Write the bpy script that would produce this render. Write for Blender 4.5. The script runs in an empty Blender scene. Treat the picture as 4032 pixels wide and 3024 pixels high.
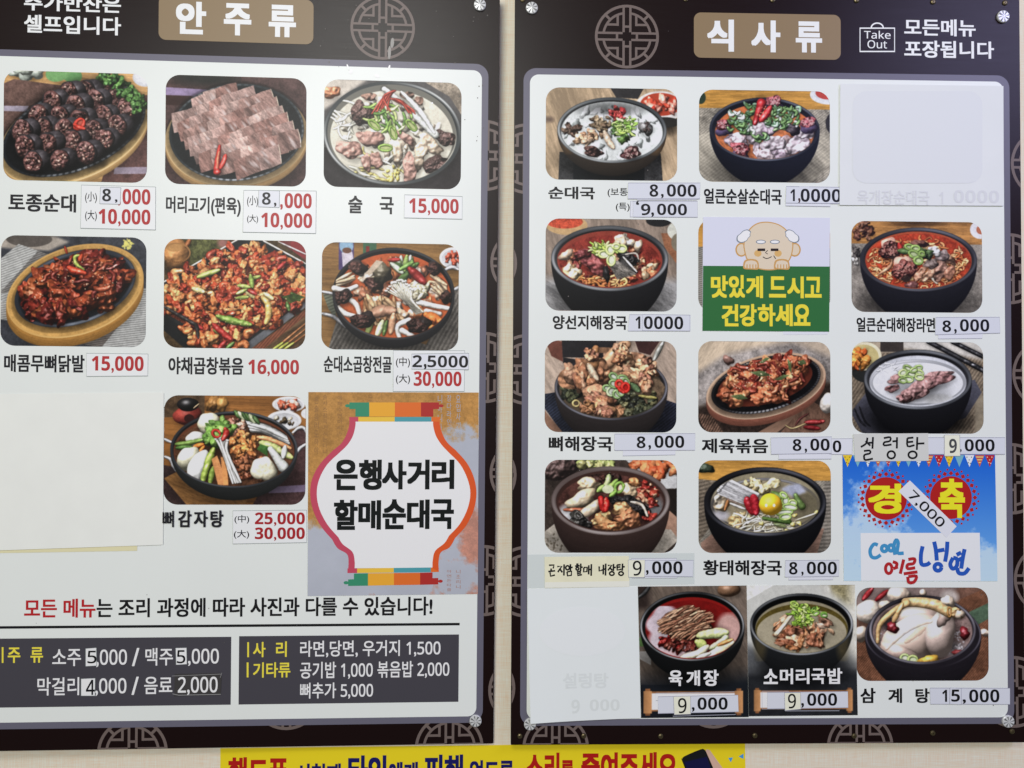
import bpy, bmesh, math, random
import numpy as np
from mathutils import Vector, Matrix

# ---------------------------------------------------------------- camera, light, exposure
scene = bpy.context.scene
FPX, PCX, PCY = 2912.0, 2016.0, 1512.0            # a 26 mm-equivalent phone lens, in photograph pixels (4032 x 3024)
def unit(v): return v / np.linalg.norm(v)
# directions of each board in camera axes (x right, y down, z forward): along its rows, down its columns
AR = unit(np.array([0.9997, 0.0061, 0.0227])); BR = np.array([-0.0036, 0.9998, -0.0198]); BR = unit(BR - AR * (AR @ BR)); NR = np.cross(AR, BR)
AL = unit(np.array([0.9987, 0.0089, 0.0501])); BL = np.array([-0.0055, 1.0, 0.0010]); BL = unit(BL - AL * (AL @ BL)); NL = np.cross(AL, BL)
W_PANEL = 0.80                                     # metres across the white panel of the right board
PR = np.array([0.036, -0.644, 1.539]) * W_PANEL    # its top left corner
C2W = np.array([AR, NR, -BR])                      # world: x along the wall, y into it, z up
FACE = 0.020                                       # the right board's face stands 20 mm off the wall
CAM = np.array([0.0, -(NR @ PR) - FACE, 1.55])
def world(p): return C2W @ p + CAM
cam_d = bpy.data.cameras.new('camera'); cam = bpy.data.objects.new('camera', cam_d); scene.collection.objects.link(cam)
cam_d.sensor_width = 36.0; cam_d.lens = 36.0 * FPX / 4032.0; cam_d.clip_start = 0.05; cam_d.clip_end = 100.0
M = Matrix.Identity(4)
for i in range(3):
    M[i][0] = C2W[i][0]; M[i][1] = -C2W[i][1]; M[i][2] = -C2W[i][2]; M[i][3] = CAM[i]
cam.matrix_world = M
scene.camera = cam
wd = bpy.data.worlds.new('World'); scene.world = wd; wd.use_nodes = True
bg = wd.node_tree.nodes['Background']; bg.inputs[0].default_value = (1.0, 1.0, 0.98, 1); bg.inputs[1].default_value = 0.14
def area(name, loc, aim, sx, sy, watts, col):
    d = bpy.data.lights.new(name, 'AREA'); d.shape = 'RECTANGLE'; d.size = sx; d.size_y = sy; d.energy = watts; d.color = col
    o = bpy.data.objects.new(name, d); scene.collection.objects.link(o); o.location = loc
    o.rotation_euler = (Vector(aim) - Vector(loc)).to_track_quat('-Z', 'Y').to_euler()
    return o
area('ceiling_or_fill_lamp', (-0.42, -2.38, 3.12), (-0.2, -0.4, 1.4), 0.85, 0.55, 21, (1.0, 1.0, 0.95))
area('ceiling_or_fill_lamp', (2.30, -1.90, 3.12), (0.8, -0.3, 1.4), 1.3, 0.9, 30, (0.58, 0.57, 1.0))
area('ceiling_or_fill_lamp', (-1.2, -5.0, 3.0), (-0.2, 0, 1.3), 2.2, 1.2, 122, (1.0, 0.99, 0.95))  # unseen fill light added behind the camera to brighten the boards
scene.view_settings.view_transform = 'Standard'; scene.view_settings.look = 'None'
scene.view_settings.exposure = 0.0; scene.view_settings.gamma = 1.0; scene.view_settings.use_curve_mapping = False

# ---------------------------------------------------------------- boards as planes
class Plane:
    def __init__(s, a, b, n, p):
        s.a, s.b, s.n, s.p = a, b, n, p
        aw, bw, nw, pw = C2W @ a, -(C2W @ b), -(C2W @ n), world(p)
        s.m = Matrix([[aw[i], bw[i], nw[i], pw[i]] for i in range(3)] + [[0, 0, 0, 1]])
    def uv(s, x, y):
        """place on the board (metres from its corner, right and up) of a point read off the photograph"""
        d = np.array([(x - PCX) / FPX, (y - PCY) / FPX, 1.0])
        P = d * ((s.n @ s.p) / (s.n @ d)) - s.p
        return float(P @ s.a), float(-(P @ s.b))
RIGHT = Plane(AR, BR, NR, PR)
_d = np.array([(1990 - PCX) / FPX, 0.0, 1.0]); _P = _d * ((NR @ PR) / (NR @ _d))
_L0 = np.array([-1.100, -1.026, 2.350])
LEFT = Plane(AL, BL, NL, _L0 * ((NL @ _P) / (NL @ _L0)))
WALL = Plane(AR, BR, NR, PR + NR * FACE)

# ---------------------------------------------------------------- materials
ILL = 0.86
def lin(c):
    c = np.asarray(c, float) / 255.0
    return np.where(c <= 0.04045, c / 12.92, ((c + 0.055) / 1.055) ** 2.4)
MATS = {}
def mat(c, rough=0.42, spec=0.3, metal=0.0, raw=None, key=None, var=0.0, vscale=30.0):
    k = key or (tuple(c), rough, spec, metal, var)
    if k in MATS: return MATS[k]
    m = bpy.data.materials.new('print_%d_%d_%d' % tuple(int(v) for v in c)); m.use_nodes = True
    p = m.node_tree.nodes['Principled BSDF']; l = np.clip(lin(c) / ILL, 0, 0.9) if raw is None else np.array(raw)
    p.inputs['Base Color'].default_value = (*[float(v) for v in l], 1); p.inputs['Roughness'].default_value = rough
    p.inputs['Specular IOR Level'].default_value = spec; p.inputs['Metallic'].default_value = metal
    if var:
        nt = m.node_tree; tc = nt.nodes.new('ShaderNodeTexCoord'); nz = nt.nodes.new('ShaderNodeTexNoise'); nz.inputs['Scale'].default_value = vscale; nz.inputs['Detail'].default_value = 8
        mr = nt.nodes.new('ShaderNodeMapRange'); mr.inputs[1].default_value = 0.3; mr.inputs[2].default_value = 0.7; mr.inputs[3].default_value = 1 - var; mr.inputs[4].default_value = 1 + var
        mx = nt.nodes.new('ShaderNodeVectorMath'); mx.operation = 'SCALE'; mx.inputs[0].default_value = [float(v) for v in l]
        nt.links.new(tc.outputs['Object'], nz.inputs['Vector']); nt.links.new(nz.outputs['Fac'], mr.inputs[0]); nt.links.new(mr.outputs[0], mx.inputs['Scale']); nt.links.new(mx.outputs[0], p.inputs['Base Color'])
    MATS[k] = m
    return m
def picture_material(name, px, rough=0.38):
    """material of a printed picture whose colours were painted by the functions above"""
    px = np.asarray(px)
    h, w = px.shape[:2]
    img = bpy.data.images.new(name, w, h); a = np.ones((h, w, 4), np.float32)
    l = np.where(px <= 0.04045, px / 12.92, ((px + 0.055) / 1.055) ** 2.4) / ILL
    l = np.clip(l, 0, 0.9)
    a[..., :3] = np.where(l <= 0.0031308, l * 12.92, 1.055 * l ** (1 / 2.4) - 0.055)[::-1]
    img.pixels.foreach_set(a.ravel()); img.update(); img.pack()
    m = bpy.data.materials.new(name); m.use_nodes = True; nt = m.node_tree; p = nt.nodes['Principled BSDF']
    t = nt.nodes.new('ShaderNodeTexImage'); t.image = img; t.extension = 'EXTEND'
    nt.links.new(t.outputs['Color'], p.inputs['Base Color']); p.inputs['Roughness'].default_value = rough; p.inputs['Specular IOR Level'].default_value = 0.16
    return m
BLACK = mat((14, 14, 18)); INK = mat((20, 20, 26)); DRED = mat((172, 44, 46)); WHITE = mat((226, 228, 228)); YEL = mat((238, 214, 62))

# ---------------------------------------------------------------- mesh helpers
COL = scene.collection
def link(name, me, m, parent=None, matrix=None):
    o = bpy.data.objects.new(name, me); COL.objects.link(o)
    if m is not None: me.materials.append(m)
    if parent is not None: o.parent = parent
    elif matrix is not None: o.matrix_world = matrix
    return o
def tag(o, label=None, cat=None, group=None, kind=None):
    if label: o['label'] = label
    if cat: o['category'] = cat
    if group: o['group'] = group
    if kind: o['kind'] = kind
    return o
class Ctx:
    """a sheet one can lay parts on: its plane, the object that carries them and that object's origin on the plane"""
    def __init__(s, plane, obj, org=(0.0, 0.0)): s.pl = plane; s.o = obj; s.c = org
    def uv(s, x, y):
        u, v = s.pl.uv(x, y); return u - s.c[0], v - s.c[1]
MM = 0.001
def flat(cx, name, pts, z, m, uvbox=None, local=False, smooth=False):
    """one flat printed shape; pts in photograph pixels, z in mm above the board face"""
    P = pts if local else [cx.uv(*p) for p in pts]
    me = bpy.data.meshes.new(name); me.from_pydata([(u, v, z * MM) for u, v in P], [], [list(range(len(P)))[::-1] if area2(P) < 0 else list(range(len(P)))])
    if uvbox is not None:
        (u0, v0), (u1, v1) = uvbox; lay = me.uv_layers.new(name='UVMap')
        for lp in me.loops:
            x, y, _ = me.vertices[lp.vertex_index].co; lay.data[lp.index].uv = ((x - u0) / (u1 - u0), (y - v0) / (v1 - v0))
    return link(name, me, m, cx.o)
def area2(P): return sum(P[i - 1][0] * P[i][1] - P[i][0] * P[i - 1][1] for i in range(len(P)))
def flats(cx, name, polys, z, m, local=False):
    vs, fs = [], []
    for pts in polys:
        P = pts if local else [cx.uv(*p) for p in pts]
        if area2(P) < 0: P = P[::-1]
        fs.append(list(range(len(vs), len(vs) + len(P)))); vs += [(u, v, (z + .0009 * len(fs)) * MM) for u, v in P]
    me = bpy.data.meshes.new(name); me.from_pydata(vs, [], fs)
    return link(name, me, m, cx.o)
def box_px(x0, y0, x1, y1): return [(x0, y0), (x1, y0), (x1, y1), (x0, y1)]
def rect_uv(cx, x0, y0, x1, y1):
    ym, xm = (y0 + y1) / 2, (x0 + x1) / 2
    return cx.uv(x0, ym)[0], cx.uv(xm, y1)[1], cx.uv(x1, ym)[0], cx.uv(xm, y0)[1]
def rounded(u0, v0, u1, v1, r, n=8):
    P = []
    for (x, y, a0) in ((u1 - r, v0 + r, -90), (u1 - r, v1 - r, 0), (u0 + r, v1 - r, 90), (u0 + r, v0 + r, 180)):
        for i in range(n + 1):
            a = math.radians(a0 + 90 * i / n); P.append((x + r * math.cos(a), y + r * math.sin(a)))
    return P
def ellpts(x, y, rx, ry, n=28, rot=0.0, a0=0.0, a1=2 * math.pi):
    c, s = math.cos(rot), math.sin(rot); out = []
    for i in range(n + (0 if a1 - a0 > 6.28 else 1)):
        t = a0 + (a1 - a0) * i / n; a, b = rx * math.cos(t), ry * math.sin(t); out.append((x + a * c - b * s, y + a * s + b * c))
    return out
def ribbon(pts, w, closed=False):
    """quads along a pen stroke (same units as the points)"""
    P = [np.array(p, float) for p in pts]; n = len(P); L, R = [], []
    for i in range(n):
        a = P[i - 1] if (i or closed) else P[0]; b = P[(i + 1) % n] if (i < n - 1 or closed) else P[-1]
        d = b - a; d = d / (np.linalg.norm(d) + 1e-9); q = np.array([-d[1], d[0]]) * w / 2
        L.append(P[i] + q); R.append(P[i] - q)
    out = []
    for i in range(n if closed else n - 1):
        j = (i + 1) % n; out.append([tuple(L[i]), tuple(L[j]), tuple(R[j]), tuple(R[i])])
    return out
def smooth_pts(P, k=4):
    P = [np.array(p, float) for p in P]; Q = [P[0]]
    for i in range(len(P) - 1):
        p0, p1, p2, p3 = P[max(i - 1, 0)], P[i], P[i + 1], P[min(i + 2, len(P) - 1)]
        for j in range(1, k + 1):
            t = j / k; Q.append(.5 * (2 * p1 + (p2 - p0) * t + (2 * p0 - 5 * p1 + 4 * p2 - p3) * t * t + (3 * p1 - p0 - 3 * p2 + p3) * t ** 3))
    return [tuple(q) for q in Q]
# ---- lettering
GLY = {}
def typeface(s, w):
    """the lettering's typeface: sans digits and Latin letters, bold digits for the prices"""
    hangul = any('\uac00' <= ch <= '\ud7a3' for ch in s); bold = not hangul and w > .0121
    if bold and any(ch.isdigit() for ch in s): w = .0 if w < .025 else .008
    out = ''
    for ch in s:
        if ch.isdigit() and ch.isascii(): ch = chr((0x1D7EC if bold else 0x1D7E2) + int(ch))
        elif 'A' <= ch <= 'Z': ch = chr(0x1D5A0 + ord(ch) - 65)
        elif 'a' <= ch <= 'z': ch = chr(0x1D5BA + ord(ch) - 97)
        out += ch
    return out, w
TXT = bpy.data.curves.new('lettering', 'FONT'); TXT.resolution_u = 4; TXT.fill_mode = 'FRONT'; TXO = bpy.data.objects.new('lettering', TXT)
def glyphs(s, weight):
    """triangulated lettering, made bolder by overlaying slightly shifted copies; unit box, third value is the copy's layer"""
    k = (s, round(weight, 4))
    if k not in GLY:
        body, w = typeface(s, weight); TXT.body = body; me = bpy.data.meshes.new_from_object(TXO)
        V = np.array([v.co[:2] for v in me.vertices]); F = [tuple(p.vertices) for p in me.polygons]; bpy.data.meshes.remove(me)
        wy = w * .8
        sh = [(0.0, 0.0)]
        if w > .002: sh += [(-w, -wy), (w, -wy), (-w, wy), (w, wy)]
        if w > .03: sh += [(-w, 0), (w, 0), (0, wy), (0, -wy)]
        VV = np.concatenate([np.c_[V + d, np.full(len(V), i)] for i, d in enumerate(sh)])
        FF = [tuple(i + j * len(V) for i in f) for j in range(len(sh)) for f in F]
        lo, hi = VV[:, :2].min(0), VV[:, :2].max(0); VV[:, :2] = (VV[:, :2] - lo) / (hi - lo); GLY[k] = (VV, FF)
    return GLY[k]
def text(cx, items, z, m, w=0.02, name='lettering', rot=0.0, shear=0.0, join=False):
    """items: (string, x0, y0, x1, y1) ink boxes in photograph pixels; each becomes one printed piece"""
    vs, fs, o = [], [], None
    for n, (s, x0, y0, x1, y1) in enumerate(items):
        V, F = glyphs(s, w); u0, v0, u1, v1 = rect_uv(cx, x0, y0, x1, y1); b = sum(len(q) for q in vs)
        um, vm = (u0 + u1) / 2, (v0 + v1) / 2; c, sn = math.cos(rot), math.sin(rot)
        dv = (V[:, 1] - .5) * (v1 - v0); du = (V[:, 0] - .5) * (u1 - u0) + shear * dv
        vs.append(np.c_[um + du * c - dv * sn, vm + du * sn + dv * c, (z + .004 * V[:, 2]) * MM])
        fs += [tuple(i + b for i in f) for f in F]
        if not join or n == len(items) - 1:
            me = bpy.data.meshes.new(name); me.from_pydata(np.concatenate(vs), [], fs); o = link(name, me, m, cx.o); vs, fs = [], []
    return o
def cr(ox, oy, s=2.212):
    """reads points and boxes off an enlargement of the photograph with that origin and scale"""
    def f(*v): return tuple((ox if i % 2 == 0 else oy) + q / s for i, q in enumerate(v))
    return f
def tx(f, *items): return [(t[0],) + f(*t[1:]) for t in items]
# ---- sheets stuck on a board
THICK = 0.35
def sheet_mesh(name, P, z0, th, grid=None, lift=None):
    """thin sheet through four corners (local metres, clockwise from top left)"""
    if grid is None:
        vs = [(u, v, z0 * MM) for u, v in P] + [(u, v, (z0 + th) * MM) for u, v in P]
        fs = [(4, 7, 6, 5), (0, 1, 2, 3), (0, 4, 5, 1), (1, 5, 6, 2), (2, 6, 7, 3), (3, 7, 4, 0)]
        fs = [f[::-1] for f in fs[1:]] + [(4, 7, 6, 5)]
    else:
        n = grid; vs, fs = [], []
        for k in (0, 1):
            for j in range(n + 1):
                for i in range(n + 1):
                    s, t = i / n, j / n
                    u = (P[0][0] * (1 - s) + P[1][0] * s) * (1 - t) + (P[3][0] * (1 - s) + P[2][0] * s) * t
                    v = (P[0][1] * (1 - s) + P[1][1] * s) * (1 - t) + (P[3][1] * (1 - s) + P[2][1] * s) * t
                    vs.append((u, v, (z0 + th * k + lift(s, t)) * MM))
        q = (n + 1) * (n + 1)
        for j in range(n):
            for i in range(n):
                a = j * (n + 1) + i; b = a + 1; c = b + n + 1; d = a + n + 1
                fs += [(q + a, q + d, q + c, q + b), (a, b, c, d)]
    me = bpy.data.meshes.new(name); me.from_pydata(vs, [], fs); me.update()
    if grid: 
        for p in me.polygons: p.use_smooth = True
    return me
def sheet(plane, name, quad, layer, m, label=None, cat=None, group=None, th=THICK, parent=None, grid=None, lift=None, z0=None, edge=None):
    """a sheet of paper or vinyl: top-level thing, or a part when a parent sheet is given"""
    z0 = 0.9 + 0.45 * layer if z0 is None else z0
    if parent is None:
        P = [plane.uv(*p) for p in quad]; c = (sum(p[0] for p in P) / 4, sum(p[1] for p in P) / 4)
        me = sheet_mesh(name, [(u - c[0], v - c[1]) for u, v in P], z0, th, grid, lift)
        o = link(name, me, m, None, plane.m @ Matrix.Translation((c[0], c[1], 0))); tag(o, label, cat, group)
        cx = Ctx(plane, o, c)
    else:
        P = [parent.uv(*p) for p in quad]; o = link(name, sheet_mesh(name, P, z0, th, grid, lift), m, parent.o); cx = Ctx(plane, o, parent.c)
        o.matrix_parent_inverse = Matrix.Identity(4)
    cx.top = z0 + th + 0.07
    if edge: flats(cx, 'shadow_dirt_edge', ribbon(quad, 2.3, True), cx.top - .03, mat(edge, .6))  # grey border line: thin edge shadow and dirt drawn as colour
    return cx
# ---------------------------------------------------------------- printed food pictures (numpy painter)

RNG = np.random.RandomState(7)
def _fractal(n, p, seed):
    r = np.random.RandomState(seed)
    f = np.fft.fftfreq(n)
    d = np.sqrt(f[:, None] ** 2 + f[None, :] ** 2); d[0, 0] = 1
    a = np.real(np.fft.ifft2(np.fft.fft2(r.randn(n, n)) / d ** p))
    a -= a.mean(); a /= a.std()
    return np.clip(0.5 + a * 0.22, 0, 1)
NZ = _fractal(512, 1.0, 1)
NZ2 = _fractal(512, 1.6, 2)
_f = np.fft.fftfreq(512); _d = np.sqrt(_f[:, None] ** 2 + _f[None, :] ** 2)
NB = np.real(np.fft.ifft2(np.fft.fft2(_fractal(512, 1.15, 3)) * np.exp(-(_d / .11) ** 2)))
GY, GX = np.gradient(NB)
GX /= GX.std() * 1.6; GY /= GY.std() * 1.6
LT = np.array([-0.38, -0.62, 0.69])
HV = np.array([-0.2, -0.33, 0.92])
def C(*c): return np.array(c, float) / 255.0

class Pic:
    """Paints one printed food photograph; coordinates are read off an enlargement with origin (ox, oy) and scale sc."""
    def __init__(s, ox, oy, sc, rect, seed, k=0.6):
        s.o = (ox, oy); s.sc = sc; s.r = rect; s.k = k; s.q = k / sc
        s.w = int((rect[2] - rect[0]) * k); s.h = int((rect[3] - rect[1]) * k)
        s.a = np.zeros((s.h, s.w, 3)); s.R = np.random.RandomState(seed); s.clip = None
    def T(s, x, y): return ((s.o[0] - s.r[0]) * s.k + x * s.q, (s.o[1] - s.r[1]) * s.k + y * s.q)
    def win(s, x0, y0, x1, y1):
        x0 = max(0, int(x0)); y0 = max(0, int(y0)); x1 = min(s.w, int(x1) + 2); y1 = min(s.h, int(y1) + 2)
        if x1 <= x0 or y1 <= y0: return None
        yy, xx = np.mgrid[y0:y1, x0:x1]
        return slice(y0, y1), slice(x0, x1), xx + 0.5, yy + 0.5
    def put(s, sy, sx, m, c):
        if s.clip is not None: m = m * s.clip[sy, sx]
        m = m[..., None]
        s.a[sy, sx] = s.a[sy, sx] * (1 - m) + np.clip(c, 0, 1) * m
    def mul(s, sy, sx, f): 
        if s.clip is not None: f = 1 - (1 - f) * s.clip[sy, sx]
        s.a[sy, sx] *= f[..., None]
    def n(s, xx, yy, f=1.0, off=None, A=None, fy=None):
        A = NZ if A is None else A
        ox, oy = off if off is not None else s.R.randint(0, 512, 2)
        return A[((yy * (fy or f)).astype(int) + oy) % 512, ((xx * f).astype(int) + ox) % 512]
    def fill(s, c, var=.12, f=.8):
        W = s.win(0, 0, s.w, s.h); s.put(W[0], W[1], np.ones((s.h, s.w)), c * (1 + var * 2 * (s.n(W[2], W[3], f) - .5))[..., None])
    def _rotnoise(s, xx, yy, ang, f, fy):
        c, d = math.cos(ang), math.sin(ang)
        u = xx * c + yy * d; v = -xx * d + yy * c
        o = s.R.randint(0, 512, 2)
        return NZ[((v * fy).astype(int) + o[1]) % 512, ((u * f).astype(int) + o[0]) % 512]
    def poly(s, pts, c, var=.12, f=1.0, grain=None, grad=0., soft=0., gdir=(0, 1), stripe=None):
        P = np.array([s.T(*p) for p in pts]); e = 2 + soft
        W = s.win(P[:, 0].min() - e, P[:, 1].min() - e, P[:, 0].max() + e, P[:, 1].max() + e)
        if W is None: return
        sy, sx, xx, yy = W; m = np.zeros(xx.shape)
        for dx, dy in ((-.25, -.25), (.25, -.25), (-.25, .25), (.25, .25)):
            ins = np.zeros(xx.shape, bool); X = xx + dx; Y = yy + dy
            for i in range(len(P)):
                x1, y1 = P[i - 1]; x2, y2 = P[i]
                if y1 == y2: continue
                cr = ((y1 > Y) != (y2 > Y)) & (X < (x2 - x1) * (Y - y1) / (y2 - y1) + x1)
                ins ^= cr
            m += ins * .25
        if soft > 0:
            for ax in (0, 1):
                kk = int(soft) * 2 + 1; ker = np.ones(kk) / kk
                m = np.apply_along_axis(lambda v: np.convolve(np.pad(v, kk // 2, 'edge'), ker, 'valid'), ax, m)
        if grain is not None: nn = s._rotnoise(xx, yy, grain[0], grain[1], grain[2])
        else: nn = s.n(xx, yy, f)
        t = 1 + var * 2 * (nn - .5)
        if stripe is not None:
            an, per, dep = stripe
            t = t * (1 - dep * (.5 + .5 * np.cos((xx * math.cos(an) + yy * math.sin(an)) * 2 * math.pi / (per * s.q))))
        if grad:
            g = (xx - xx.min()) / max(1, np.ptp(xx)) * gdir[0] + (yy - yy.min()) / max(1, np.ptp(yy)) * gdir[1]
            t = t * (1 + grad * (g - .5))
        s.put(sy, sx, m, c * t[..., None])
    def rect(s, x0, y0, x1, y1, c, **k): s.poly([(x0, y0), (x1, y0), (x1, y1), (x0, y1)], c, **k)
    def shade(s, cx, cy, rx, ry, a=.5, rot=0, p=1.0):
        x, y = s.T(cx, cy); rx *= s.q; ry *= s.q; M = max(rx, ry)
        W = s.win(x - M, y - M, x + M, y + M)
        if W is None: return
        sy, sx, xx, yy = W; c, d = math.cos(rot), math.sin(rot)
        u = ((xx - x) * c + (yy - y) * d) / rx; v = (-(xx - x) * d + (yy - y) * c) / ry
        s.mul(sy, sx, 1 - a * np.clip(1 - (u * u + v * v), 0, 1) ** p)
    def ell(s, cx, cy, rx, ry, c, rot=0, var=.1, f=1.0, a=1.0, grad=0., soft=1., irr=0):
        x, y = s.T(cx, cy); rx *= s.q; ry *= s.q; M = max(rx, ry) + 2
        W = s.win(x - M, y - M, x + M, y + M)
        if W is None: return
        sy, sx, xx, yy = W; cc, d = math.cos(rot), math.sin(rot)
        u = ((xx - x) * cc + (yy - y) * d) / rx; v = (-(xx - x) * d + (yy - y) * cc) / ry
        r = np.sqrt(u * u + v * v)
        if irr:
            th = np.arctan2(v, u); q = 1
            for kf in (2, 3, 5): q = q + irr / kf * 2 * np.sin(kf * th + s.R.rand() * 6.28)
            r = r / q
        m = np.clip((1 - r) * min(rx, ry) / soft + .5, 0, 1) * a
        t = 1 + var * 2 * (s.n(xx, yy, f) - .5) + grad * v
        s.put(sy, sx, m, c * t[..., None])
    def blob(s, cx, cy, rx, ry, c, rot=0, var=.18, bump=.5, gloss=.25, irr=.16, shadow=.45, flat=0, f=1.0, amb=.38, spec=18, tint=None):
        bump *= .6; shadow *= .75; gloss *= .85; var *= .8
        x, y = s.T(cx, cy); rx = max(rx * s.q, 1.); ry = max(ry * s.q, 1.); M = max(rx, ry) * 1.35 + 3
        if shadow:
            s.shade(cx + rx / s.q * .12, cy + ry / s.q * .28, rx / s.q * 1.3, ry / s.q * 1.3, shadow, rot)
        W = s.win(x - M, y - M, x + M, y + M)
        if W is None: return
        sy, sx, xx, yy = W; cc, d = math.cos(rot), math.sin(rot)
        u = ((xx - x) * cc + (yy - y) * d) / rx; v = (-(xx - x) * d + (yy - y) * cc) / ry
        th = np.arctan2(v, u); q = 1
        for kf in (2, 3, 5, 7): q = q + irr / kf * 2 * np.sin(kf * th + s.R.rand() * 6.28)
        r = np.sqrt(u * u + v * v) / q
        m = np.clip((1 - r) * min(rx, ry) + .5, 0, 1)
        rr = np.clip(r, 0, 1); sl = rr ** (1 + flat * 5)
        nx_, ny_ = u / np.maximum(r * q, 1e-3) * sl, v / np.maximum(r * q, 1e-3) * sl
        nx = nx_ * cc - ny_ * d; ny = nx_ * d + ny_ * cc
        o = s.R.randint(0, 512, 2)
        ix = ((xx * f).astype(int) + o[0]) % 512; iy = ((yy * f).astype(int) + o[1]) % 512
        nx = nx + bump * GX[iy, ix]; ny = ny + bump * GY[iy, ix]
        nz = np.sqrt(np.clip(1 - np.clip(sl, 0, .98) ** 2, .03, 1))
        L = np.sqrt(nx * nx + ny * ny + nz * nz); nx /= L; ny /= L; nz = nz / L
        dif = np.clip(nx * LT[0] + ny * LT[1] + nz * LT[2], 0, 1)
        sp = np.clip(nx * HV[0] + ny * HV[1] + nz * HV[2], 0, 1) ** spec * gloss
        nn = NZ[iy, ix]
        base = c * (1 + var * 2 * (nn - .5))[..., None]
        if tint is not None:
            w = np.clip((NZ2[iy, ix] - .42) * 5, 0, 1)[..., None]; base = base * (1 - w) + tint * w
        col = base * (amb + 1.0 * dif)[..., None] + sp[..., None]
        s.put(sy, sx, m, col)
    def tube(s, pts, w, c, gloss=.2, var=.12, shadow=.35, taper=None, amb=.42, smooth=True, a=1.0):
        P = np.array([s.T(*p) for p in pts], float); w = max(w * s.q, .55)
        if smooth and len(P) > 2:
            Q = [P[0]]
            for i in range(len(P) - 1):
                p0 = P[max(i - 1, 0)]; p1 = P[i]; p2 = P[i + 1]; p3 = P[min(i + 2, len(P) - 1)]
                for t in (.25, .5, .75, 1):
                    Q.append(.5 * (2 * p1 + (p2 - p0) * t + (2 * p0 - 5 * p1 + 4 * p2 - p3) * t * t + (3 * p1 - p0 - 3 * p2 + p3) * t ** 3))
            P = np.array(Q)
        W = s.win(P[:, 0].min() - 2 * w - 2, P[:, 1].min() - 2 * w - 2, P[:, 0].max() + 2 * w + 2, P[:, 1].max() + 2 * w + 2)
        if W is None: return
        sy, sx, xx, yy = W
        best = np.full(xx.shape, 1e9); nx = np.zeros(xx.shape); ny = np.zeros(xx.shape); wl = np.full(xx.shape, w)
        n = len(P) - 1; wob = .85 + .3 * s.R.rand(8)
        for i in range(n):
            ax, ay = P[i]; bx, by = P[i + 1]; l2 = (bx - ax) ** 2 + (by - ay) ** 2 + 1e-6
            t = np.clip(((xx - ax) * (bx - ax) + (yy - ay) * (by - ay)) / l2, 0, 1)
            dx = xx - ax - t * (bx - ax); dy = yy - ay - t * (by - ay)
            tt = (i + t) / n
            ww = w * ((.5 + .5 * np.sin(np.pi * tt) ** .6) * wob[i % 8]) if taper is None and smooth else (w if taper is None else w * (taper[0] + (taper[1] - taper[0]) * tt))
            dd = np.sqrt(dx * dx + dy * dy) / ww
            k = dd < best
            best = np.where(k, dd, best); nx = np.where(k, dx / ww, nx); ny = np.where(k, dy / ww, ny); wl = np.where(k, ww, wl)
        if shadow: s.mul(sy, sx, 1 - .75 * shadow * np.clip(1.9 - best, 0, 1) * (best > .6))
        m = np.clip((1 - best) * wl + .5, 0, 1) * a
        b = np.clip(best, 0, .97); nz = np.sqrt(1 - b * b); o = s.R.randint(0, 512, 2); iy = (yy.astype(int) + o[0]) % 512; ix = (xx.astype(int) + o[1]) % 512
        nx = nx * .7 + .15 * GX[iy, ix]; ny = ny * .7 + .15 * GY[iy, ix]
        dif = np.clip(nx * LT[0] + ny * LT[1] + nz * LT[2], 0, 1.05)
        sp = np.clip(nx * HV[0] + ny * HV[1] + nz * HV[2], 0, 1.05) ** 16 * gloss
        col = (c * (1 + var * 2 * (s.n(xx, yy, 1.) - .5))[..., None]) * (amb + dif)[..., None] + sp[..., None]
        s.put(sy, sx, m, col)
    def ring(s, cx, cy, rx, ry, w, c, rot=0, core=None, **k):
        if core is not None: s.ell(cx, cy, rx, ry, core, rot=rot)
        pts = []
        for i in range(13):
            t = i / 12 * 6.283; a, b = rx * math.cos(t), ry * math.sin(t)
            pts.append((cx + a * math.cos(rot) - b * math.sin(rot), cy + a * math.sin(rot) + b * math.cos(rot)))
        s.tube(pts, w, c, **dict(dict(shadow=.25), **k))
    def edge(s, cx, cy, rx, ry, wd, c, hi, rot=0, ang=(1.2, 2.4), ang2=None, p=3, dash=0):
        """rim of a bowl or plate with its printed highlights"""
        x, y = s.T(cx, cy); rx *= s.q; ry *= s.q; wd *= s.q; M = max(rx, ry) + 2
        W = s.win(x - M, y - M, x + M, y + M)
        if W is None: return
        sy, sx, xx, yy = W; cc, d = math.cos(rot), math.sin(rot)
        u = ((xx - x) * cc + (yy - y) * d) / rx; v = (-(xx - x) * d + (yy - y) * cc) / ry
        r = np.sqrt(u * u + v * v); g = np.sqrt((u / rx) ** 2 + (v / ry) ** 2) / np.maximum(r, 1e-4)
        dist = (1 - r) / np.maximum(g, 1e-4)
        m = np.clip(dist + .5, 0, 1) * np.clip(wd - dist + .5, 0, 1)
        th = np.arctan2(v, u)
        H = np.zeros(xx.shape)
        for an, amt in ang if isinstance(ang, list) else [(ang[0], 1.0)]:
            H = np.maximum(H, amt * np.clip(np.cos(th - an), 0, 1) ** p)
        prof = np.exp(-((dist - wd * .45) / (wd * .33 + .4)) ** 2)
        if dash: H = H * (.35 + .65 * (np.sin(th * dash) > -.2))
        s.put(sy, sx, m, c + (hi - c) * (H * prof)[..., None])
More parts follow.
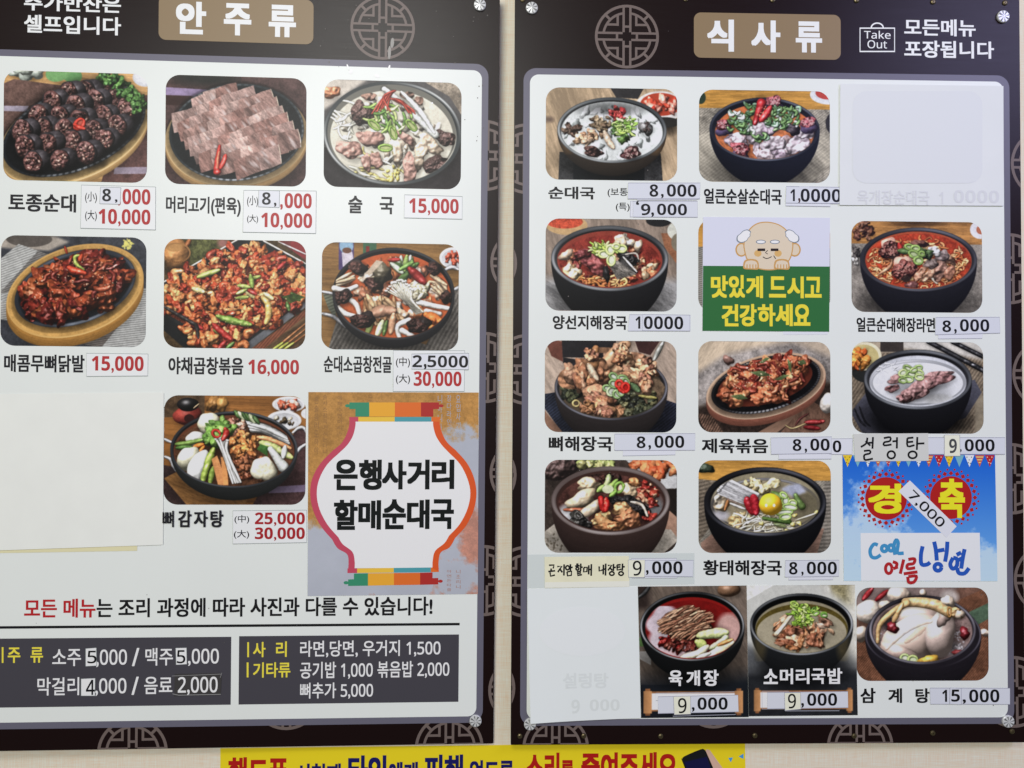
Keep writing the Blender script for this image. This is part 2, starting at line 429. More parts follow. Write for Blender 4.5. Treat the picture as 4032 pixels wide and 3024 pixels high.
    def bowl(s, cx, cy, rx, ry, depth, taper, out, rim, hi, inn, soup, sdy=.22, ss=.84, wd=22, ang=None, outhi=None, var=.1, shadow=True, innhi=None):
        if shadow: s.shade(cx, cy + depth * .9, rx * 1.15, ry * 1.0, .75)
        N = 26
        for i in range(N, -1, -1):
            t = i / N; q = 1 - taper * t ** 2.2
            k = 1 - .45 * t
            s.ell(cx, cy + depth * t, rx * q, ry * (q * .9 + .1 * (1 - t)), out * k, var=.05)
        if outhi is not None:
            for side in (-1, 1):
                s.ell(cx + side * rx * .8, cy + depth * .4, rx * .12, depth * .42, outhi, a=.35, soft=12)
        s.ell(cx, cy, rx, ry, rim, var=.04)
        s.edge(cx, cy, rx, ry, wd, rim, hi, ang=ang or [(1.9, 1.0), (-2.4, .7), (.6, .6), (-.9, .5)], p=4)
        s.ell(cx, cy + wd * .1, rx - wd, ry - wd * .9, inn, grad=.5, var=.1)
        if innhi is not None: s.edge(cx, cy + wd * .3, rx - wd * 1.4, ry - wd * 1.3, wd * .5, inn, innhi, ang=[(-1.9, .8), (-1., .5)], p=6)
        s.setclip(cx, cy + wd * .1, rx - wd, ry - wd * .9)
        if soup is not None: s.ell(cx, cy + ry * sdy, rx * ss, ry * ss, soup, var=var, f=.7, soft=1.5)
        s.clip = None
    def setclip(s, cx, cy, rx, ry, rot=0, up=0):
        x, y = s.T(cx, cy); rx *= s.q; ry *= s.q
        yy, xx = np.mgrid[0:s.h, 0:s.w]; cc, d = math.cos(rot), math.sin(rot)
        u = ((xx + .5 - x) * cc + (yy + .5 - y) * d) / rx; v = (-(xx + .5 - x) * d + (yy + .5 - y) * cc) / ry
        m = np.clip((1 - np.sqrt(u * u + v * v)) * min(rx, ry) + .5, 0, 1)
        if up: m = np.maximum(m, (yy + .5 < y) * 1.0)
        s.clip = m
    def pile(s, cx, cy, rx, ry, n, size, cols, asp=(.4, .8), rot=(0, 3.14), hgt=0, prot=0, rmax=1.0, **k):
        it = []
        for _ in range(n):
            r = math.sqrt(s.R.rand()) * rmax; t = s.R.rand() * 6.283
            a, b = r * rx * math.cos(t), r * ry * math.sin(t)
            x = cx + a * math.cos(prot) - b * math.sin(prot); y = cy + a * math.sin(prot) + b * math.cos(prot)
            it.append((y, x, y - hgt * (1 - r * r)))
        it.sort()
        for _, x, y in it:
            z = size * (.6 + .8 * s.R.rand()); c = cols[s.R.randint(len(cols))]
            s.blob(x, y, z, z * (asp[0] + (asp[1] - asp[0]) * s.R.rand()), c * (.85 + .3 * s.R.rand()), rot=rot[0] + (rot[1] - rot[0]) * s.R.rand(), **k)
    def specks(s, cx, cy, rx, ry, n, c, size=3, rot=0, a=.9):
        for _ in range(n):
            r = math.sqrt(s.R.rand()); t = s.R.rand() * 6.283; u, v = r * rx * math.cos(t), r * ry * math.sin(t)
            s.ell(cx + u * math.cos(rot) - v * math.sin(rot), cy + u * math.sin(rot) + v * math.cos(rot), size * (.5 + s.R.rand()), size * (.5 + .6 * s.R.rand()), c, rot=s.R.rand() * 3, a=a, var=.05)
    def strands(s, cx, cy, rx, ry, n, w, cols, ln=60, curl=.6, hgt=0, **k):
        for _ in range(n):
            r = math.sqrt(s.R.rand()); t = s.R.rand() * 6.283
            x, y = cx + r * rx * math.cos(t), cy + r * ry * math.sin(t) - hgt * (1 - r * r)
            a = s.R.rand() * 6.283; p = [(x, y)]
            for _i in range(3):
                a += curl * (s.R.rand() - .5) * 3; x += ln / 3 * math.cos(a); y += ln / 3 * math.sin(a) * .7; p.append((x, y))
            s.tube(p, w * (.7 + .6 * s.R.rand()), cols[s.R.randint(len(cols))] * (.85 + .3 * s.R.rand()), **k)
    def scallion(s, cx, cy, rx, ry, n, size, hgt=0, greens=None, whites=None):
        G = greens or [C(120, 165, 60), C(160, 190, 80), C(90, 140, 55)]
        for _ in range(n):
            r = math.sqrt(s.R.rand()); t = s.R.rand() * 6.283
            x, y = cx + r * rx * math.cos(t), cy + r * ry * math.sin(t) - hgt * (1 - r * r)
            z = size * (.7 + .6 * s.R.rand()); g = G[s.R.randint(len(G))]
            if s.R.rand() < .7: s.ring(x, y, z, z * (.45 + .4 * s.R.rand()), z * .28, g, rot=s.R.rand() * 3, core=(C(225, 230, 190) if s.R.rand() < .5 else None))
            else: s.blob(x, y, z * 1.1, z * .4, g, rot=s.R.rand() * 3, bump=.2)
    def sundae(s, x, y, z, rot, face=None, skin=None, ln=.9):
        """slice of blood sausage: dark casing behind a speckled cut face"""
        skin = C(92, 86, 90) if skin is None else skin; face = C(112, 74, 68) if face is None else face
        ex, ey = x + z * ln * 1.1, y - z * ln * .38
        s.shade(x + z * .4, y + z * .55, z * 1.5, z * .8, .55)
        s.tube([(x + z * .1, y - z * .04), (ex, ey)], z * .84, skin, gloss=.35, var=.12, smooth=False, shadow=.3, amb=.25)
        s.blob(x, y, z * .80, z * .92, skin * .55, rot=rot * .5, bump=.1, gloss=.1, irr=.05, shadow=0, flat=.9)
        s.blob(x - z * .03, y, z * .74, z * .86, face, rot=rot * .5, bump=.9, var=.45, gloss=.3, irr=.06, shadow=0, flat=.8, f=1.3)
        for _ in range(18):
            a = s.R.rand() * 6.28; r = math.sqrt(s.R.rand()) * .75
            s.blob(x + z * r * math.cos(a) * .8, y + z * r * math.sin(a) * .9, z * .15, z * .09, [C(176, 140, 126), C(140, 94, 84), C(48, 30, 30)][s.R.randint(3)], rot=s.R.rand() * 3, shadow=.1, bump=.3)
    def wood(s, c, c2, ang=0., f=.25, fy=3.0, pts=None, var=.2):
        if pts is None: pts = [(-9999, -9999), (99999, -9999), (99999, 99999), (-9999, 99999)]
        s.poly(pts, c, var=var, grain=(ang, f * .4, fy * .7))
    def done(s):
        b = s.a
        for ax in (0, 1): b = .25 * np.roll(b, 1, ax) + .5 * b + .25 * np.roll(b, -1, ax)
        lum = b.mean(2, keepdims=True); b = lum + .83 * (b - lum)      # a print's gamut and contrast
        b = .46 + (b - .46) * 1.12 - .012
        b = b * (1 + .04 * (s.R.rand(s.h, s.w, 1) - .5))
        return np.clip(b, 0, 1)
BLK = C(30, 32, 34); RED = C(185, 45, 38); CHILI = C(190, 40, 30); GRN = C(110, 150, 60)
def plate_oval(P, cx, cy, rx, ry, rot, wood, woodhi, side, wx=1.12, wy=1.16, dy=28, th=60, iron=None, hi=None, dash=70, lip=26):
    iron = C(34, 38, 42) if iron is None else iron; hi = C(200, 205, 210) if hi is None else hi
    P.shade(cx, cy + th + 30, rx * 1.3, ry * 1.4, .6, rot)
    for i in range(10, 0, -1): P.ell(cx, cy + dy + th * i / 10, rx * wx, ry * wy, side * (.75 + .025 * (10 - i)), rot=rot, var=.12)
    P.ell(cx, cy + dy, rx * wx, ry * wy, wood, rot=rot, var=.14, f=.5)
    P.edge(cx, cy + dy, rx * wx, ry * wy, 14, wood, woodhi, rot=rot, ang=[(1.6, .8), (-2.5, .4)], p=2)
    P.shade(cx, cy + 24, rx * 1.06, ry * 1.1, .8, rot, p=.35)
    P.ell(cx, cy, rx, ry, iron, rot=rot, var=.2)
    P.edge(cx, cy, rx, ry, lip, iron, hi, rot=rot, ang=[(1.7, .95), (-1.9, .5), (.1, .4)], p=5, dash=dash)
    P.ell(cx, cy + 4, rx - lip, ry - lip, iron * .7, rot=rot, var=.25)
def mat_weave(P, pts, c, c2, ang=.08, per=11):
    P.poly(pts, c, var=.25, f=1.6, stripe=(ang, per, .28))
def plate_dish(P, cx, cy, rx, ry, food, n=24, size=26, rim=None):
    rim = C(222, 222, 224) if rim is None else rim
    P.shade(cx, cy + ry * .3, rx * 1.15, ry * 1.2, .5)
    P.ell(cx, cy, rx, ry, rim, grad=-.1); P.ell(cx, cy + ry * .05, rx * .85, ry * .82, rim * .9, grad=.1)
    P.pile(cx, cy + ry * .08, rx * .62, ry * .5, n, size, food, bump=.5, gloss=.3)

def pic_sundae_platter(r):                       # L1
    P = Pic(0, 0, 2.212, r, 1)
    P.fill(C(196, 150, 95), .1); P.wood(C(200, 155, 98), None, .1)
    P.ell(620, 655, 90, 70, C(110, 165, 100), rot=.3); P.ell(500, 640, 110, 75, C(120, 170, 105), rot=-.3)
    for x, y in ((150, 640), (230, 670), (300, 640), (200, 620)): P.blob(x, y, 75, 55, C(205, 215, 200), bump=.2, gloss=.1)
    P.ell(1260, 660, 110, 80, C(215, 215, 220))
    mat_weave(P, [(0, 760), (120, 705), (640, 760), (400, 1700), (0, 1700)], C(128, 98, 88), None)
    mat_weave(P, [(1100, 830), (1400, 800), (1400, 1700), (850, 1700)], C(125, 88, 82), None)
    P.poly([(0, 940), (250, 935), (230, 985), (0, 985)], C(165, 155, 170)); P.poly([(1000, 1450), (1300, 1440), (1300, 1500), (990, 1510)], C(160, 145, 160))
    plate_oval(P, 645, 1130, 660, 352, -.42, C(205, 170, 110), C(235, 210, 160), C(190, 150, 95), wx=1.04, wy=1.1, dy=45, th=45)
    P.pile(1060, 790, 150, 80, 26, 46, [C(52, 84, 46)], prot=.75)
    pts = [(900, 770), (745, 800), (590, 815), (1010, 850), (820, 880), (650, 925), (450, 890), (1095, 945), (900, 1010), (520, 1020), (330, 1010), (690, 1050), (1020, 1090), (800, 1140), (370, 1130), (560, 1140), (195, 1160), (910, 1210), (620, 1235), (410, 1260), (220, 1290), (750, 1330), (520, 1400), (290, 1420)]
    for x, y in sorted(pts, key=lambda p: p[1]): P.sundae(x, y, 104 + P.R.rand() * 12, -.4 + .6 * P.R.rand(), ln=.42 + .2 * P.R.rand(), face=C(98, 64, 60), skin=C(78, 72, 76))
    P.pile(1050, 750, 190, 60, 40, 40, [C(70, 108, 54), C(88, 128, 64), C(52, 84, 44)], prot=.62, bump=1.6, gloss=.25)
    P.pile(1205, 915, 70, 90, 24, 38, [C(72, 110, 54), C(90, 130, 66), C(54, 86, 44)], prot=.3, bump=1.6, gloss=.25)
    P.ring(690, 1080, 50, 32, 16, C(205, 60, 45), rot=-.9, core=C(220, 100, 80)); P.tube([(640, 1085), (690, 1110), (735, 1120)], 16, C(205, 55, 40), gloss=.5)
    return P.done()

def pic_sliced_pork(r):                          # L2
    P = Pic(550, 280, 2.765, r, 2)
    P.fill(C(105, 78, 74)); mat_weave(P, [(200, 0), (1900, 0), (1900, 1300), (200, 1300)], C(108, 82, 78), None, per=14)
    P.poly([(200, 195), (820, 215), (650, 290), (200, 280)], C(150, 130, 165)); P.rect(200, 285, 560, 390, C(85, 58, 52), stripe=(0, 14, .3))
    P.ell(700, 80, 380, 90, C(52, 52, 48), soft=20)
    plate_oval(P, 1055, 665, 735, 525, -.14, C(205, 172, 120), C(228, 200, 150), C(180, 142, 92), wx=1.06, wy=1.02, dy=52, th=65, iron=C(46, 52, 54), dash=60)
    mer = [C(178, 156, 147), C(164, 138, 128), C(188, 168, 158), C(154, 124, 114)]
    P.ell(1050, 655, 560, 370, C(140, 112, 104), rot=-.2)
    for j in range(9):
        for i in range(9):
            x = 1050 + (i - 4) * 132 + (j - 4) * 58; y = 650 + (j - 4) * 84 - (i - 4) * 52
            dx, dy = (x - 1050) / 590, (y - 655) / 405
            if dx * dx + dy * dy > 1.0: continue
            a = -.42 + P.R.rand() * .2; w, h = 122, 108
            pt = []
            for u, v in ((-1, -1), (.1, -1.05), (1, -1), (1.05, 0), (1, 1), (0, 1.06), (-1, 1), (-1.04, 0)):
                u *= .95 + .1 * P.R.rand(); v *= .95 + .1 * P.R.rand()
                pt.append((x + w * u * math.cos(a) - h * v * math.sin(a) * .5, y + w * u * math.sin(a) + h * v * math.cos(a)))
            P.shade(x + 8, y + 20, 160, 138, .42, a)
            P.poly(pt, mer[P.R.randint(4)] * np.array([1.04, .97, .96]) * (.86 + .14 * P.R.rand()), var=.34, grain=(a + 1.15, .5, 2.2), grad=-.14)
            for _ in range(3):
                u, v = P.R.rand(2) * 1.2 - .6
                P.ell(x + w * u * .8, y + h * v * .8, 46, 12, C(208, 194, 190) if P.R.rand() < .5 else C(150, 112, 102), rot=a + 1.15, a=.7, soft=3)
            if P.R.rand() < .35: P.tube([pt[2], pt[3], pt[4]], 5, C(222, 200, 176), shadow=.25)
    P.tube([(870, 820), (850, 960), (845, 1095)], 44, C(196, 48, 40), gloss=.6, taper=(.35, 1)); P.tube([(935, 915), (915, 990), (880, 1060)], 24, C(205, 55, 45), gloss=.5)
    P.tube([(865, 880), (850, 960), (848, 1060)], 12, C(225, 130, 95), shadow=0)
    return P.done()

def pic_sulguk(r):                               # L3
    P = Pic(1000, 0, 2.212, r, 3)
    P.fill(C(95, 92, 90)); P.poly([(600, 690), (1000, 690), (800, 830), (600, 980)], C(205, 195, 180), soft=4); P.blob(660, 820, 80, 60, C(214, 140, 100), bump=.8); P.poly([(1450, 690), (1850, 690), (1850, 1050), (1700, 830)], C(175, 160, 140), var=.3)
    P.poly([(600, 1300), (1850, 1200), (1850, 1700), (600, 1700)], C(62, 58, 58))
    P.bowl(1205, 1160, 600, 450, 60, .1, C(70, 72, 70), C(66, 70, 70), C(190, 192, 190), C(68, 72, 72), C(222, 216, 196), sdy=.04, ss=.93, wd=30, var=.12)
    P.setclip(1200, 1165, 560, 430)
    P.ell(1200, 1165, 560, 425, C(222, 216, 196), var=.1, f=.6)
    P.edge(1200, 1165, 562, 428, 60, C(120, 118, 108), C(120, 118, 108), ang=[(-1.6, 1)], p=1)
    P.ell(1200, 1190, 535, 400, C(224, 218, 198), var=.08)
    P.pile(1200, 1180, 440, 320, 60, 55, [C(216, 206, 184), C(205, 186, 162), C(224, 216, 198)], bump=.5, gloss=.15, shadow=.18)
    for x, y in ((1330, 830), (1420, 880), (1000, 850)): P.blob(x, y, 55, 40, C(135, 105, 90), bump=1.2)
    P.strands(850, 1060, 150, 120, 16, 11, [C(225, 222, 200), C(235, 232, 214)], ln=230, curl=.5)
    P.strands(1150, 1480, 200, 90, 18, 12, [C(228, 224, 200), C(215, 200, 120)], ln=220, curl=.6)
    P.pile(1210, 1510, 70, 60, 12, 26, [C(210, 190, 90), C(225, 205, 110)], gloss=.4)
    for x, y, rx, ry, ro in ((940, 1000, 95, 110, .3), (1660, 1190, 90, 70, .6), (1590, 1420, 105, 85, -.3)): P.blob(x, y, rx, ry, C(96, 74, 68), rot=ro, bump=1.4, var=.5, f=1.5, gloss=.3)
    for x, y, rx, ry, ro in ((1010, 1210, 105, 75, .2), (830, 1310, 115, 75, .5), (1320, 1200, 85, 40, .7), (1360, 1460, 75, 120, .1), (1060, 1400, 60, 70, .3), (980, 1420, 45, 70, 0)): P.blob(x, y, rx, ry, C(170, 130, 116), rot=ro, bump=.8, flat=.5, gloss=.15)
    for x, y, rx, ry, ro in ((1540, 1250, 120, 60, .6), (1450, 1330, 60, 120, .2), (1250, 1330, 45, 110, .1)): P.blob(x, y, rx, ry, C(205, 182, 155), rot=ro, bump=.6, flat=.4)
    P.tube([(1130, 780), (1290, 900), (1450, 1050), (1580, 1165)], 46, C(224, 226, 216), taper=(.5, .7)); P.tube([(1280, 800), (1440, 960), (1570, 1150)], 22, C(232, 232, 224))
    for _ in range(26):
        x, y = 1190 + 150 * (P.R.rand() - .5) * 2, 1010 + 110 * (P.R.rand() - .5) * 2; a = P.R.rand() * 3
        P.tube([(x, y), (x + 60 * math.cos(a), y + 60 * math.sin(a)), (x + 110 * math.cos(a + .3), y + 110 * math.sin(a + .3))], 13, [C(130, 165, 75), C(95, 135, 60), C(180, 195, 120)][P.R.randint(3)], gloss=.3)
    for x, y, ro in ((1045, 1095, .7), (1145, 1290, 0), (1370, 1090, .8), (1210, 1160, 1.2)): P.ring(x, y, 58, 26, 11, C(126, 156, 70), rot=ro, core=C(186, 196, 128))
    for _ in range(9):
        x = 1010 + P.R.rand() * 180; P.tube([(x, 940 + P.R.rand() * 60), (1120 + P.R.rand() * 60, 850), (1200 + P.R.rand() * 30, 790)], 9, C(180, 70, 55))
    for _ in range(7): P.tube([(1180 + P.R.rand() * 60, 860), (1290, 870 + P.R.rand() * 40), (1340 + P.R.rand() * 80, 960 + P.R.rand() * 40)], 9, C(188, 72, 56))
    P.clip = None
    P.edge(1205, 1160, 600, 450, 26, C(70, 74, 74), C(225, 226, 222), ang=[(-.8, .9), (2.7, .9), (2.1, .6)], p=5)
    return P.done()

def pic_chicken_feet(r):                         # L4
    P = Pic(0, 700, 2.212, r, 4)
    P.fill(C(62, 64, 70), .25, .5)
    P.poly([(0, 520), (480, 515), (600, 560), (420, 640), (0, 620)], C(160, 150, 138), soft=3); P.ell(250, 540, 200, 70, C(95, 88, 82))
    P.poly([(0, 720), (160, 585), (560, 720), (0, 1180)], C(196, 196, 192), stripe=(1.2, 20, .3)); P.poly([(330, 640), (560, 720), (60, 1010), (0, 1010)], C(140, 136, 132), stripe=(1.2, 18, .35))
    P.poly([(1240, 950), (1290, 950), (1290, 1480), (860, 1480)], C(200, 200, 196), stripe=(1.45, 19, .35)); P.poly([(1030, 1180), (1120, 1180), (880, 1480), (660, 1430)], C(120, 112, 106), stripe=(1.4, 18, .35))
    P.poly([(0, 1080), (110, 1100), (110, 1250), (0, 1240)], C(200, 198, 192), stripe=(1.4, 20, .3))
    P.specks(1110, 570, 45, 45, 24, C(225, 215, 110), 12)
    plate_oval(P, 655, 960, 545, 310, -.33, C(204, 156, 84), C(228, 190, 120), C(178, 126, 58), wx=1.13, wy=1.23, dy=24, th=80, iron=C(46, 50, 58), hi=C(140, 148, 160), dash=0, lip=34)
    cols = [C(120, 48, 30), C(140, 62, 36), C(105, 36, 26), C(158, 80, 44), C(92, 30, 24)]
    P.ell(650, 950, 480, 240, C(60, 24, 20), rot=-.33)
    P.pile(655, 955, 455, 215, 115, 84, cols, hgt=70, prot=-.33, bump=1.4, gloss=.4, var=.35, irr=.22, spec=14, f=.8)
    P.strands(650, 930, 420, 190, 12, 20, cols, ln=150, curl=.8, gloss=.4, hgt=70)
    P.specks(650, 920, 420, 200, 46, C(232, 214, 180), 6, rot=-.33)
    P.tube([(690, 675), (650, 690), (660, 750), (730, 800)], 15, C(165, 180, 80), gloss=.4); P.tube([(710, 670), (690, 720)], 24, C(190, 70, 40)); P.tube([(590, 780), (650, 810), (740, 830)], 26, C(196, 62, 36), gloss=.5); P.tube([(560, 600), (580, 660)], 10, C(150, 50, 30))
    return P.done()

def pic_gopchang(r):                             # L5
    P = Pic(550, 880, 2.765, r, 5)
    P.fill(C(78, 62, 40), .4, .4)
    P.ell(700, 300, 260, 200, C(86, 88, 50), soft=30, var=.5); P.ell(900, 220, 60, 50, C(160, 110, 100), soft=10)
    P.blob(400, 360, 150, 190, C(168, 116, 66), bump=.3, irr=.03, gloss=.15); P.ell(370, 270, 90, 50, C(186, 136, 80)); P.tube([(500, 260), (545, 180)], 30, C(150, 90, 50)); P.edge(400, 330, 150, 110, 16, C(168, 120, 70), C(100, 60, 30), ang=[(1.6, 1)], p=1, dash=40)
    P.poly([(1500, 180), (1900, 180), (1900, 460)], C(130, 60, 58)); P.ell(1760, 260, 140, 80, C(150, 58, 60), rot=.6); P.tube([(1500, 190), (1820, 330)], 10, C(220, 215, 210))
    P.poly([(1150, 1400), (1900, 860), (1900, 1400)], C(92, 70, 48), var=.4, grain=(-.6, .3, 3.)); P.poly([(1220, 1360), (1800, 930), (1850, 960), (1330, 1380)], C(150, 88, 62), stripe=(.7, 26, .3))
    for k in range(3): P.tube([(1460 + 60 * k, 1370), (1830, 1060 + 60 * k)], 12, C(150, 95, 55)); P.tube([(1440 + 60 * k, 1375), (1560 + 60 * k, 1290)], 14, C(165, 170, 70))
    P.poly([(240, 660), (1060, 170), (1330, 175), (1830, 430), (1830, 800), (1080, 1380), (800, 1380), (240, 1020)], C(44, 46, 46), var=.2)
    P.tube([(240, 665), (1060, 175)], 10, C(205, 200, 190), smooth=False); P.tube([(1340, 185), (1820, 435)], 10, C(205, 200, 190), smooth=False)
    P.poly([(1070, 1370), (1830, 800), (1830, 880), (1200, 1370)], C(110, 112, 116), grad=-.3); P.poly([(240, 1000), (280, 1010), (800, 1370), (500, 1370), (240, 1150)], C(36, 38, 38))
    cols = [C(176, 84, 44), C(196, 112, 60), C(158, 62, 36), C(206, 140, 84), C(140, 50, 32)]
    P.poly([(270, 720), (1130, 250), (1780, 480), (1780, 760), (1120, 1310), (900, 1330), (270, 980)], C(112, 52, 34), var=.5, f=1.4)
    it = []
    for _ in range(420):
        x, y = 260 + P.R.rand() * 1560, 230 + P.R.rand() * 1140
        if (x - 240) * .6 + (y - 700) < 40 * 0 + 0 and y < 700 - (x - 240) * .56 + 0: continue
        if y < 230 + max(0, (x - 1200) * .42) or y > 1340 - max(0, (x - 1100) * .74) or y > 1020 + (x - 240) * .62: continue
        it.append((y, x))
    for y, x in sorted(it):
        c = cols[P.R.randint(5)]; a = P.R.rand() * 6.28; l = 60 + 50 * P.R.rand()
        if P.R.rand() < .3: P.tube([(x, y), (x + l * math.cos(a), y + l * .7 * math.sin(a)), (x + l * 1.3 * math.cos(a + .7), y + l * math.sin(a + .7))], 26 + 12 * P.R.rand(), c, gloss=.4, var=.4)
        else: P.blob(x, y, 84, 52, c, rot=a, bump=1.2, gloss=.35, var=.35, irr=.3)
    for _ in range(16):
        y, x = it[P.R.randint(len(it))]; a = P.R.rand() * 3
        P.tube([(x, y), (x + 130 * math.cos(a), y + 90 * math.sin(a))], 26, [C(110, 140, 60), C(150, 165, 80), C(80, 110, 50), C(165, 45, 40), C(215, 200, 130)][P.R.randint(5)], gloss=.4)
    P.tube([(1330, 800), (1390, 870), (1400, 1000), (1370, 1080)], 34, C(218, 180, 100), gloss=.5); P.tube([(840, 1010), (1000, 1060), (1210, 1100)], 36, C(120, 150, 62), gloss=.5); P.tube([(800, 1100), (900, 1190), (990, 1260)], 34, C(170, 45, 38), gloss=.5)
    P.tube([(1200, 560), (1225, 690)], 28, C(140, 165, 75)); P.tube([(630, 590), (860, 510)], 26, C(165, 180, 90)); P.poly([(1540, 790), (1680, 750), (1800, 790), (1640, 860)], C(70, 92, 42), var=.3)
    P.specks(1100, 700, 560, 420, 200, C(226, 190, 140), 7)
    P.tube([(275, 920), (560, 1080), (620, 1130), (640, 1250)], 22, C(52, 48, 46), gloss=.3)
    return P.done()

def pic_jeongol(r):                              # L6
    P = Pic(1000, 700, 2.212, r, 6)
    P.wood(C(146, 108, 62), None, .05, .2, 2.5)
    P.rect(735, 560, 865, 810, C(88, 72, 120)); P.ell(800, 600, 60, 70, C(140, 175, 200)); P.poly([(760, 660), (850, 650), (880, 800), (770, 780)], C(205, 195, 205)); P.ell(805, 640, 40, 25, C(120, 80, 60)); P.rect(945, 560, 1060, 690, C(70, 110, 80)); P.rect(970, 600, 1000, 690, C(140, 50, 45))
    plate_dish(P, 1740, 690, 130, 95, [C(176, 70, 45)], 16, 26)
    mat_weave(P, [(650, 1500), (720, 1250), (1000, 1300), (1500, 1450), (1790, 900), (1850, 900), (1850, 1550), (600, 1550)], C(122, 116, 108), None, ang=.5, per=34)
    P.poly([(600, 1020), (700, 1030), (720, 1250), (650, 1150)], C(120, 125, 105), stripe=(1.2, 26, .3))
    for pp in ([(590, 1000), (700, 1020)], [(590, 1190), (700, 1220), (800, 1310)], [(1650, 800), (1720, 770), (1780, 790)], [(1740, 970), (1790, 940)]): P.tube(pp, 16, C(150, 150, 152), gloss=.7)
    P.bowl(1215, 1010, 530, 400, 240, .42, C(40, 40, 42), C(48, 48, 50), C(110, 112, 116), C(36, 36, 38), C(196, 92, 48), sdy=.06, ss=.94, wd=22, ang=[(2., .5), (-1., .4)])
    P.setclip(1215, 1010, 510, 380, up=1)
    P.pile(1215, 1020, 430, 300, 46, 50, [C(205, 150, 110), C(196, 120, 80), C(176, 96, 60), C(210, 180, 150)], bump=.8, gloss=.3)
    P.poly([(700, 960), (900, 930), (1700, 1030), (1700, 1150), (1400, 1400), (900, 1380)], C(200, 98, 52), var=.15, soft=6)
    P.pile(1200, 1000, 440, 270, 60, 56, [C(206, 170, 140), C(190, 130, 92), C(214, 196, 176), C(150, 96, 70), C(205, 120, 70)], bump=.8, gloss=.3)
    mush = [C(186, 140, 96), C(205, 165, 120), C(165, 118, 76)]
    for _ in range(34):
        x, y = 1160 + P.R.rand() * 260 - 200, 1020 + P.R.rand() * 170; a = .6 + P.R.rand() * 1.0
        P.tube([(x, y), (x + 130 * math.cos(a), y + 110 * math.sin(a))], 20, mush[P.R.randint(3)])
    for x, y, a in ((840, 870, 2.8), (1560, 880, .5), (1600, 950, .8)):
        for _ in range(8): P.tube([(x + P.R.rand() * 120 - 60, y + P.R.rand() * 80 - 40), (x + 130 * math.cos(a), y + 90 * math.sin(a) + P.R.rand() * 60)], 17, C(208, 176, 140))
    for pp in ([(700, 970), (800, 985), (890, 950)], [(810, 1050), (890, 1110), (920, 1200)], [(720, 1130), (800, 1190), (880, 1210)], [(1430, 1080), (1560, 1110), (1690, 1130)], [(1500, 1160), (1620, 1180)], [(1350, 1240), (1250, 1290), (1270, 1400)], [(1290, 1330), (1390, 1380)]): P.tube(pp, 32, C(228, 220, 208), gloss=.3, taper=(.8, .6))
    P.pile(1450, 980, 80, 70, 14, 40, [C(170, 165, 130), C(190, 180, 150)], gloss=.5)
    P.tube([(1030, 1190), (1120, 1160), (1220, 1160)], 48, C(186, 138, 108), gloss=.3); P.tube([(1215, 1190), (1190, 1350)], 30, C(196, 146, 110))
    P.tube([(1030, 1250), (980, 1370)], 30, C(150, 165, 90)); P.tube([(1120, 1250), (1070, 1380)], 28, C(205, 215, 160)); P.tube([(1155, 1250), (1130, 1370)], 20, C(80, 105, 50))
    P.tube([(1500, 1190), (1620, 1260)], 50, C(210, 112, 50)); P.pile(1600, 1270, 70, 40, 8, 30, [C(212, 110, 50)])
    for x, y, z in ((885, 790, 78), (1555, 790, 70), (750, 1050, 85), (1665, 1040, 66), (935, 1250, 100), (1420, 1290, 100), (1030, 930, 80)): P.blob(x + 20, y - 8, z * .95, z * .75, C(52, 42, 40), bump=.4, gloss=.4); P.blob(x, y, z * .8, z * .7, C(78, 52, 46), bump=1.4, var=.5, f=1.6)
    P.blob(1110, 830, 95, 85, C(92, 84, 66), bump=.4, gloss=.4); P.poly([(970, 830), (1060, 720), (1120, 730), (1000, 860)], C(205, 185, 160))
    for _ in range(22):
        a = -1.57 + (P.R.rand() - .5) * 2.4; x, y = 1260 + P.R.rand() * 80, 800 + P.R.rand() * 30
        P.tube([(x, y), (x + 130 * math.cos(a), y + 130 * math.sin(a))], 22, [C(110, 145, 70), C(150, 175, 90), C(85, 120, 60), C(215, 225, 200)][P.R.randint(4)], gloss=.3)
    P.tube([(1350, 790), (1480, 910)], 42, C(150, 40, 36), gloss=.4); P.tube([(1330, 840), (1250, 920)], 30, C(80, 105, 55)); P.tube([(1170, 720), (1260, 710)], 18, C(170, 50, 45))
    for i in range(15):
        t = i / 14; x0, y0 = 1150 + t * 230, 990 - 90 * math.sin(t * 3.1) - 20 * P.R.rand(); P.tube([(x0, y0), (1300 + t * 70, 1060), (1410 + t * 60, 1185 - t * 20)], 10, C(232, 224, 200)); P.blob(x0, y0, 15, 12, C(244, 238, 222), shadow=.2)
    P.clip = None
    P.edge(1215, 1010, 530, 400, 20, C(48, 48, 50), C(120, 122, 126), ang=[(1.6, .9), (2.4, .6)], p=3) if False else None
    return P.done()

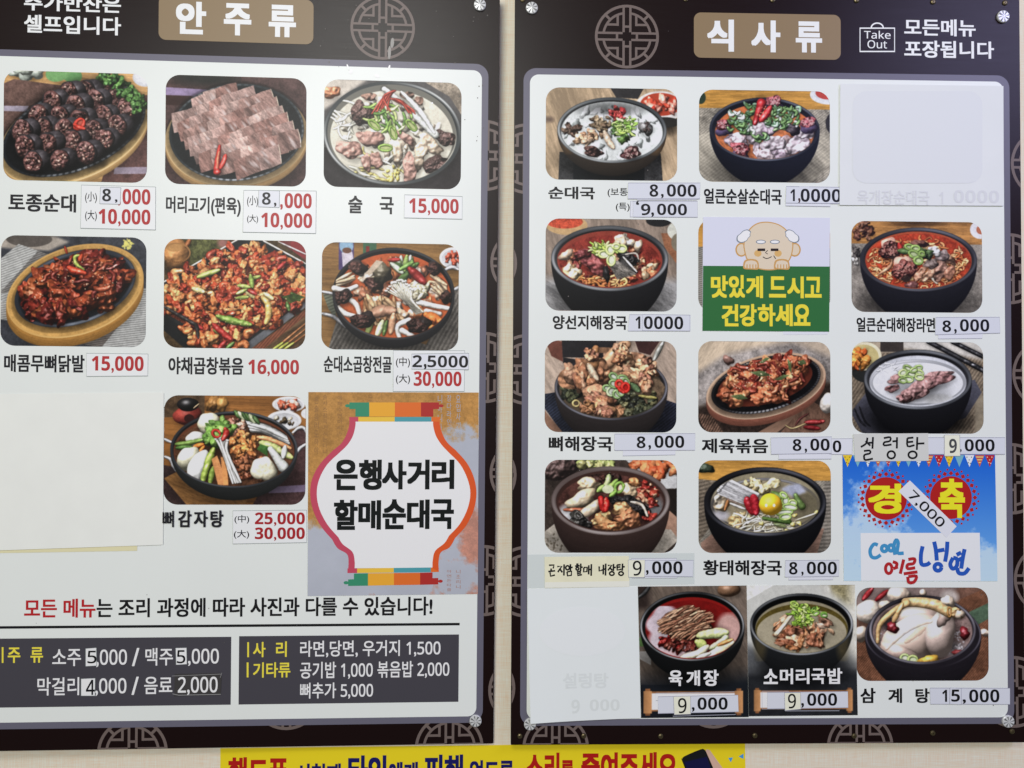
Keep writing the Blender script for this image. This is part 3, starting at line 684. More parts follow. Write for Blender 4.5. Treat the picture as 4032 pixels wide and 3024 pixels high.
def pic_gamjatang(r):                            # L7
    P = Pic(550, 1500, 2.765, r, 7)
    P.wood(C(150, 98, 48), None, .03, .2, 2.2); P.rect(200, 140, 700, 400, C(96, 74, 52), var=.3)
    P.blob(520, 380, 155, 110, C(150, 58, 48), bump=.1, irr=.05, gloss=.2); P.ell(535, 410, 55, 45, C(60, 28, 26)); P.blob(520, 260, 115, 75, C(34, 32, 32), bump=0, irr=.02, gloss=.6); P.tube([(580, 300), (640, 250)], 8, C(215, 170, 130))
    P.blob(790, 250, 80, 90, C(150, 105, 55), bump=.8); P.blob(890, 260, 70, 80, C(165, 118, 60), bump=.5)
    mat_weave(P, [(1700, 520), (1900, 500), (1900, 1400), (1200, 1400)], C(92, 66, 66), None, per=15); mat_weave(P, [(200, 900), (420, 950), (560, 1400), (200, 1400)], C(82, 62, 60), None, per=15)
    P.poly([(1430, 1150), (1900, 1120), (1900, 1200), (1400, 1220)], C(120, 104, 128))
    P.poly([(270, 1060), (420, 980), (1180, 1290), (1100, 1400), (560, 1400)], C(160, 112, 62), grain=(.4, .4, 2.5), var=.25)
    plate_dish(P, 1615, 250, 180, 85, [C(200, 90, 60), C(220, 170, 150)], 22, 34); plate_dish(P, 1565, 425, 190, 105, [C(196, 182, 150), C(80, 66, 46)], 8, 34); P.ell(1830, 350, 80, 60, C(215, 215, 218))
    for pp in ([(250, 630), (350, 670)], [(250, 820), (330, 850), (370, 930), (400, 980)], [(1660, 560), (1720, 510), (1780, 505), (1810, 560)], [(1810, 680), (1740, 730), (1700, 790)]): P.tube(pp, 17, C(165, 166, 168), gloss=.8)
    P.bowl(1025, 745, 690, 415, 330, .42, C(44, 46, 46), C(52, 54, 58), C(120, 124, 130), C(40, 40, 42), C(110, 62, 40), sdy=.05, ss=.95, wd=24, ang=[(2., .5), (-1.2, .6), (-.4, .5)])
    P.setclip(1025, 745, 668, 395, up=1)
    P.ell(1025, 775, 640, 370, C(96, 62, 42), var=.4)
    P.pile(1180, 960, 220, 140, 30, 55, [C(130, 72, 46), C(150, 92, 58), C(112, 58, 38)], bump=1.2, gloss=.4)
    P.blob(745, 470, 125, 120, C(218, 212, 180), rot=.3, bump=.1, irr=.08, gloss=.2); P.blob(600, 640, 110, 85, C(224, 220, 208), rot=-.3, bump=.1, irr=.06)
    P.tube([(395, 690), (520, 680), (680, 640)], 26, C(110, 140, 62), gloss=.3); P.tube([(400, 730), (560, 720)], 24, C(80, 115, 52)); P.tube([(590, 715), (690, 690)], 22, C(222, 120, 44)); P.tube([(650, 770), (700, 710)], 22, C(222, 120, 44))
    P.pile(1040, 490, 110, 90, 20, 50, [C(190, 140, 115), C(170, 112, 92), C(205, 160, 136)], bump=1.2, gloss=.3)
    P.pile(1130, 700, 140, 140, 40, 46, [C(196, 128, 66), C(210, 150, 90), C(176, 106, 56)], bump=1.2, gloss=.35); P.pile(1150, 900, 90, 60, 10, 46, [C(150, 92, 60)], bump=1.)
    P.pile(850, 560, 160, 110, 26, 66, [C(98, 136, 58), C(120, 158, 72), C(82, 118, 50)], bump=.7, gloss=.25, prot=-.3)
    P.blob(525, 840, 135, 110, C(220, 214, 182), rot=-.75, bump=.1, irr=.08, gloss=.25); P.blob(640, 960, 120, 205, C(224, 224, 220), rot=.35, bump=.08, irr=.06, gloss=.15)
    P.blob(1350, 960, 135, 140, C(224, 216, 184), rot=.4, bump=.12, irr=.1, gloss=.25, flat=.4)
    for _ in range(18):
        t = P.R.rand(); P.tube([(1150 + 60 * t, 420 + 130 * t), (1350 + 60 * P.R.rand(), 500 + 60 * t), (1590 + 40 * t, 600 + 90 * t)], 20, C(226, 226, 220), gloss=.2)
    for x in (1130, 1160, 1210): P.blob(x, 400 + (x - 1130) * .6, 16, 14, C(236, 234, 226))
    P.tube([(1280, 610), (1420, 640), (1640, 730)], 28, C(224, 150, 96)); P.tube([(1310, 670), (1450, 720), (1650, 830)], 40, C(190, 200, 120), gloss=.3); P.poly([(1270, 740), (1310, 685), (1390, 710), (1390, 820)], C(70, 112, 52), var=.2, grad=-.4); P.tube([(1420, 740), (1500, 850), (1560, 930)], 62, C(220, 222, 214), taper=(.5, 1)); P.tube([(1580, 710), (1560, 830)], 34, C(218, 220, 210))
    for k in range(6): P.tube([(1030 + k * 40, 330 + k * 10), (1090 + k * 40, 400 + k * 12)], 26, [C(80, 112, 56), C(196, 206, 160), C(64, 92, 48)][k % 3], gloss=.3)
    P.tube([(800, 740), (740, 900), (690, 1080)], 42, C(138, 158, 64), gloss=.35); P.tube([(800, 940), (765, 1110)], 36, C(122, 146, 58), gloss=.3)
    P.poly([(780, 850), (840, 810), (960, 1130), (855, 1140)], C(218, 146, 88), var=.15, grad=-.1); P.poly([(880, 830), (940, 815), (965, 1130), (910, 1130)], C(224, 150, 86), var=.12)
    for _ in range(20):
        t = P.R.rand(); x0 = 770 + t * 190; y0 = 620 + 60 * abs(t - .5); P.tube([(x0, y0), (890 + 60 * t, 780), (975 + 130 * t, 1120 - 20 * t)], 15, C(228, 226, 218)); P.blob(x0, y0, 15, 12, C(238, 236, 228), shadow=.2)
    P.ring(830, 575, 44, 36, 14, C(186, 48, 38), rot=.6); P.tube([(925, 520), (940, 570), (900, 640)], 32, C(176, 44, 36), gloss=.5)
    P.clip = None
    return P.done()

def pic_sundaeguk(r):                            # R1
    P = Pic(1950, 0, 2.212, r, 8)
    P.wood(C(186, 160, 126), None, 1.2, .3, 1.2); P.ell(470, 1050, 40, 25, C(120, 100, 85), soft=8)
    P.poly([(1000, 770), (1290, 770), (1240, 860), (1050, 850)], C(60, 58, 58)); P.shade(1480, 1080, 160, 120, .7)
    P.ell(1440, 920, 220, 130, C(215, 212, 205)); P.ell(1440, 905, 180, 100, C(190, 70, 45)); P.pile(1440, 910, 140, 70, 22, 45, [C(196, 66, 44), C(180, 50, 36), C(215, 130, 110)], bump=.4, gloss=.4); P.ell(1480, 1060, 130, 45, C(50, 48, 44))
    P.poly([(560, 1330), (1440, 1330), (1460, 1600), (550, 1600)], C(66, 66, 66), var=.35, f=1.5); P.rect(680, 1400, 1300, 1600, C(36, 40, 42))
    P.bowl(1015, 1135, 475, 285, 250, .42, C(58, 50, 42), C(70, 74, 76), C(190, 194, 192), C(62, 64, 64), C(214, 218, 214), sdy=.06, ss=.93, wd=26, outhi=C(165, 118, 66), ang=[(2.0, .9), (3.0, .9), (-2.5, .5), (.4, .6)])
    P.setclip(1015, 1145, 440, 255)
    P.pile(1015, 1160, 420, 225, 46, 52, [C(206, 210, 206), C(218, 222, 218), C(194, 200, 196)], bump=.35, gloss=.12, shadow=.05, irr=.3, amb=.5)
    P.shade(1015, 950, 400, 80, .5)
    P.clip = None
    P.pile(660, 1130, 70, 50, 14, 30, [C(110, 90, 74), C(84, 64, 54)], bump=1.3); P.blob(1310, 1115, 60, 62, C(110, 108, 106), gloss=.4); P.pile(1320, 1110, 25, 45, 8, 18, [C(80, 66, 62)], bump=1.)
    P.pile(820, 1200, 120, 50, 24, 34, [C(170, 136, 104), C(140, 104, 76), C(190, 160, 130)], prot=-.3, bump=.8); P.pile(920, 1070, 80, 75, 30, 28, [C(118, 100, 76), C(92, 74, 56), C(136, 118, 92)], bump=1.3); P.tube([(950, 1150), (985, 1230), (1030, 1290)], 26, C(196, 172, 146), gloss=.2)
    P.blob(850, 1325, 85, 45, C(82, 58, 52), bump=1.3, var=.5); P.blob(1180, 1330, 78, 58, C(78, 48, 48), bump=1.3, var=.5); P.specks(1180, 1330, 60, 42, 30, C(200, 170, 160), 7)
    P.pile(1060, 1000, 80, 48, 18, 28, [C(140, 44, 44), C(160, 58, 54)], bump=1.3, gloss=.4)
    P.pile(1110, 1150, 90, 85, 20, 34, [C(80, 110, 52), C(60, 88, 44)], bump=.8); P.strands(1120, 1110, 90, 60, 60, 10, [C(150, 190, 80), C(180, 210, 110), C(110, 150, 60), C(215, 228, 170)], ln=70, curl=1.5, hgt=30)
    return P.done()

def wood_top(P, x0, x1, y0, yb, split):
    P.rect(x0, y0, x1, split, C(196, 142, 62), grain=(.02, .15, 2.0), var=.2); P.rect(x0, split, x1, yb, C(168, 160, 144), var=.3, f=1.3, stripe=(.9, 22, .2))

def pic_spicy_sundaeguk(r):                      # R2
    P = Pic(2650, 320, 2.765, r, 9)
    wood_top(P, 200, 1800, 60, 1200, 300); P.ell(300, 190, 55, 70, C(50, 66, 50)); P.ell(1690, 140, 200, 105, C(215, 218, 222)); P.ell(1680, 120, 130, 70, C(190, 70, 60)); P.ell(1730, 450, 70, 110, C(56, 54, 56))
    P.poly([(200, 620), (420, 560), (1700, 560), (1800, 800), (1500, 1100), (700, 1150), (200, 1150)], C(176, 168, 150), var=.2, grain=(.7, .4, 2.0), stripe=(.9, 30, .12))
    P.bowl(995, 525, 598, 345, 500, .58, C(28, 32, 44), C(40, 44, 56), C(130, 136, 150), C(36, 40, 50), C(206, 112, 62), sdy=.1, ss=.9, wd=28, ang=[(1.7, .8), (-.9, .7), (-2.4, .4)])
    P.setclip(995, 530, 565, 315, up=1)
    P.ell(1000, 590, 520, 260, C(205, 118, 70), var=.25)
    pk = [C(176, 160, 170), C(160, 142, 154), C(190, 172, 176), C(170, 140, 140)]
    P.pile(1000, 660, 430, 170, 34, 84, pk, bump=.5, gloss=.15, var=.3, flat=.6)
    for x, y, rx, ry, ro in ((880, 560, 110, 90, -.4), (1060, 510, 110, 70, .1), (1090, 680, 125, 90, -.2), (1360, 680, 130, 100, .1), (1440, 560, 90, 70, .2), (1010, 800, 90, 55, .1), (1180, 800, 90, 55, 0), (700, 640, 80, 70, .5)): P.blob(x, y, rx, ry, pk[P.R.randint(3)], rot=ro, bump=.9, var=.3, flat=.5, gloss=.15, tint=C(196, 182, 188))
    P.blob(1300, 520, 80, 70, C(60, 52, 58), bump=.5)
    for x, y, z in ((1090, 225, 100), (545, 480, 85), (1460, 440, 90), (730, 735, 105)):
        P.blob(x + 10, y + 60, z * .95, z * .85, C(100, 84, 120), bump=.2, gloss=.2); P.blob(x, y, z, z * .62, C(140, 70, 76), bump=1.2, var=.4, f=1.5, flat=.6); P.specks(x, y, z * .8, z * .45, 26, C(205, 160, 160), 9)
    gs = [C(84, 118, 66), C(62, 96, 58), C(110, 146, 86), C(206, 216, 204), C(128, 164, 132)]
    for x, y, n, rx, ry in ((760, 440, 40, 110, 110), (1190, 370, 60, 170, 110), (970, 590, 8, 50, 40), (900, 300, 20, 70, 50)):
        for _ in range(n):
            a = P.R.rand() * 3; xx, yy = x + (P.R.rand() - .5) * 2 * rx, y + (P.R.rand() - .5) * 2 * ry; P.tube([(xx, yy), (xx + 40 * math.cos(a), yy + 40 * math.sin(a)), (xx + 70 * math.cos(a + .8), yy + 60 * math.sin(a + .8))], 17, gs[P.R.randint(5)], gloss=.3)
    P.tube([(960, 240), (930, 340), (890, 460)], 52, C(170, 36, 38), gloss=.5, taper=(1, .5)); P.tube([(1060, 280), (1010, 360), (950, 430)], 40, C(176, 38, 40), gloss=.5); P.specks(960, 350, 50, 90, 16, C(225, 150, 120), 8, rot=.4)
    P.clip = None
    return P.done()

def pic_yangseonji(r):                           # R4
    P = Pic(1950, 690, 2.212, r, 10)
    P.wood(C(150, 132, 116), None, 1.3, .4, 1.0); P.poly([(400, 900), (1600, 900), (1600, 1200), (400, 1200)], C(150, 148, 146), var=.25, grain=(.6, .5, 2.), soft=12); P.poly([(1440, 500), (1600, 500), (1600, 800), (1470, 620)], C(140, 92, 64), var=.2)
    P.ell(620, 440, 180, 85, C(196, 160, 110)); P.ell(600, 410, 160, 60, C(180, 70, 46), var=.4); P.ell(1420, 395, 110, 50, C(44, 44, 44)); P.ell(1580, 480, 85, 80, C(205, 205, 190)); P.ell(1590, 580, 60, 80, C(130, 120, 100))
    P.bowl(995, 725, 508, 285, 400, .33, C(36, 36, 38), C(64, 66, 68), C(180, 182, 184), C(54, 54, 56), C(150, 62, 48), sdy=.06, ss=.9, wd=34, ang=[(1.9, .8), (2.9, .9), (.3, .8), (-1.6, .3)])
    P.setclip(995, 735, 455, 240)
    P.ell(995, 755, 440, 230, C(140, 52, 42), var=.3)
    P.pile(995, 780, 400, 190, 110, 36, [C(150, 72, 50), C(120, 44, 38), C(176, 110, 76), C(96, 40, 36), C(190, 140, 104)], bump=1.2, gloss=.4)
    P.strands(960, 930, 260, 70, 34, 11, [C(205, 130, 66), C(196, 110, 60), C(215, 160, 100)], ln=130, curl=1.3)
    P.blob(615, 700, 62, 42, C(210, 180, 150), rot=-.5, bump=.3); P.pile(650, 840, 60, 60, 10, 42, [C(214, 190, 150), C(196, 150, 104)], bump=.6); P.pile(1330, 840, 50, 60, 8, 42, [C(214, 180, 140), C(190, 120, 80)], bump=.6); P.pile(1160, 600, 110, 40, 12, 50, [C(215, 200, 176), C(205, 180, 150)], prot=.4, bump=.5)
    P.blob(830, 740, 110, 75, C(126, 62, 62), rot=.4, bump=.9, flat=.5); P.blob(880, 800, 90, 60, C(132, 68, 66), rot=.5, bump=.9, flat=.5); P.blob(760, 690, 70, 40, C(108, 50, 50), rot=.1, bump=.9)
    P.blob(1150, 730, 110, 55, C(48, 46, 46), rot=.4, bump=1.5, var=.5, f=1.8); P.poly([(1070, 760), (1110, 710), (1230, 850), (1160, 860)], C(60, 58, 56), var=.6, f=2.); P.poly([(990, 790), (1060, 740), (1230, 860), (1060, 910)], C(120, 114, 106), var=.6, grain=(.6, .8, 3.)); P.tube([(1110, 710), (1230, 840)], 9, C(205, 200, 190)); P.tube([(1130, 690), (1220, 680), (1245, 730)], 9, C(200, 190, 176)); P.blob(965, 860, 30, 70, C(36, 34, 34), bump=.5)
    P.strands(930, 640, 90, 40, 34, 11, [C(176, 200, 90), C(150, 180, 70), C(205, 220, 140)], ln=70, curl=.8)
    for x, y, rx, ry in ((1100, 640, 40, 28), (1008, 740, 34, 46), (940, 690, 38, 28), (1000, 650, 34, 40), (1050, 620, 30, 22)): P.ring(x, y, rx, ry, 11, C(190, 208, 120), core=C(226, 232, 200))
    P.clip = None
    return P.done()

def pic_hidden(r):                               # R5, all but its left edge lies under the green sticker
    P = Pic(2600, 700, 2.765, r, 11)
    P.fill(C(160, 155, 145)); P.rect(300, 400, 2000, 760, C(196, 142, 62), grain=(.02, .15, 2.)); P.rect(300, 760, 2000, 1500, C(170, 164, 152), stripe=(1.3, 22, .45)); P.ell(1150, 1000, 600, 380, BLK)
    return P.done()

def pic_ramen(r):                                # R6
    P = Pic(3032, 690, 2.212, r, 12)
    P.rect(600, 380, 1900, 620, C(160, 112, 60), grain=(.03, .15, 1.5), var=.3); P.rect(600, 600, 1900, 1210, C(150, 142, 132), var=.25, stripe=(1.2, 14, .12)); P.pile(800, 490, 90, 90, 30, 26, [C(110, 70, 50), C(90, 56, 44), C(130, 92, 70)], bump=1.5); P.pile(750, 700, 60, 60, 12, 26, [C(190, 185, 176), C(90, 84, 80)], bump=1.); P.ell(1830, 470, 90, 80, C(215, 214, 218)); P.ell(1835, 470, 40, 40, C(190, 110, 80)); P.shade(1250, 420, 300, 40, .5)
    P.bowl(1290, 735, 508, 278, 420, .45, C(36, 36, 42), C(54, 54, 60), C(120, 122, 132), C(46, 46, 50), C(186, 84, 50), sdy=.03, ss=.91, wd=30, ang=[(1.8, .7), (-1.2, .8), (.4, .5)])
    P.setclip(1290, 745, 460, 238)
    P.ell(1290, 750, 462, 242, C(176, 62, 36), var=.3)
    P.strands(1290, 770, 420, 200, 230, 9, [C(205, 122, 66), C(214, 142, 88), C(190, 100, 54), C(222, 164, 110)], ln=110, curl=1.6, shadow=.4)
    P.tube([(940, 870), (1040, 800), (1060, 740)], 14, C(180, 130, 96)); P.tube([(1400, 890), (1450, 940)], 13, C(226, 205, 180))
    for x, y, z in ((1040, 650, 88), (1165, 820, 100)): P.blob(x + 6, y - 10, z * 1.1, z * .95, C(196, 150, 130), bump=.3); P.blob(x, y, z, z * .85, C(110, 62, 54), bump=1.4, var=.5, f=1.5, flat=.5, gloss=.4); P.specks(x, y, z * .8, z * .65, 26, C(176, 130, 116), 8)
    P.blob(1290, 600, 75, 40, C(110, 72, 62), bump=1.2); P.blob(1230, 960, 52, 38, C(120, 76, 72), bump=.4, gloss=.5); P.tube([(1120, 600), (1150, 690)], 28, C(186, 48, 40))
    for x, y, rx, ry, ro, c in ((1300, 860, 70, 36, -.9, C(160, 116, 90)), (1385, 860, 80, 40, -.7, C(186, 140, 110)), (1480, 830, 60, 85, .3, C(150, 110, 92)), (1560, 850, 50, 60, .2, C(160, 110, 86)), (1540, 720, 80, 40, .5, C(190, 140, 110)), (1400, 770, 70, 40, -.4, C(90, 76, 70)), (1500, 700, 60, 50, .4, C(120, 104, 100)), (1430, 660, 60, 36, .3, C(205, 200, 196))): P.blob(x, y, rx, ry, c, rot=ro, bump=.9, flat=.5, gloss=.25)
    P.tube([(1120, 660), (1200, 670)], 24, C(80, 106, 58)); P.pile(1360, 680, 60, 40, 10, 34, [C(64, 84, 48), C(52, 66, 42)], bump=.5)
    for x, y, rx, ry, ro in ((1215, 630, 40, 22, .3), (1265, 640, 36, 24, 0), (1250, 690, 42, 28, .4), (1290, 745, 36, 30, .2), (1320, 685, 22, 18, 0)): P.ring(x, y, rx, ry, 12, C(130, 160, 80), rot=ro, core=C(190, 205, 150))
    P.clip = None
    return P.done()

def pic_bone_soup(r):                            # R7
    P = Pic(2080, 1300, 2.212, r, 13)
    P.wood(C(172, 152, 134), None, 1.0, .5, 1.0); P.rect(290, 80, 760, 240, C(46, 44, 46)); P.poly([(140, 80), (290, 100), (300, 280), (200, 230)], C(110, 66, 54)); P.poly([(300, 240), (500, 270), (480, 300), (300, 290)], C(40, 38, 40)); P.poly([(920, 80), (1150, 80), (1060, 215), (960, 190)], C(74, 48, 46)); P.tube([(1170, 100), (1090, 260)], 22, C(150, 150, 140), gloss=.6); P.rect(610, 150, 730, 200, C(150, 110, 80))
    P.poly([(140, 560), (260, 540), (420, 900), (300, 900), (140, 680)], C(56, 62, 80), var=.3, stripe=(.9, 22, .4)); P.poly([(1180, 600), (1300, 640), (1300, 900), (1000, 900)], C(52, 56, 74), var=.3, stripe=(.9, 22, .4)); P.poly([(140, 700), (300, 890), (140, 900)], C(150, 112, 90))
    P.bowl(720, 500, 490, 285, 320, .33, C(52, 46, 45), C(50, 48, 52), C(150, 150, 160), C(44, 42, 44), C(90, 76, 60), sdy=.05, ss=.92, wd=24, ang=[(2.1, .8), (2.9, .7), (.2, .8), (-.5, .6)])
    P.setclip(720, 500, 465, 262, up=1)
    P.ell(1090, 560, 110, 140, C(120, 98, 76), var=.3)
    P.pile(900, 640, 230, 110, 80, 40, [C(62, 66, 48), C(48, 52, 40), C(84, 84, 60), C(40, 42, 36), C(110, 106, 72)], bump=1.4, gloss=.35); P.pile(360, 560, 80, 70, 26, 34, [C(66, 72, 52), C(90, 94, 66), C(46, 50, 40)], bump=1.4); P.tube([(960, 570), (1030, 580), (1110, 590)], 15, C(150, 140, 76))
    mt = [C(176, 126, 88), C(196, 150, 112), C(158, 106, 74), C(186, 140, 108), C(150, 100, 78)]
    P.blob(880, 330, 220, 130, C(168, 122, 92), rot=.45, bump=1.2, gloss=.2, var=.35, f=.7); P.pile(870, 330, 180, 100, 22, 84, mt, prot=.5, bump=.9, gloss=.2, var=.3, rot=(.5, .9), asp=(.3, .5)); P.tube([(690, 280), (770, 180), (850, 125)], 52, C(190, 144, 106), taper=(1.2, .8)); P.pile(800, 210, 50, 90, 20, 44, mt, prot=.6, bump=1.5, gloss=.3, var=.3); P.pile(1050, 330, 50, 60, 14, 46, mt, bump=1.5, var=.3); P.pile(1010, 460, 60, 70, 14, 40, mt, bump=1.4)
    P.blob(510, 400, 200, 165, C(172, 122, 88), rot=-.2, bump=1.2, gloss=.2, var=.35, f=.7); P.pile(510, 400, 150, 120, 22, 84, mt, prot=-.2, bump=.9, gloss=.2, var=.3, rot=(1.1, 1.7), asp=(.3, .5)); P.tube([(560, 300), (570, 210), (585, 160)], 40, C(184, 128, 82), taper=(1.3, .7)); P.pile(545, 220, 50, 50, 10, 40, mt, bump=1.5); P.tube([(520, 300), (560, 370), (600, 430)], 26, C(205, 180, 150))
    P.blob(600, 580, 140, 90, C(176, 128, 96), rot=.5, bump=1.1, gloss=.2, var=.35, f=.7); P.pile(600, 580, 110, 70, 14, 66, mt, prot=.6, bump=.9, gloss=.2, var=.3, rot=(.3, .8), asp=(.3, .5)); P.pile(690, 710, 110, 40, 18, 44, mt, bump=1.5); P.pile(540, 680, 90, 40, 14, 36, [C(160, 112, 72), C(140, 96, 66)], bump=1.2); P.ring(415, 640, 28, 26, 9, C(180, 160, 100))
    for x, y, rx, ry in ((740, 405, 36, 26), (820, 420, 40, 24), (690, 510, 40, 26), (725, 535, 36, 40), (770, 560, 34, 30), (745, 470, 40, 30), (850, 450, 34, 22), (800, 545, 30, 24)): P.ring(x, y, rx, ry, 11, [C(120, 150, 90), C(170, 190, 140)][P.R.randint(2)], rot=P.R.rand(), core=C(205, 212, 190))
    P.ring(790, 470, 28, 30, 13, C(196, 40, 30), rot=.4, core=C(215, 110, 80)); P.ring(845, 500, 30, 36, 14, C(205, 40, 30), core=C(190, 30, 26)); P.tube([(780, 510), (830, 545)], 16, C(200, 42, 32)); P.tube([(900, 470), (960, 530)], 24, C(90, 116, 76))
    P.clip = None
    return P.done()

def pic_jeyuk(r):                                # R8
    P = Pic(2650, 1300, 2.765, r, 14)
    P.fill(C(186, 168, 146)); P.poly([(250, 100), (1200, 100), (600, 420), (250, 500)], C(205, 184, 156), grain=(-1., .3, 1.5), var=.14); P.poly([(250, 480), (560, 270), (900, 190), (1300, 130), (1750, 300), (1750, 560), (1500, 640), (250, 850)], C(150, 142, 136), var=.35, f=.5, soft=8); P.blob(600, 330, 60, 50, C(140, 104, 92), bump=.5)
    P.poly([(250, 850), (400, 800), (1650, 560), (1750, 560), (1750, 1150), (250, 1150)], C(58, 46, 40), var=.4, soft=6); P.poly([(250, 900), (420, 930), (560, 1130), (350, 1100)], C(120, 92, 76), var=.5, stripe=(.5, 26, .5)); P.poly([(900, 1120), (1380, 850), (1330, 960), (1100, 1130)], C(150, 116, 94), grain=(-.5, .3, 2.)); P.poly([(1350, 900), (1500, 760), (1740, 900), (1740, 1130), (1150, 1130)], C(110, 82, 66), grain=(1.4, .6, 1.5), var=.25)
    P.blob(1690, 790, 95, 110, C(215, 205, 192), bump=.3, irr=.05); P.tube([(1560, 1000), (1640, 985)], 24, C(140, 36, 34), gloss=.4); P.tube([(1440, 1000), (1600, 995)], 26, C(130, 34, 34), gloss=.4); P.tube([(1430, 1050), (1590, 1065)], 22, C(110, 28, 30)); P.tube([(1440, 1010), (1300, 1065), (1220, 1030)], 8, C(170, 150, 100)); P.tube([(1330, 1030), (1380, 960), (1470, 905)], 12, C(80, 40, 36))
    plate_oval(P, 1010, 590, 610, 290, -.26, C(196, 162, 132), C(226, 198, 166), C(140, 86, 68), wx=1.09, wy=1.14, dy=16, th=75, iron=C(30, 30, 32), hi=C(190, 190, 192), dash=80, lip=30)
    cols = [C(158, 78, 50), C(176, 98, 64), C(134, 56, 40), C(190, 120, 78), C(112, 44, 34)]
    P.ell(1000, 570, 530, 230, C(100, 46, 32), rot=-.26)
    P.pile(1005, 555, 470, 180, 110, 80, cols, hgt=70, prot=-.26, bump=1.2, gloss=.35, var=.35, irr=.28)
    P.strands(1000, 560, 470, 190, 18, 18, cols + [C(205, 140, 90)], ln=140, curl=.9, gloss=.4, hgt=50)
    for x, y, a, l in ((950, 475, .15, 130), (720, 730, .15, 100), (1180, 515, -.3, 90), (1265, 390, 1.3, 90), (990, 330, -.4, 70), (1400, 350, .2, 50)): P.poly([(x - l * math.cos(a), y - l * math.sin(a)), (x + 20, y - 34), (x + l * math.cos(a), y + l * math.sin(a)), (x - 10, y + 30)], C(84, 100, 62), var=.3, grad=-.5)
    P.specks(980, 450, 420, 180, 90, C(232, 205, 170), 7, rot=-.2)
    return P.done()

def pic_seolleongtang(r):                        # R9
    P = Pic(3032, 1300, 2.212, r, 15)
    P.fill(C(150, 136, 116), .25, .6); mat_weave(P, [(600, 200), (1900, 200), (1900, 950), (600, 950)], C(140, 124, 104), None, ang=.6, per=26); P.poly([(1150, 90), (1900, 90), (1900, 260), (1500, 200), (1150, 160)], C(205, 200, 190), soft=5); P.rect(960, 90, 1160, 190, C(64, 58, 54)); P.tube([(1380, 100), (1860, 350)], 22, C(36, 36, 38), gloss=.4, smooth=False); P.tube([(1590, 100), (1860, 230)], 20, C(36, 36, 38), gloss=.4, smooth=False); P.rect(1780, 560, 1880, 900, C(140, 128, 108), soft=3)
    P.ell(830, 330, 135, 130, C(46, 48, 46)); P.ell(820, 230, 150, 125, C(214, 206, 176)); P.ell(815, 235, 130, 105, C(196, 180, 120)); P.pile(790, 260, 80, 75, 20, 52, [C(214, 120, 46), C(220, 140, 60), C(196, 90, 40)], bump=.8, gloss=.3)
    P.poly([(700, 720), (840, 540), (1780, 430), (1840, 540), (1700, 760), (1300, 900), (800, 900)], C(72, 72, 82), var=.15, grad=-.5)
    for k in range(2): P.tube([(735 + 40 * k, 690 - 20 * k), (780 + 40 * k, 790), (830 + 40 * k, 840)], 7, C(30, 30, 34))
    P.shade(1300, 800, 500, 180, .9)
    P.bowl(1285, 430, 468, 260, 330, .3, C(30, 30, 34), C(60, 62, 66), C(150, 154, 160), C(52, 52, 56), C(196, 198, 204), sdy=.1, ss=.9, wd=30, ang=[(1.9, .9), (-1.2, .7), (2.9, .6), (.2, .4)])
    P.setclip(1285, 440, 420, 215)
    P.ell(1285, 460, 418, 205, C(216, 217, 220), var=.05, f=.5); P.edge(1285, 460, 418, 205, 26, C(150, 152, 156), C(215, 216, 220), ang=[(-2.2, 1.)], p=2); P.strands(1050, 330, 160, 50, 24, 5, [C(222, 224, 228)], ln=50, shadow=.1); P.ell(1470, 600, 130, 45, C(210, 210, 208), soft=6)
    mt = [C(150, 112, 108), C(164, 126, 120), C(138, 98, 96)]
    P.shade(1300, 520, 320, 140, .35)
    for x, y, rx, ry, ro in ((1440, 400, 130, 44, -.15), (1090, 430, 70, 36, -.2), (1060, 510, 60, 34, 0), (1420, 450, 160, 56, -.25), (1280, 520, 150, 70, -.35), (1220, 560, 120, 50, -.4)): P.blob(x, y, rx, ry, mt[P.R.randint(3)], rot=ro, bump=.9, flat=.5, gloss=.15, var=.25)
    P.pile(1180, 590, 70, 30, 14, 26, mt, bump=1.); P.blob(1190, 600, 45, 26, C(80, 56, 54), rot=-.4, bump=.6)
    for x, y, rx, ry in ((1200, 335, 38, 20), (1290, 330, 34, 19), (1155, 375, 34, 26), (1230, 385, 37, 24), (1300, 372, 35, 20), (1200, 430, 44, 24), (1300, 410, 35, 22), (1155, 440, 32, 20), (1250, 350, 30, 18)): P.ring(x, y, rx, ry, 10, [C(136, 162, 90), C(164, 184, 112)][P.R.randint(2)], rot=P.R.rand() - .5, core=C(214, 222, 190))
    P.clip = None
    return P.done()

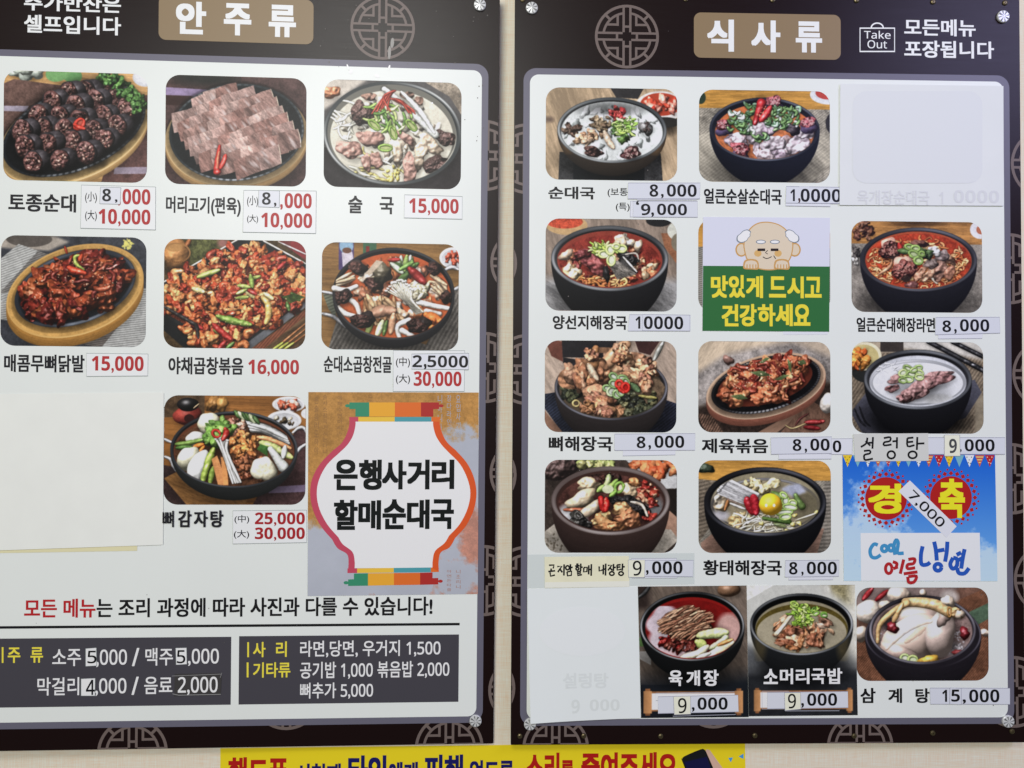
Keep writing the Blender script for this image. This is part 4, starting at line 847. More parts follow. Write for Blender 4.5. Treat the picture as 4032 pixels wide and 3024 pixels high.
def pic_naejangtang(r):                          # R10
    P = Pic(2040, 1750, 2.212, r, 16)
    P.fill(C(66, 56, 50), .3); P.blob(330, 200, 200, 110, C(96, 76, 72), bump=.9, gloss=.2, irr=.05); P.pile(700, 170, 180, 50, 24, 40, [C(150, 160, 90), C(176, 172, 110)], bump=.8); P.poly([(930, 130), (1400, 130), (1400, 380), (1200, 370)], C(205, 205, 202)); P.pile(1190, 210, 190, 90, 26, 60, [C(200, 104, 60), C(214, 130, 80), C(186, 80, 46)], bump=.5, gloss=.2); P.poly([(1240, 300), (1400, 290), (1400, 380), (1250, 385)], C(190, 190, 188)); P.rect(1300, 390, 1400, 620, C(44, 38, 34)); P.poly([(1300, 560), (1390, 640), (1390, 840), (1250, 780)], C(176, 136, 112))
    P.poly([(230, 760), (320, 690), (1330, 740), (1400, 830), (1250, 960), (230, 960)], C(186, 176, 160), var=.2); P.specks(320, 860, 80, 80, 26, C(110, 100, 84), 9)
    P.bowl(805, 490, 515, 300, 400, .3, C(62, 47, 43), C(96, 82, 78), C(176, 166, 162), C(60, 50, 48), C(70, 46, 40), sdy=.02, ss=.92, wd=38, ang=[(1.8, .9), (2.7, .5), (.3, .8), (-1.2, .4)])
    P.setclip(805, 500, 460, 250)
    P.ell(805, 515, 455, 250, C(78, 48, 42), var=.4, f=.5); P.ell(480, 620, 130, 80, C(205, 204, 204), soft=8, rot=.5); P.ell(1190, 560, 80, 120, C(110, 108, 108), soft=14)
    P.pile(1100, 440, 130, 100, 40, 36, [C(160, 60, 44), C(196, 130, 96), C(140, 44, 36), C(214, 170, 130)], bump=1.2, gloss=.5); P.pile(700, 300, 200, 50, 20, 40, [C(60, 40, 36), C(84, 52, 44)], bump=1.2)
    cr = [C(214, 186, 146), C(222, 200, 166), C(200, 164, 120)]
    P.blob(610, 350, 110, 55, cr[0], rot=-.1, bump=.6); P.blob(550, 480, 165, 62, C(222, 204, 174), rot=-.45, bump=.3, gloss=.25, tint=C(214, 190, 150)); P.tube([(400, 570), (540, 570), (640, 560)], 18, C(170, 90, 60)); P.tube([(560, 610), (640, 560), (720, 490)], 44, C(214, 190, 158)); P.blob(960, 400, 80, 70, cr[0], bump=.9); P.blob(1010, 330, 60, 36, C(205, 140, 86), bump=1.)
    P.blob(930, 500, 130, 60, C(40, 38, 38), rot=.3, bump=1.6, var=.6, f=2.); P.blob(1060, 560, 110, 60, C(44, 42, 42), rot=.7, bump=1.6, var=.6, f=2.); P.tube([(980, 500), (1080, 530), (1130, 640)], 13, C(190, 176, 156)); P.blob(900, 560, 90, 60, C(205, 150, 100), rot=.3, bump=1.2); P.blob(960, 650, 110, 80, C(190, 124, 84), rot=.5, bump=1.4); P.pile(1150, 640, 40, 40, 12, 30, [C(150, 50, 40)], bump=1.)
    P.blob(730, 640, 90, 56, C(216, 166, 110), rot=-.2, bump=1.1); P.tube([(690, 620), (760, 690), (900, 720)], 44, C(206, 150, 96), gloss=.4); P.blob(820, 720, 130, 46, C(196, 132, 84), rot=.15, bump=1.2); P.blob(520, 650, 90, 60, C(56, 54, 50), rot=.4, bump=1.5, var=.5, gloss=.5); P.blob(590, 700, 60, 40, C(50, 48, 46), bump=1.4, gloss=.5)
    P.tube([(790, 270), (775, 340), (740, 400)], 26, C(190, 205, 140)); P.tube([(860, 310), (800, 370), (700, 400)], 24, C(140, 172, 80)); P.ring(880, 375, 34, 44, 14, C(120, 158, 66), rot=.5); P.tube([(850, 410), (800, 450)], 24, C(120, 160, 64)); P.tube([(740, 360), (690, 410)], 22, C(150, 180, 90)); P.ell(780, 390, 50, 36, C(214, 220, 180))
    P.tube([(715, 460), (730, 520), (745, 580)], 28, C(196, 34, 30), gloss=.5); P.tube([(765, 470), (770, 530), (760, 580)], 26, C(190, 32, 28), gloss=.5); P.specks(745, 520, 30, 50, 8, C(226, 140, 110), 7)
    P.clip = None
    return P.done()

def pic_hwangtae(r):                             # R11
    P = Pic(2650, 1740, 2.765, r, 17)
    wood_top(P, 200, 1800, 150, 1250, 420); P.blob(350, 290, 85, 60, C(60, 72, 56), bump=.5); mat_weave(P, [(200, 400), (450, 420), (420, 900), (200, 1200)], C(140, 126, 108), None, ang=1.3, per=40); mat_weave(P, [(1650, 430), (1800, 430), (1800, 1220), (1450, 1220)], C(146, 138, 126), None, ang=1.5, per=40); P.poly([(300, 1100), (480, 950), (1640, 940), (1560, 1220), (320, 1220)], C(176, 138, 118), grain=(-.2, .3, 1.5), var=.25)
    P.bowl(1000, 650, 662, 375, 500, .38, C(24, 24, 28), C(34, 34, 38), C(130, 132, 144), C(28, 28, 32), C(150, 140, 112), sdy=.04, ss=.89, wd=44, ang=[(1.9, .8), (-1.1, .6), (.5, .5)])
    P.setclip(1000, 665, 600, 315)
    P.ell(1000, 690, 590, 300, C(150, 138, 110), var=.15, f=.5); P.edge(1000, 690, 590, 300, 30, C(90, 86, 84), C(200, 200, 205), ang=[(-2., .6), (-1.2, .5)], p=5); P.ell(1440, 700, 160, 170, C(110, 102, 80), soft=20)
    P.poly([(1170, 510), (1260, 465), (1370, 455), (1450, 540), (1300, 600)], C(168, 172, 190), soft=3, var=.1); P.ell(520, 800, 90, 60, C(176, 172, 176), soft=10)
    P.pile(860, 460, 90, 40, 14, 44, [C(214, 196, 140), C(200, 180, 130)], bump=.8); P.blob(1080, 455, 95, 55, C(214, 198, 146), bump=.6, flat=.6); P.pile(960, 520, 70, 40, 10, 44, [C(208, 186, 130), C(220, 200, 150)], bump=.8)
    P.pile(730, 850, 140, 70, 24, 48, [C(196, 166, 110), C(206, 180, 130), C(186, 150, 100)], bump=.8, gloss=.3); P.blob(520, 660, 95, 90, C(190, 160, 120), bump=.9, tint=C(205, 190, 165)); P.tube([(600, 620), (560, 740)], 16, C(176, 116, 66))
    P.strands(1020, 890, 280, 80, 44, 9, [C(205, 200, 176), C(220, 214, 190), C(190, 180, 146)], ln=210, curl=.5, shadow=.3)
    for i in range(14):
        t = i / 13; P.tube([(490 + 100 * t + 30 * P.R.rand(), 560 - 150 * t), (860 + 60 * t, 700 - 130 * t)], 17, C(212, 210, 210) * (.9 + .14 * P.R.rand()), gloss=.05, shadow=.2, amb=.62, smooth=False)
    for i in range(8): P.blob(490 + 14 * i, 540 - 18 * i, 20, 16, C(228, 226, 226))
    P.tube([(620, 670), (700, 700), (780, 730)], 13, C(226, 222, 214)); P.tube([(580, 620), (740, 690)], 8, C(120, 100, 90), shadow=0)
    P.tube([(1330, 580), (1360, 640), (1400, 700)], 40, C(100, 126, 66), taper=(.6, 1)); P.tube([(1080, 550), (1200, 620)], 30, C(96, 124, 60)); P.tube([(980, 830), (1100, 850), (1260, 870)], 34, C(76, 106, 46), taper=(.5, .8)); P.tube([(1100, 890), (1220, 920)], 26, C(100, 120, 60), a=.6)
    for x, y, rx, ry, ro in ((1220, 640, 36, 44, .3), (1300, 665, 42, 32, .2), (1270, 710, 75, 32, .1), (1210, 765, 90, 30, -.1), (1220, 815, 60, 30, -.1), (1200, 580, 40, 26, .6)): P.ring(x, y, rx, ry, 12, C(150, 180, 90), rot=ro, core=C(222, 228, 206))
    for x, y in ((1320, 800), (1300, 900), (1555, 770), (1370, 885), (960, 890), (1230, 970)): P.blob(x, y, 28, 22, C(220, 200, 110), gloss=.4)
    P.tube([(1330, 850), (1450, 810), (1550, 775)], 9, C(205, 196, 166))
    P.tube([(800, 620), (830, 690), (870, 770)], 48, C(176, 32, 42), gloss=.4); P.tube([(870, 590), (890, 680), (900, 780)], 46, C(182, 34, 46), gloss=.4); P.specks(860, 700, 60, 80, 14, C(150, 24, 36), 9)
    P.blob(1058, 680, 128, 118, C(226, 172, 34), bump=.05, irr=.02, gloss=.35, var=.04, amb=.55); P.ell(1010, 690, 14, 18, C(255, 250, 235)); P.ell(1095, 690, 14, 18, C(255, 250, 235))
    P.clip = None
    return P.done()

def pic_samgyetang(r):                           # R16
    P = Pic(3032, 2274, 2.212, r, 18)
    P.fill(C(128, 92, 76), .2); mat_weave(P, [(700, 600), (1950, 60), (1950, 950), (700, 950)], C(136, 90, 66), None, ang=.7, per=16); P.poly([(740, 80), (1650, 80), (1500, 200), (760, 300)], C(140, 120, 114), soft=6)
    P.tube([(810, 190), (890, 95)], 26, C(150, 36, 40), gloss=.4); P.tube([(920, 200), (1020, 115)], 26, C(150, 36, 40), gloss=.4)
    for x, y, rx, ry in ((1120, 150, 110, 70), (860, 300, 110, 110), (1000, 250, 60, 50), (790, 490, 60, 70), (1330, 130, 30, 30)): P.blob(x, y, rx, ry, C(214, 190, 166), bump=.25, irr=.05, gloss=.3, tint=C(222, 205, 186))
    P.poly([(1730, 300), (1900, 220), (1900, 360), (1790, 420)], C(84, 106, 84), var=.2); P.blob(1880, 480, 60, 30, C(205, 180, 160)); P.ell(1560, 170, 80, 60, C(180, 168, 160), soft=10)
    for i in range(20, -1, -1): P.ell(1330, 500 + 17 * i, 505 * (1 - .42 * (i / 20) ** 2.2), 290 * (1 - .3 * (i / 20) ** 2), C(40, 36, 42) * (1 - .4 * i / 20), var=.05)
    P.edge(1330, 500, 505, 300, 18, C(40, 36, 42), C(110, 106, 118), ang=[(0, .9), (3.1, .6)], p=3)
    P.bowl(1325, 455, 465, 300, 20, .05, C(40, 36, 42), C(50, 46, 52), C(176, 172, 182), C(60, 54, 58), C(140, 116, 110), sdy=.04, ss=.93, wd=26, shadow=False, ang=[(3.0, .9), (2., .6), (-.5, .7), (.3, .5)])
    P.setclip(1325, 460, 435, 272)
    P.ell(1325, 480, 430, 260, C(136, 112, 106), var=.25); P.ell(1560, 620, 160, 60, C(150, 140, 140), soft=12, var=.4); P.specks(1560, 620, 120, 50, 20, C(205, 200, 200), 8); P.specks(1640, 520, 60, 60, 14, C(200, 195, 198), 9); P.specks(980, 500, 40, 70, 10, C(190, 186, 190), 7); P.ell(1050, 380, 90, 90, C(60, 50, 50), soft=16)
    sk = C(196, 170, 156)
    P.blob(1300, 330, 230, 88, sk, rot=-.08, bump=.05, irr=.06, gloss=.15, shadow=.5, var=.08, amb=.5)
    P.blob(1240, 540, 330, 190, C(202, 176, 161), rot=-.4, bump=.05, irr=.05, gloss=.18, shadow=.6, tint=C(208, 182, 164), var=.08, amb=.45)
    P.blob(1480, 490, 130, 210, C(206, 182, 168), rot=.28, bump=.05, irr=.06, gloss=.2, shadow=.7, var=.08, amb=.42); P.blob(1130, 650, 150, 70, C(186, 160, 146), rot=.3, bump=.06, shadow=.15, var=.08, amb=.5); P.blob(1510, 350, 56, 76, sk, rot=.3, bump=.05, var=.08)
    P.tube([(1010, 620), (1150, 480), (1330, 390), (1400, 380)], 26, C(214, 188, 170), shadow=0, a=.55); P.tube([(1180, 560), (1280, 480), (1340, 440)], 30, C(200, 152, 110), shadow=0, a=.35)
    P.blob(1065, 435, 52, 48, C(120, 32, 38), bump=.4, gloss=.6); P.blob(1690, 485, 46, 52, C(110, 30, 36), bump=.4, gloss=.6); P.blob(1640, 650, 60, 26, C(110, 40, 40), bump=.3)
    P.ring(1170, 700, 36, 30, 12, C(170, 190, 120), core=C(214, 220, 190)); P.ring(1240, 715, 40, 32, 12, C(170, 192, 110), core=C(205, 215, 170)); P.blob(1380, 715, 85, 42, C(214, 164, 60), bump=.2, gloss=.5)
    P.clip = None
    P.tube([(1180, 215), (1300, 215), (1440, 240), (1560, 295)], 56, C(218, 178, 122), gloss=.2, taper=(.7, 1.)); P.tube([(1190, 220), (1040, 320), (950, 420), (935, 560)], 26, C(206, 164, 108), taper=(1.2, .6)); P.tube([(1150, 230), (1100, 330), (1070, 380)], 22, C(205, 160, 104)); P.blob(1620, 310, 66, 46, C(216, 170, 116), bump=.8); P.blob(1550, 205, 55, 50, C(222, 200, 176), bump=.3); P.blob(1650, 320, 40, 40, C(220, 196, 170), bump=.3); P.ring(1560, 300, 16, 40, 8, C(180, 130, 70))
    return P.done()

def pic_yukgaejang(r):                           # R14 sticker
    P = Pic(1980, 2274, 2.212, r, 19)
    P.wood(C(112, 98, 86), None, 1.1, .4, 1.2); P.rect(1170, 60, 1290, 280, C(56, 46, 42), soft=8); P.tube([(1170, 190), (1240, 140), (1285, 80)], 16, C(60, 60, 60)); P.blob(1960, 110, 100, 60, C(130, 96, 70), bump=.1, irr=.02, gloss=.3); P.ell(1220, 560, 40, 40, C(80, 110, 60)); P.poly([(1190, 640), (1300, 640), (1300, 760), (1190, 700)], C(150, 146, 140))
    P.poly([(1170, 880), (2160, 830), (2160, 1240), (1170, 1240)], C(36, 40, 46), soft=22, var=.08); P.poly([(1170, 930), (2160, 930), (2160, 1240), (1170, 1240)], C(33, 37, 43), var=.05)
    P.bowl(1650, 425, 442, 300, 330, .5, C(26, 27, 28), C(34, 35, 36), C(200, 202, 204), C(24, 24, 25), C(150, 28, 24), sdy=.06, ss=.9, wd=20, ang=[(1.9, .8), (3., .9), (-.4, .9), (-2.2, .4)])
    P.setclip(1650, 440, 405, 262)
    P.ell(1655, 455, 395, 255, C(128, 22, 20), var=.12); P.ell(1420, 420, 160, 160, C(200, 184, 192), soft=8, rot=.3, irr=.15); P.ell(1480, 620, 200, 90, C(205, 176, 178), soft=10, irr=.1); P.ell(1960, 450, 110, 140, C(205, 160, 150), soft=12); P.ell(1400, 540, 120, 90, C(205, 190, 196), soft=10)
    P.pile(1560, 490, 200, 130, 30, 40, [C(130, 26, 22), C(110, 24, 22)], bump=.8, gloss=.4)
    mt = [C(150, 104, 78), C(176, 130, 98), C(124, 80, 60), C(190, 148, 116)]
    P.blob(1600, 410, 215, 135, C(130, 84, 62), rot=-.35, bump=1., irr=.15, var=.4, shadow=.5)
    for _ in range(150):
        r_, t = math.sqrt(P.R.rand()), P.R.rand() * 6.28; x, y = 1600 + r_ * 200 * math.cos(t), 440 + r_ * 120 * math.sin(t) - 40; a = -.75 + P.R.rand() * .6
        P.tube([(x - 60 * math.cos(a), y - 60 * math.sin(a)), (x, y - 8), (x + 60 * math.cos(a), y + 60 * math.sin(a))], 9, mt[P.R.randint(4)], gloss=.1, var=.3, shadow=.5)
    P.pile(1560, 590, 140, 50, 26, 26, [C(110, 52, 40), C(90, 36, 30)], bump=1.2, gloss=.4)
    for pp, w, c in (([(1700, 510), (1820, 490), (1940, 480)], 44, C(205, 214, 140)), ([(1690, 560), (1760, 600)], 44, C(190, 204, 110)), ([(1800, 620), (1900, 560), (1940, 520)], 30, C(215, 222, 160)), ([(1560, 700), (1700, 660), (1780, 600)], 34, C(226, 214, 176)), ([(1760, 700), (1880, 640), (1990, 570)], 40, C(228, 216, 170)), ([(1690, 700), (1800, 660)], 22, C(222, 216, 196)), ([(1870, 590), (1990, 540)], 20, C(196, 130, 70))): P.tube(pp, w, c, gloss=.2, var=.2)
    P.clip = None
    return scroll(P, 1238, 970, 2080, 1190)

def scroll(P, x0, y0, x1, y1):
    h = y1 - y0
    P.rect(x0 + 30, y0 + h * .08, x1 - 30, y1 - h * .14, C(160, 108, 66)); P.rect(x0 + 60, y0 + h * .15, x1 - 60, y1 - h * .2, C(222, 222, 226), var=.03)
    for a, b in ((x0, x0 + 70), (x1 - 70, x1)):
        P.rect(a + 14, y0 - 6, b - 14, y1 + 6, C(150, 96, 58)); P.rect(a, y0 + h * .06, b, y1 - h * .06, C(190, 134, 84), grad=.3, gdir=(1, 0), var=.06)
    return P.done()

def pic_someri(r):                               # R15 sticker
    P = Pic(2850, 2280, 2.765, r, 20)
    P.fill(C(196, 196, 188), .06); P.poly([(240, 60), (560, 60), (250, 240)], C(214, 214, 206)); P.poly([(1060, 60), (1440, 60), (1440, 320), (1300, 260)], C(160, 150, 110), soft=10, var=.3); P.ell(1100, 110, 50, 70, C(200, 198, 188), soft=10); P.rect(1360, 60, 1450, 860, C(214, 210, 196), soft=14)
    P.poly([(240, 780), (700, 820), (1250, 820), (1460, 1000), (1460, 1500), (240, 1500)], C(70, 72, 76), soft=22, var=.15); P.poly([(250, 1010), (1460, 1000), (1460, 1500), (250, 1500)], C(44, 46, 50), var=.12, soft=10); P.poly([(260, 700), (420, 860), (420, 1010), (250, 1000)], C(110, 112, 114), soft=14)
    P.bowl(842, 492, 548, 335, 470, .55, C(36, 38, 40), C(44, 46, 48), C(205, 208, 210), C(22, 22, 22), C(150, 140, 112), sdy=.13, ss=.9, wd=28, outhi=C(150, 126, 70), ang=[(1.6, .8), (2.6, .7), (-.2, .9), (-2.2, .4)])
    P.setclip(842, 500, 505, 300)
    P.ell(842, 545, 490, 275, C(96, 82, 34), var=.2); P.ell(842, 575, 478, 250, C(164, 154, 128), var=.08, f=.5)
    mt = [C(150, 92, 58), C(176, 120, 84), C(126, 74, 50), C(196, 150, 116)]
    P.shade(850, 620, 340, 170, .35)
    P.pile(860, 620, 260, 110, 34, 80, mt, bump=.9, gloss=.2, var=.35, asp=(.3, .5), flat=.5, irr=.25)
    for x, y, rx, ry, ro, c in ((650, 430, 70, 26, -.5, mt[3]), (580, 510, 66, 34, -.7, mt[1]), (1090, 460, 110, 40, .5, C(170, 122, 96)), (1040, 510, 60, 26, .2, C(200, 166, 140)), (1160, 570, 40, 24, .9, C(190, 150, 116)), (715, 560, 60, 44, -1., C(132, 78, 54)), (840, 660, 130, 34, -1.15, C(164, 108, 68)), (1040, 650, 100, 30, 1.3, C(160, 106, 74)), (940, 660, 70, 44, 1.4, C(140, 86, 60)), (740, 745, 70, 30, .1, C(140, 88, 52)), (610, 700, 60, 20, 0, C(150, 98, 72)), (800, 560, 60, 50, .3, C(150, 96, 70))):
        P.blob(x, y, rx, ry, c, rot=ro, bump=1.2, var=.4, flat=.6, irr=.2, gloss=.2, f=.8); P.tube([(x - rx * .7 * math.cos(ro), y - rx * .7 * math.sin(ro) - ry * .6), (x + rx * .7 * math.cos(ro), y + rx * .7 * math.sin(ro) - ry * .6)], 5, c * 1.2, shadow=0)
    P.tube([(745, 370), (660, 490), (570, 600)], 36, C(214, 184, 150), taper=(.6, .7)); P.tube([(735, 400), (660, 500), (585, 600)], 12, C(228, 208, 180), shadow=0)
    P.clip = None
    P.strands(850, 400, 110, 110, 110, 12, [C(150, 190, 60), C(176, 206, 90), C(120, 160, 50), C(205, 222, 140)], ln=70, curl=1.8, hgt=30); P.scallion(740, 290, 50, 20, 3, 34); P.scallion(980, 360, 60, 40, 5, 28); P.scallion(1080, 385, 20, 12, 2, 26)
    return scroll(P, 333, 1185, 1385, 1445)
PHOTOS = {
 'L1': ((15, 285, 581, 715), pic_sundae_platter), 'L2': ((652, 302, 1206, 730), pic_sliced_pork), 'L3': ((1276, 320, 1816, 741), pic_sulguk),
 'L4': ((4, 931, 576, 1364), pic_chicken_feet), 'L5': ((646, 945, 1204, 1372), pic_gopchang), 'L6': ((1267, 958, 1806, 1378), pic_jeongol), 'L7': ((646, 1558, 1204, 1987), pic_gamjatang),
 'R1': ((2149, 348, 2666, 710), pic_sundaeguk), 'R2': ((2752, 357, 3267, 718), pic_spicy_sundaeguk), 'R4': ((2148, 863, 2664, 1225), pic_yangseonji), 'R5': ((2749, 866, 3268, 1228), pic_hidden),
 'R6': ((3352, 873, 3866, 1230), pic_ramen), 'R7': ((2145, 1342, 2663, 1702), pic_bone_soup), 'R8': ((2749, 1345, 3269, 1703), pic_jeyuk), 'R9': ((3354, 1347, 3871, 1707), pic_seolleongtang),
 'R10': ((2145, 1811, 2665, 2176), pic_naejangtang), 'R11': ((2750, 1813, 3271, 2177), pic_hwangtae), 'R16': ((3372, 2313, 3891, 2680), pic_samgyetang),
 'R14': ((2517, 2307, 2943, 2824), pic_yukgaejang), 'R15': ((2943, 2303, 3370, 2817), pic_someri),
}
# ================================================================ the wall
def wall_material():
    m = bpy.data.materials.new('linen_wallpaper'); m.use_nodes = True; nt = m.node_tree; p = nt.nodes['Principled BSDF']; p.inputs['Roughness'].default_value = 0.7; p.inputs['Specular IOR Level'].default_value = 0.15
    tc = nt.nodes.new('ShaderNodeTexCoord'); outs = []
    for sc in ((900, 900, 30), (30, 900, 700)):
        mp = nt.nodes.new('ShaderNodeMapping'); mp.inputs['Scale'].default_value = sc; nz = nt.nodes.new('ShaderNodeTexNoise'); nz.inputs['Scale'].default_value = 1.0; nz.inputs['Detail'].default_value = 3
        nt.links.new(tc.outputs['Object'], mp.inputs[0]); nt.links.new(mp.outputs[0], nz.inputs['Vector']); outs.append(nz)
    ad = nt.nodes.new('ShaderNodeMath'); ad.operation = 'ADD'; nt.links.new(outs[0].outputs['Fac'], ad.inputs[0]); nt.links.new(outs[1].outputs['Fac'], ad.inputs[1])
    r = nt.nodes.new('ShaderNodeValToRGB'); r.color_ramp.elements[0].position = 0.35; r.color_ramp.elements[1].position = 0.65
    c0, c1 = lin((219, 198, 172)) / ILL, lin((250, 231, 208)) / ILL
    r.color_ramp.elements[0].color = (*c0, 1); r.color_ramp.elements[1].color = (*np.clip(c1, 0, .85), 1)
    hf = nt.nodes.new('ShaderNodeMath'); hf.operation = 'MULTIPLY'; hf.inputs[1].default_value = 0.5; nt.links.new(ad.outputs[0], hf.inputs[0]); nt.links.new(hf.outputs[0], r.inputs[0]); nt.links.new(r.outputs[0], p.inputs['Base Color'])
    b = nt.nodes.new('ShaderNodeBump'); b.inputs['Strength'].default_value = 0.25; b.inputs['Distance'].default_value = 0.0006; nt.links.new(hf.outputs[0], b.inputs['Height']); nt.links.new(b.outputs[0], p.inputs['Normal'])
    return m
me = bpy.data.meshes.new('wall'); me.from_pydata([(-2.4, 0, 0), (2.6, 0, 0), (2.6, 0, 2.9), (-2.4, 0, 2.9), (-2.4, .12, 0), (2.6, .12, 0), (2.6, .12, 2.9), (-2.4, .12, 2.9)], [], [(0, 1, 2, 3), (5, 4, 7, 6), (4, 0, 3, 7), (1, 5, 6, 2), (3, 2, 6, 7), (4, 5, 1, 0)])
tag(link('wall', me, wall_material()), kind='structure')

# ================================================================ the two boards
def board_material():
    m = bpy.data.materials.new('dark_brown_laminate'); m.use_nodes = True; nt = m.node_tree; p = nt.nodes['Principled BSDF']
    tc = nt.nodes.new('ShaderNodeTexCoord'); mp = nt.nodes.new('ShaderNodeMapping'); mp.inputs['Scale'].default_value = (12, 900, 900); nz = nt.nodes.new('ShaderNodeTexNoise'); nz.inputs['Scale'].default_value = 1; nz.inputs['Detail'].default_value = 4
    nt.links.new(tc.outputs['Object'], mp.inputs[0]); nt.links.new(mp.outputs[0], nz.inputs['Vector'])
    mr = nt.nodes.new('ShaderNodeMapRange'); mr.inputs[3].default_value = 0.26; mr.inputs[4].default_value = 0.40; nt.links.new(nz.outputs['Fac'], mr.inputs[0]); nt.links.new(mr.outputs[0], p.inputs['Roughness'])
    p.inputs['Base Color'].default_value = (0.0085, 0.0024, 0.0024, 1); p.inputs['Specular IOR Level'].default_value = 0.2
    return m
BOARD = board_material(); PANEL = mat((222, 226, 222), 0.30, 0.3, var=0.012, vscale=6); GREY = mat((100, 98, 112), 0.36); TAN = mat((134, 114, 85), 0.4); EMB = mat((106, 93, 88), 0.4)
def emblem_polys(n=24):
    """round lattice crest, unit radius"""
    out = []
    def arc(r0, r1, a0, a1, k):
        for i in range(k):
            t0, t1 = a0 + (a1 - a0) * i / k, a0 + (a1 - a0) * (i + 1) / k
            out.append([(r0 * math.cos(t0), r0 * math.sin(t0)), (r1 * math.cos(t0), r1 * math.sin(t0)), (r1 * math.cos(t1), r1 * math.sin(t1)), (r0 * math.cos(t1), r0 * math.sin(t1))])
    def bar(x0, y0, x1, y1): out.append([(x0, y0), (x1, y0), (x1, y1), (x0, y1)])
    arc(.915, 1, 0, 2 * math.pi, 48)
    h = .036
    for q in range(4):
        a = math.asin(.13 / .74); arc(.70, .775, q * math.pi / 2 + a, (q + 1) * math.pi / 2 - a, 8)
        t = q * math.pi / 2 + math.pi / 4; c, s = math.cos(t), math.sin(t)
        out.append([(r * c - w * s, r * s + w * c) for r, w in ((.77, -.04), (.92, -.04), (.92, .04), (.77, .04))])
    for sx in (-1, 1):
        for sy in (-1, 1):
            bar(sx * .105 - h, sy * .135, sx * .105 + h, sy * .92); bar(sx * .135, sy * .105 - h, sx * .92, sy * .105 + h)
            bar(sx * .29 - h, sy * .33, sx * .29 + h, sy * .66); bar(sx * .29 - h, sy * .37 - h, sx * .66, sy * .37 + h)
        bar(-.07, sx * .31 - h, .07, sx * .31 + h); bar(sx * .31 - h, -.07, sx * .31 + h, .07)
        bar(sx * .135 - .0, -.141, sx * .141 + h * 0 + sx * .03, .141) if False else None
    return [p if area2(p) > 0 else p[::-1] for p in out]
EMBLEM = emblem_polys()
def clip_poly(P, u0, v0, u1, v1):
    for ax, lim, sg in ((0, u0, 1), (0, u1, -1), (1, v0, 1), (1, v1, -1)):
        Q = []
        for i in range(len(P)):
            a, b = P[i - 1], P[i]; da, db = sg * (a[ax] - lim), sg * (b[ax] - lim)
            if (da >= 0) != (db >= 0):
                t = da / (da - db); Q.append((a[0] + (b[0] - a[0]) * t, a[1] + (b[1] - a[1]) * t))
            if db >= 0: Q.append(b)
        P = Q
        if len(P) < 3: return None
    return P
def emblem(cx, x, y, r, lim, hole=None):
    u, v = cx.uv(x, y); u1, _ = cx.uv(x + r, y); R = abs(u1 - u)
    polys = []
    for P in EMBLEM:
        Q = clip_poly([(u + a * R, v + b * R) for a, b in P], *lim)
        if Q and area2(Q) > 1e-9: polys.append(Q)
    if polys: flats(cx, 'emblem', polys, 0.15, EMB, local=True)
def cap_screw(cx, x, y, rpx=23.5):
    """glass-look cap: a low disc with eight painted dark reflections fanning from its middle"""
    u, v = cx.uv(x, y); R = abs(cx.uv(x + rpx, y)[0] - u); n = 32; vs, fs = [], []
    for r, z in ((1, .0004), (1, .0030), (.9, .0040)):
        for i in range(n): a = 2 * math.pi * i / n; vs.append((u + R * r * math.cos(a), v + R * r * math.sin(a), z))
    for k in range(2):
        for i in range(n): j = (i + 1) % n; fs.append((k * n + i, k * n + j, (k + 1) * n + j, (k + 1) * n + i))
    b = len(vs); vs.append((u, v, .0046))
    for i in range(n): fs.append((2 * n + i, 2 * n + (i + 1) % n, b))
    me = bpy.data.meshes.new('cap_screw'); me.from_pydata(vs, [], fs); o = link('cap_screw', me, CHROME, cx.o)
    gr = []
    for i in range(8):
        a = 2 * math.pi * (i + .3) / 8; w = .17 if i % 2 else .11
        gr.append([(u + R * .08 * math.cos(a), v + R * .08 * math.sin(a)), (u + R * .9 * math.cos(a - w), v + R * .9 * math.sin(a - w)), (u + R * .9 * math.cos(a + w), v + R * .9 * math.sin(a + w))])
    flats(Ctx(cx.pl, o, cx.c), 'dark_facet', gr, 4.75, DARK_FACET, local=True)
    return o
DARK_FACET = mat((104, 106, 106), .3, .4)  # flat grey wedges paint the dark reflections of the facets
def facet_material():
    m = bpy.data.materials.new('facetted_chrome'); m.use_nodes = True; p = m.node_tree.nodes['Principled BSDF']
    p.inputs['Base Color'].default_value = (.74, .75, .75, 1); p.inputs['Metallic'].default_value = .15; p.inputs['Roughness'].default_value = .25
    return m
CHROME = facet_material()
BRASS = mat((90, 80, 50), .35, .5, .9, raw=(.16, .13, .07), key='brass')
def small_screw(cx, x, y, rpx=10.5):
    u, v = cx.uv(x, y); R = abs(cx.uv(x + rpx, y)[0] - u); vs, fs = [], []; prof = [(1, 0), (1, .0006), (.85, .0016), (.5, .0022), (.22, .0023), (.16, .0012)]; n = 14
    for r, z in prof:
        for i in range(n): a = 2 * math.pi * i / n; vs.append((u + R * r * math.cos(a), v + R * r * math.sin(a), z + .0002))
    for k in range(len(prof) - 1):
        for i in range(n): j = (i + 1) % n; fs.append((k * n + i, k * n + j, (k + 1) * n + j, (k + 1) * n + i))
    fs.append(tuple(range((len(prof) - 1) * n, len(prof) * n)))
    me = bpy.data.meshes.new('screw'); me.from_pydata(vs, [], fs); link('screw', me, BRASS, cx.o)
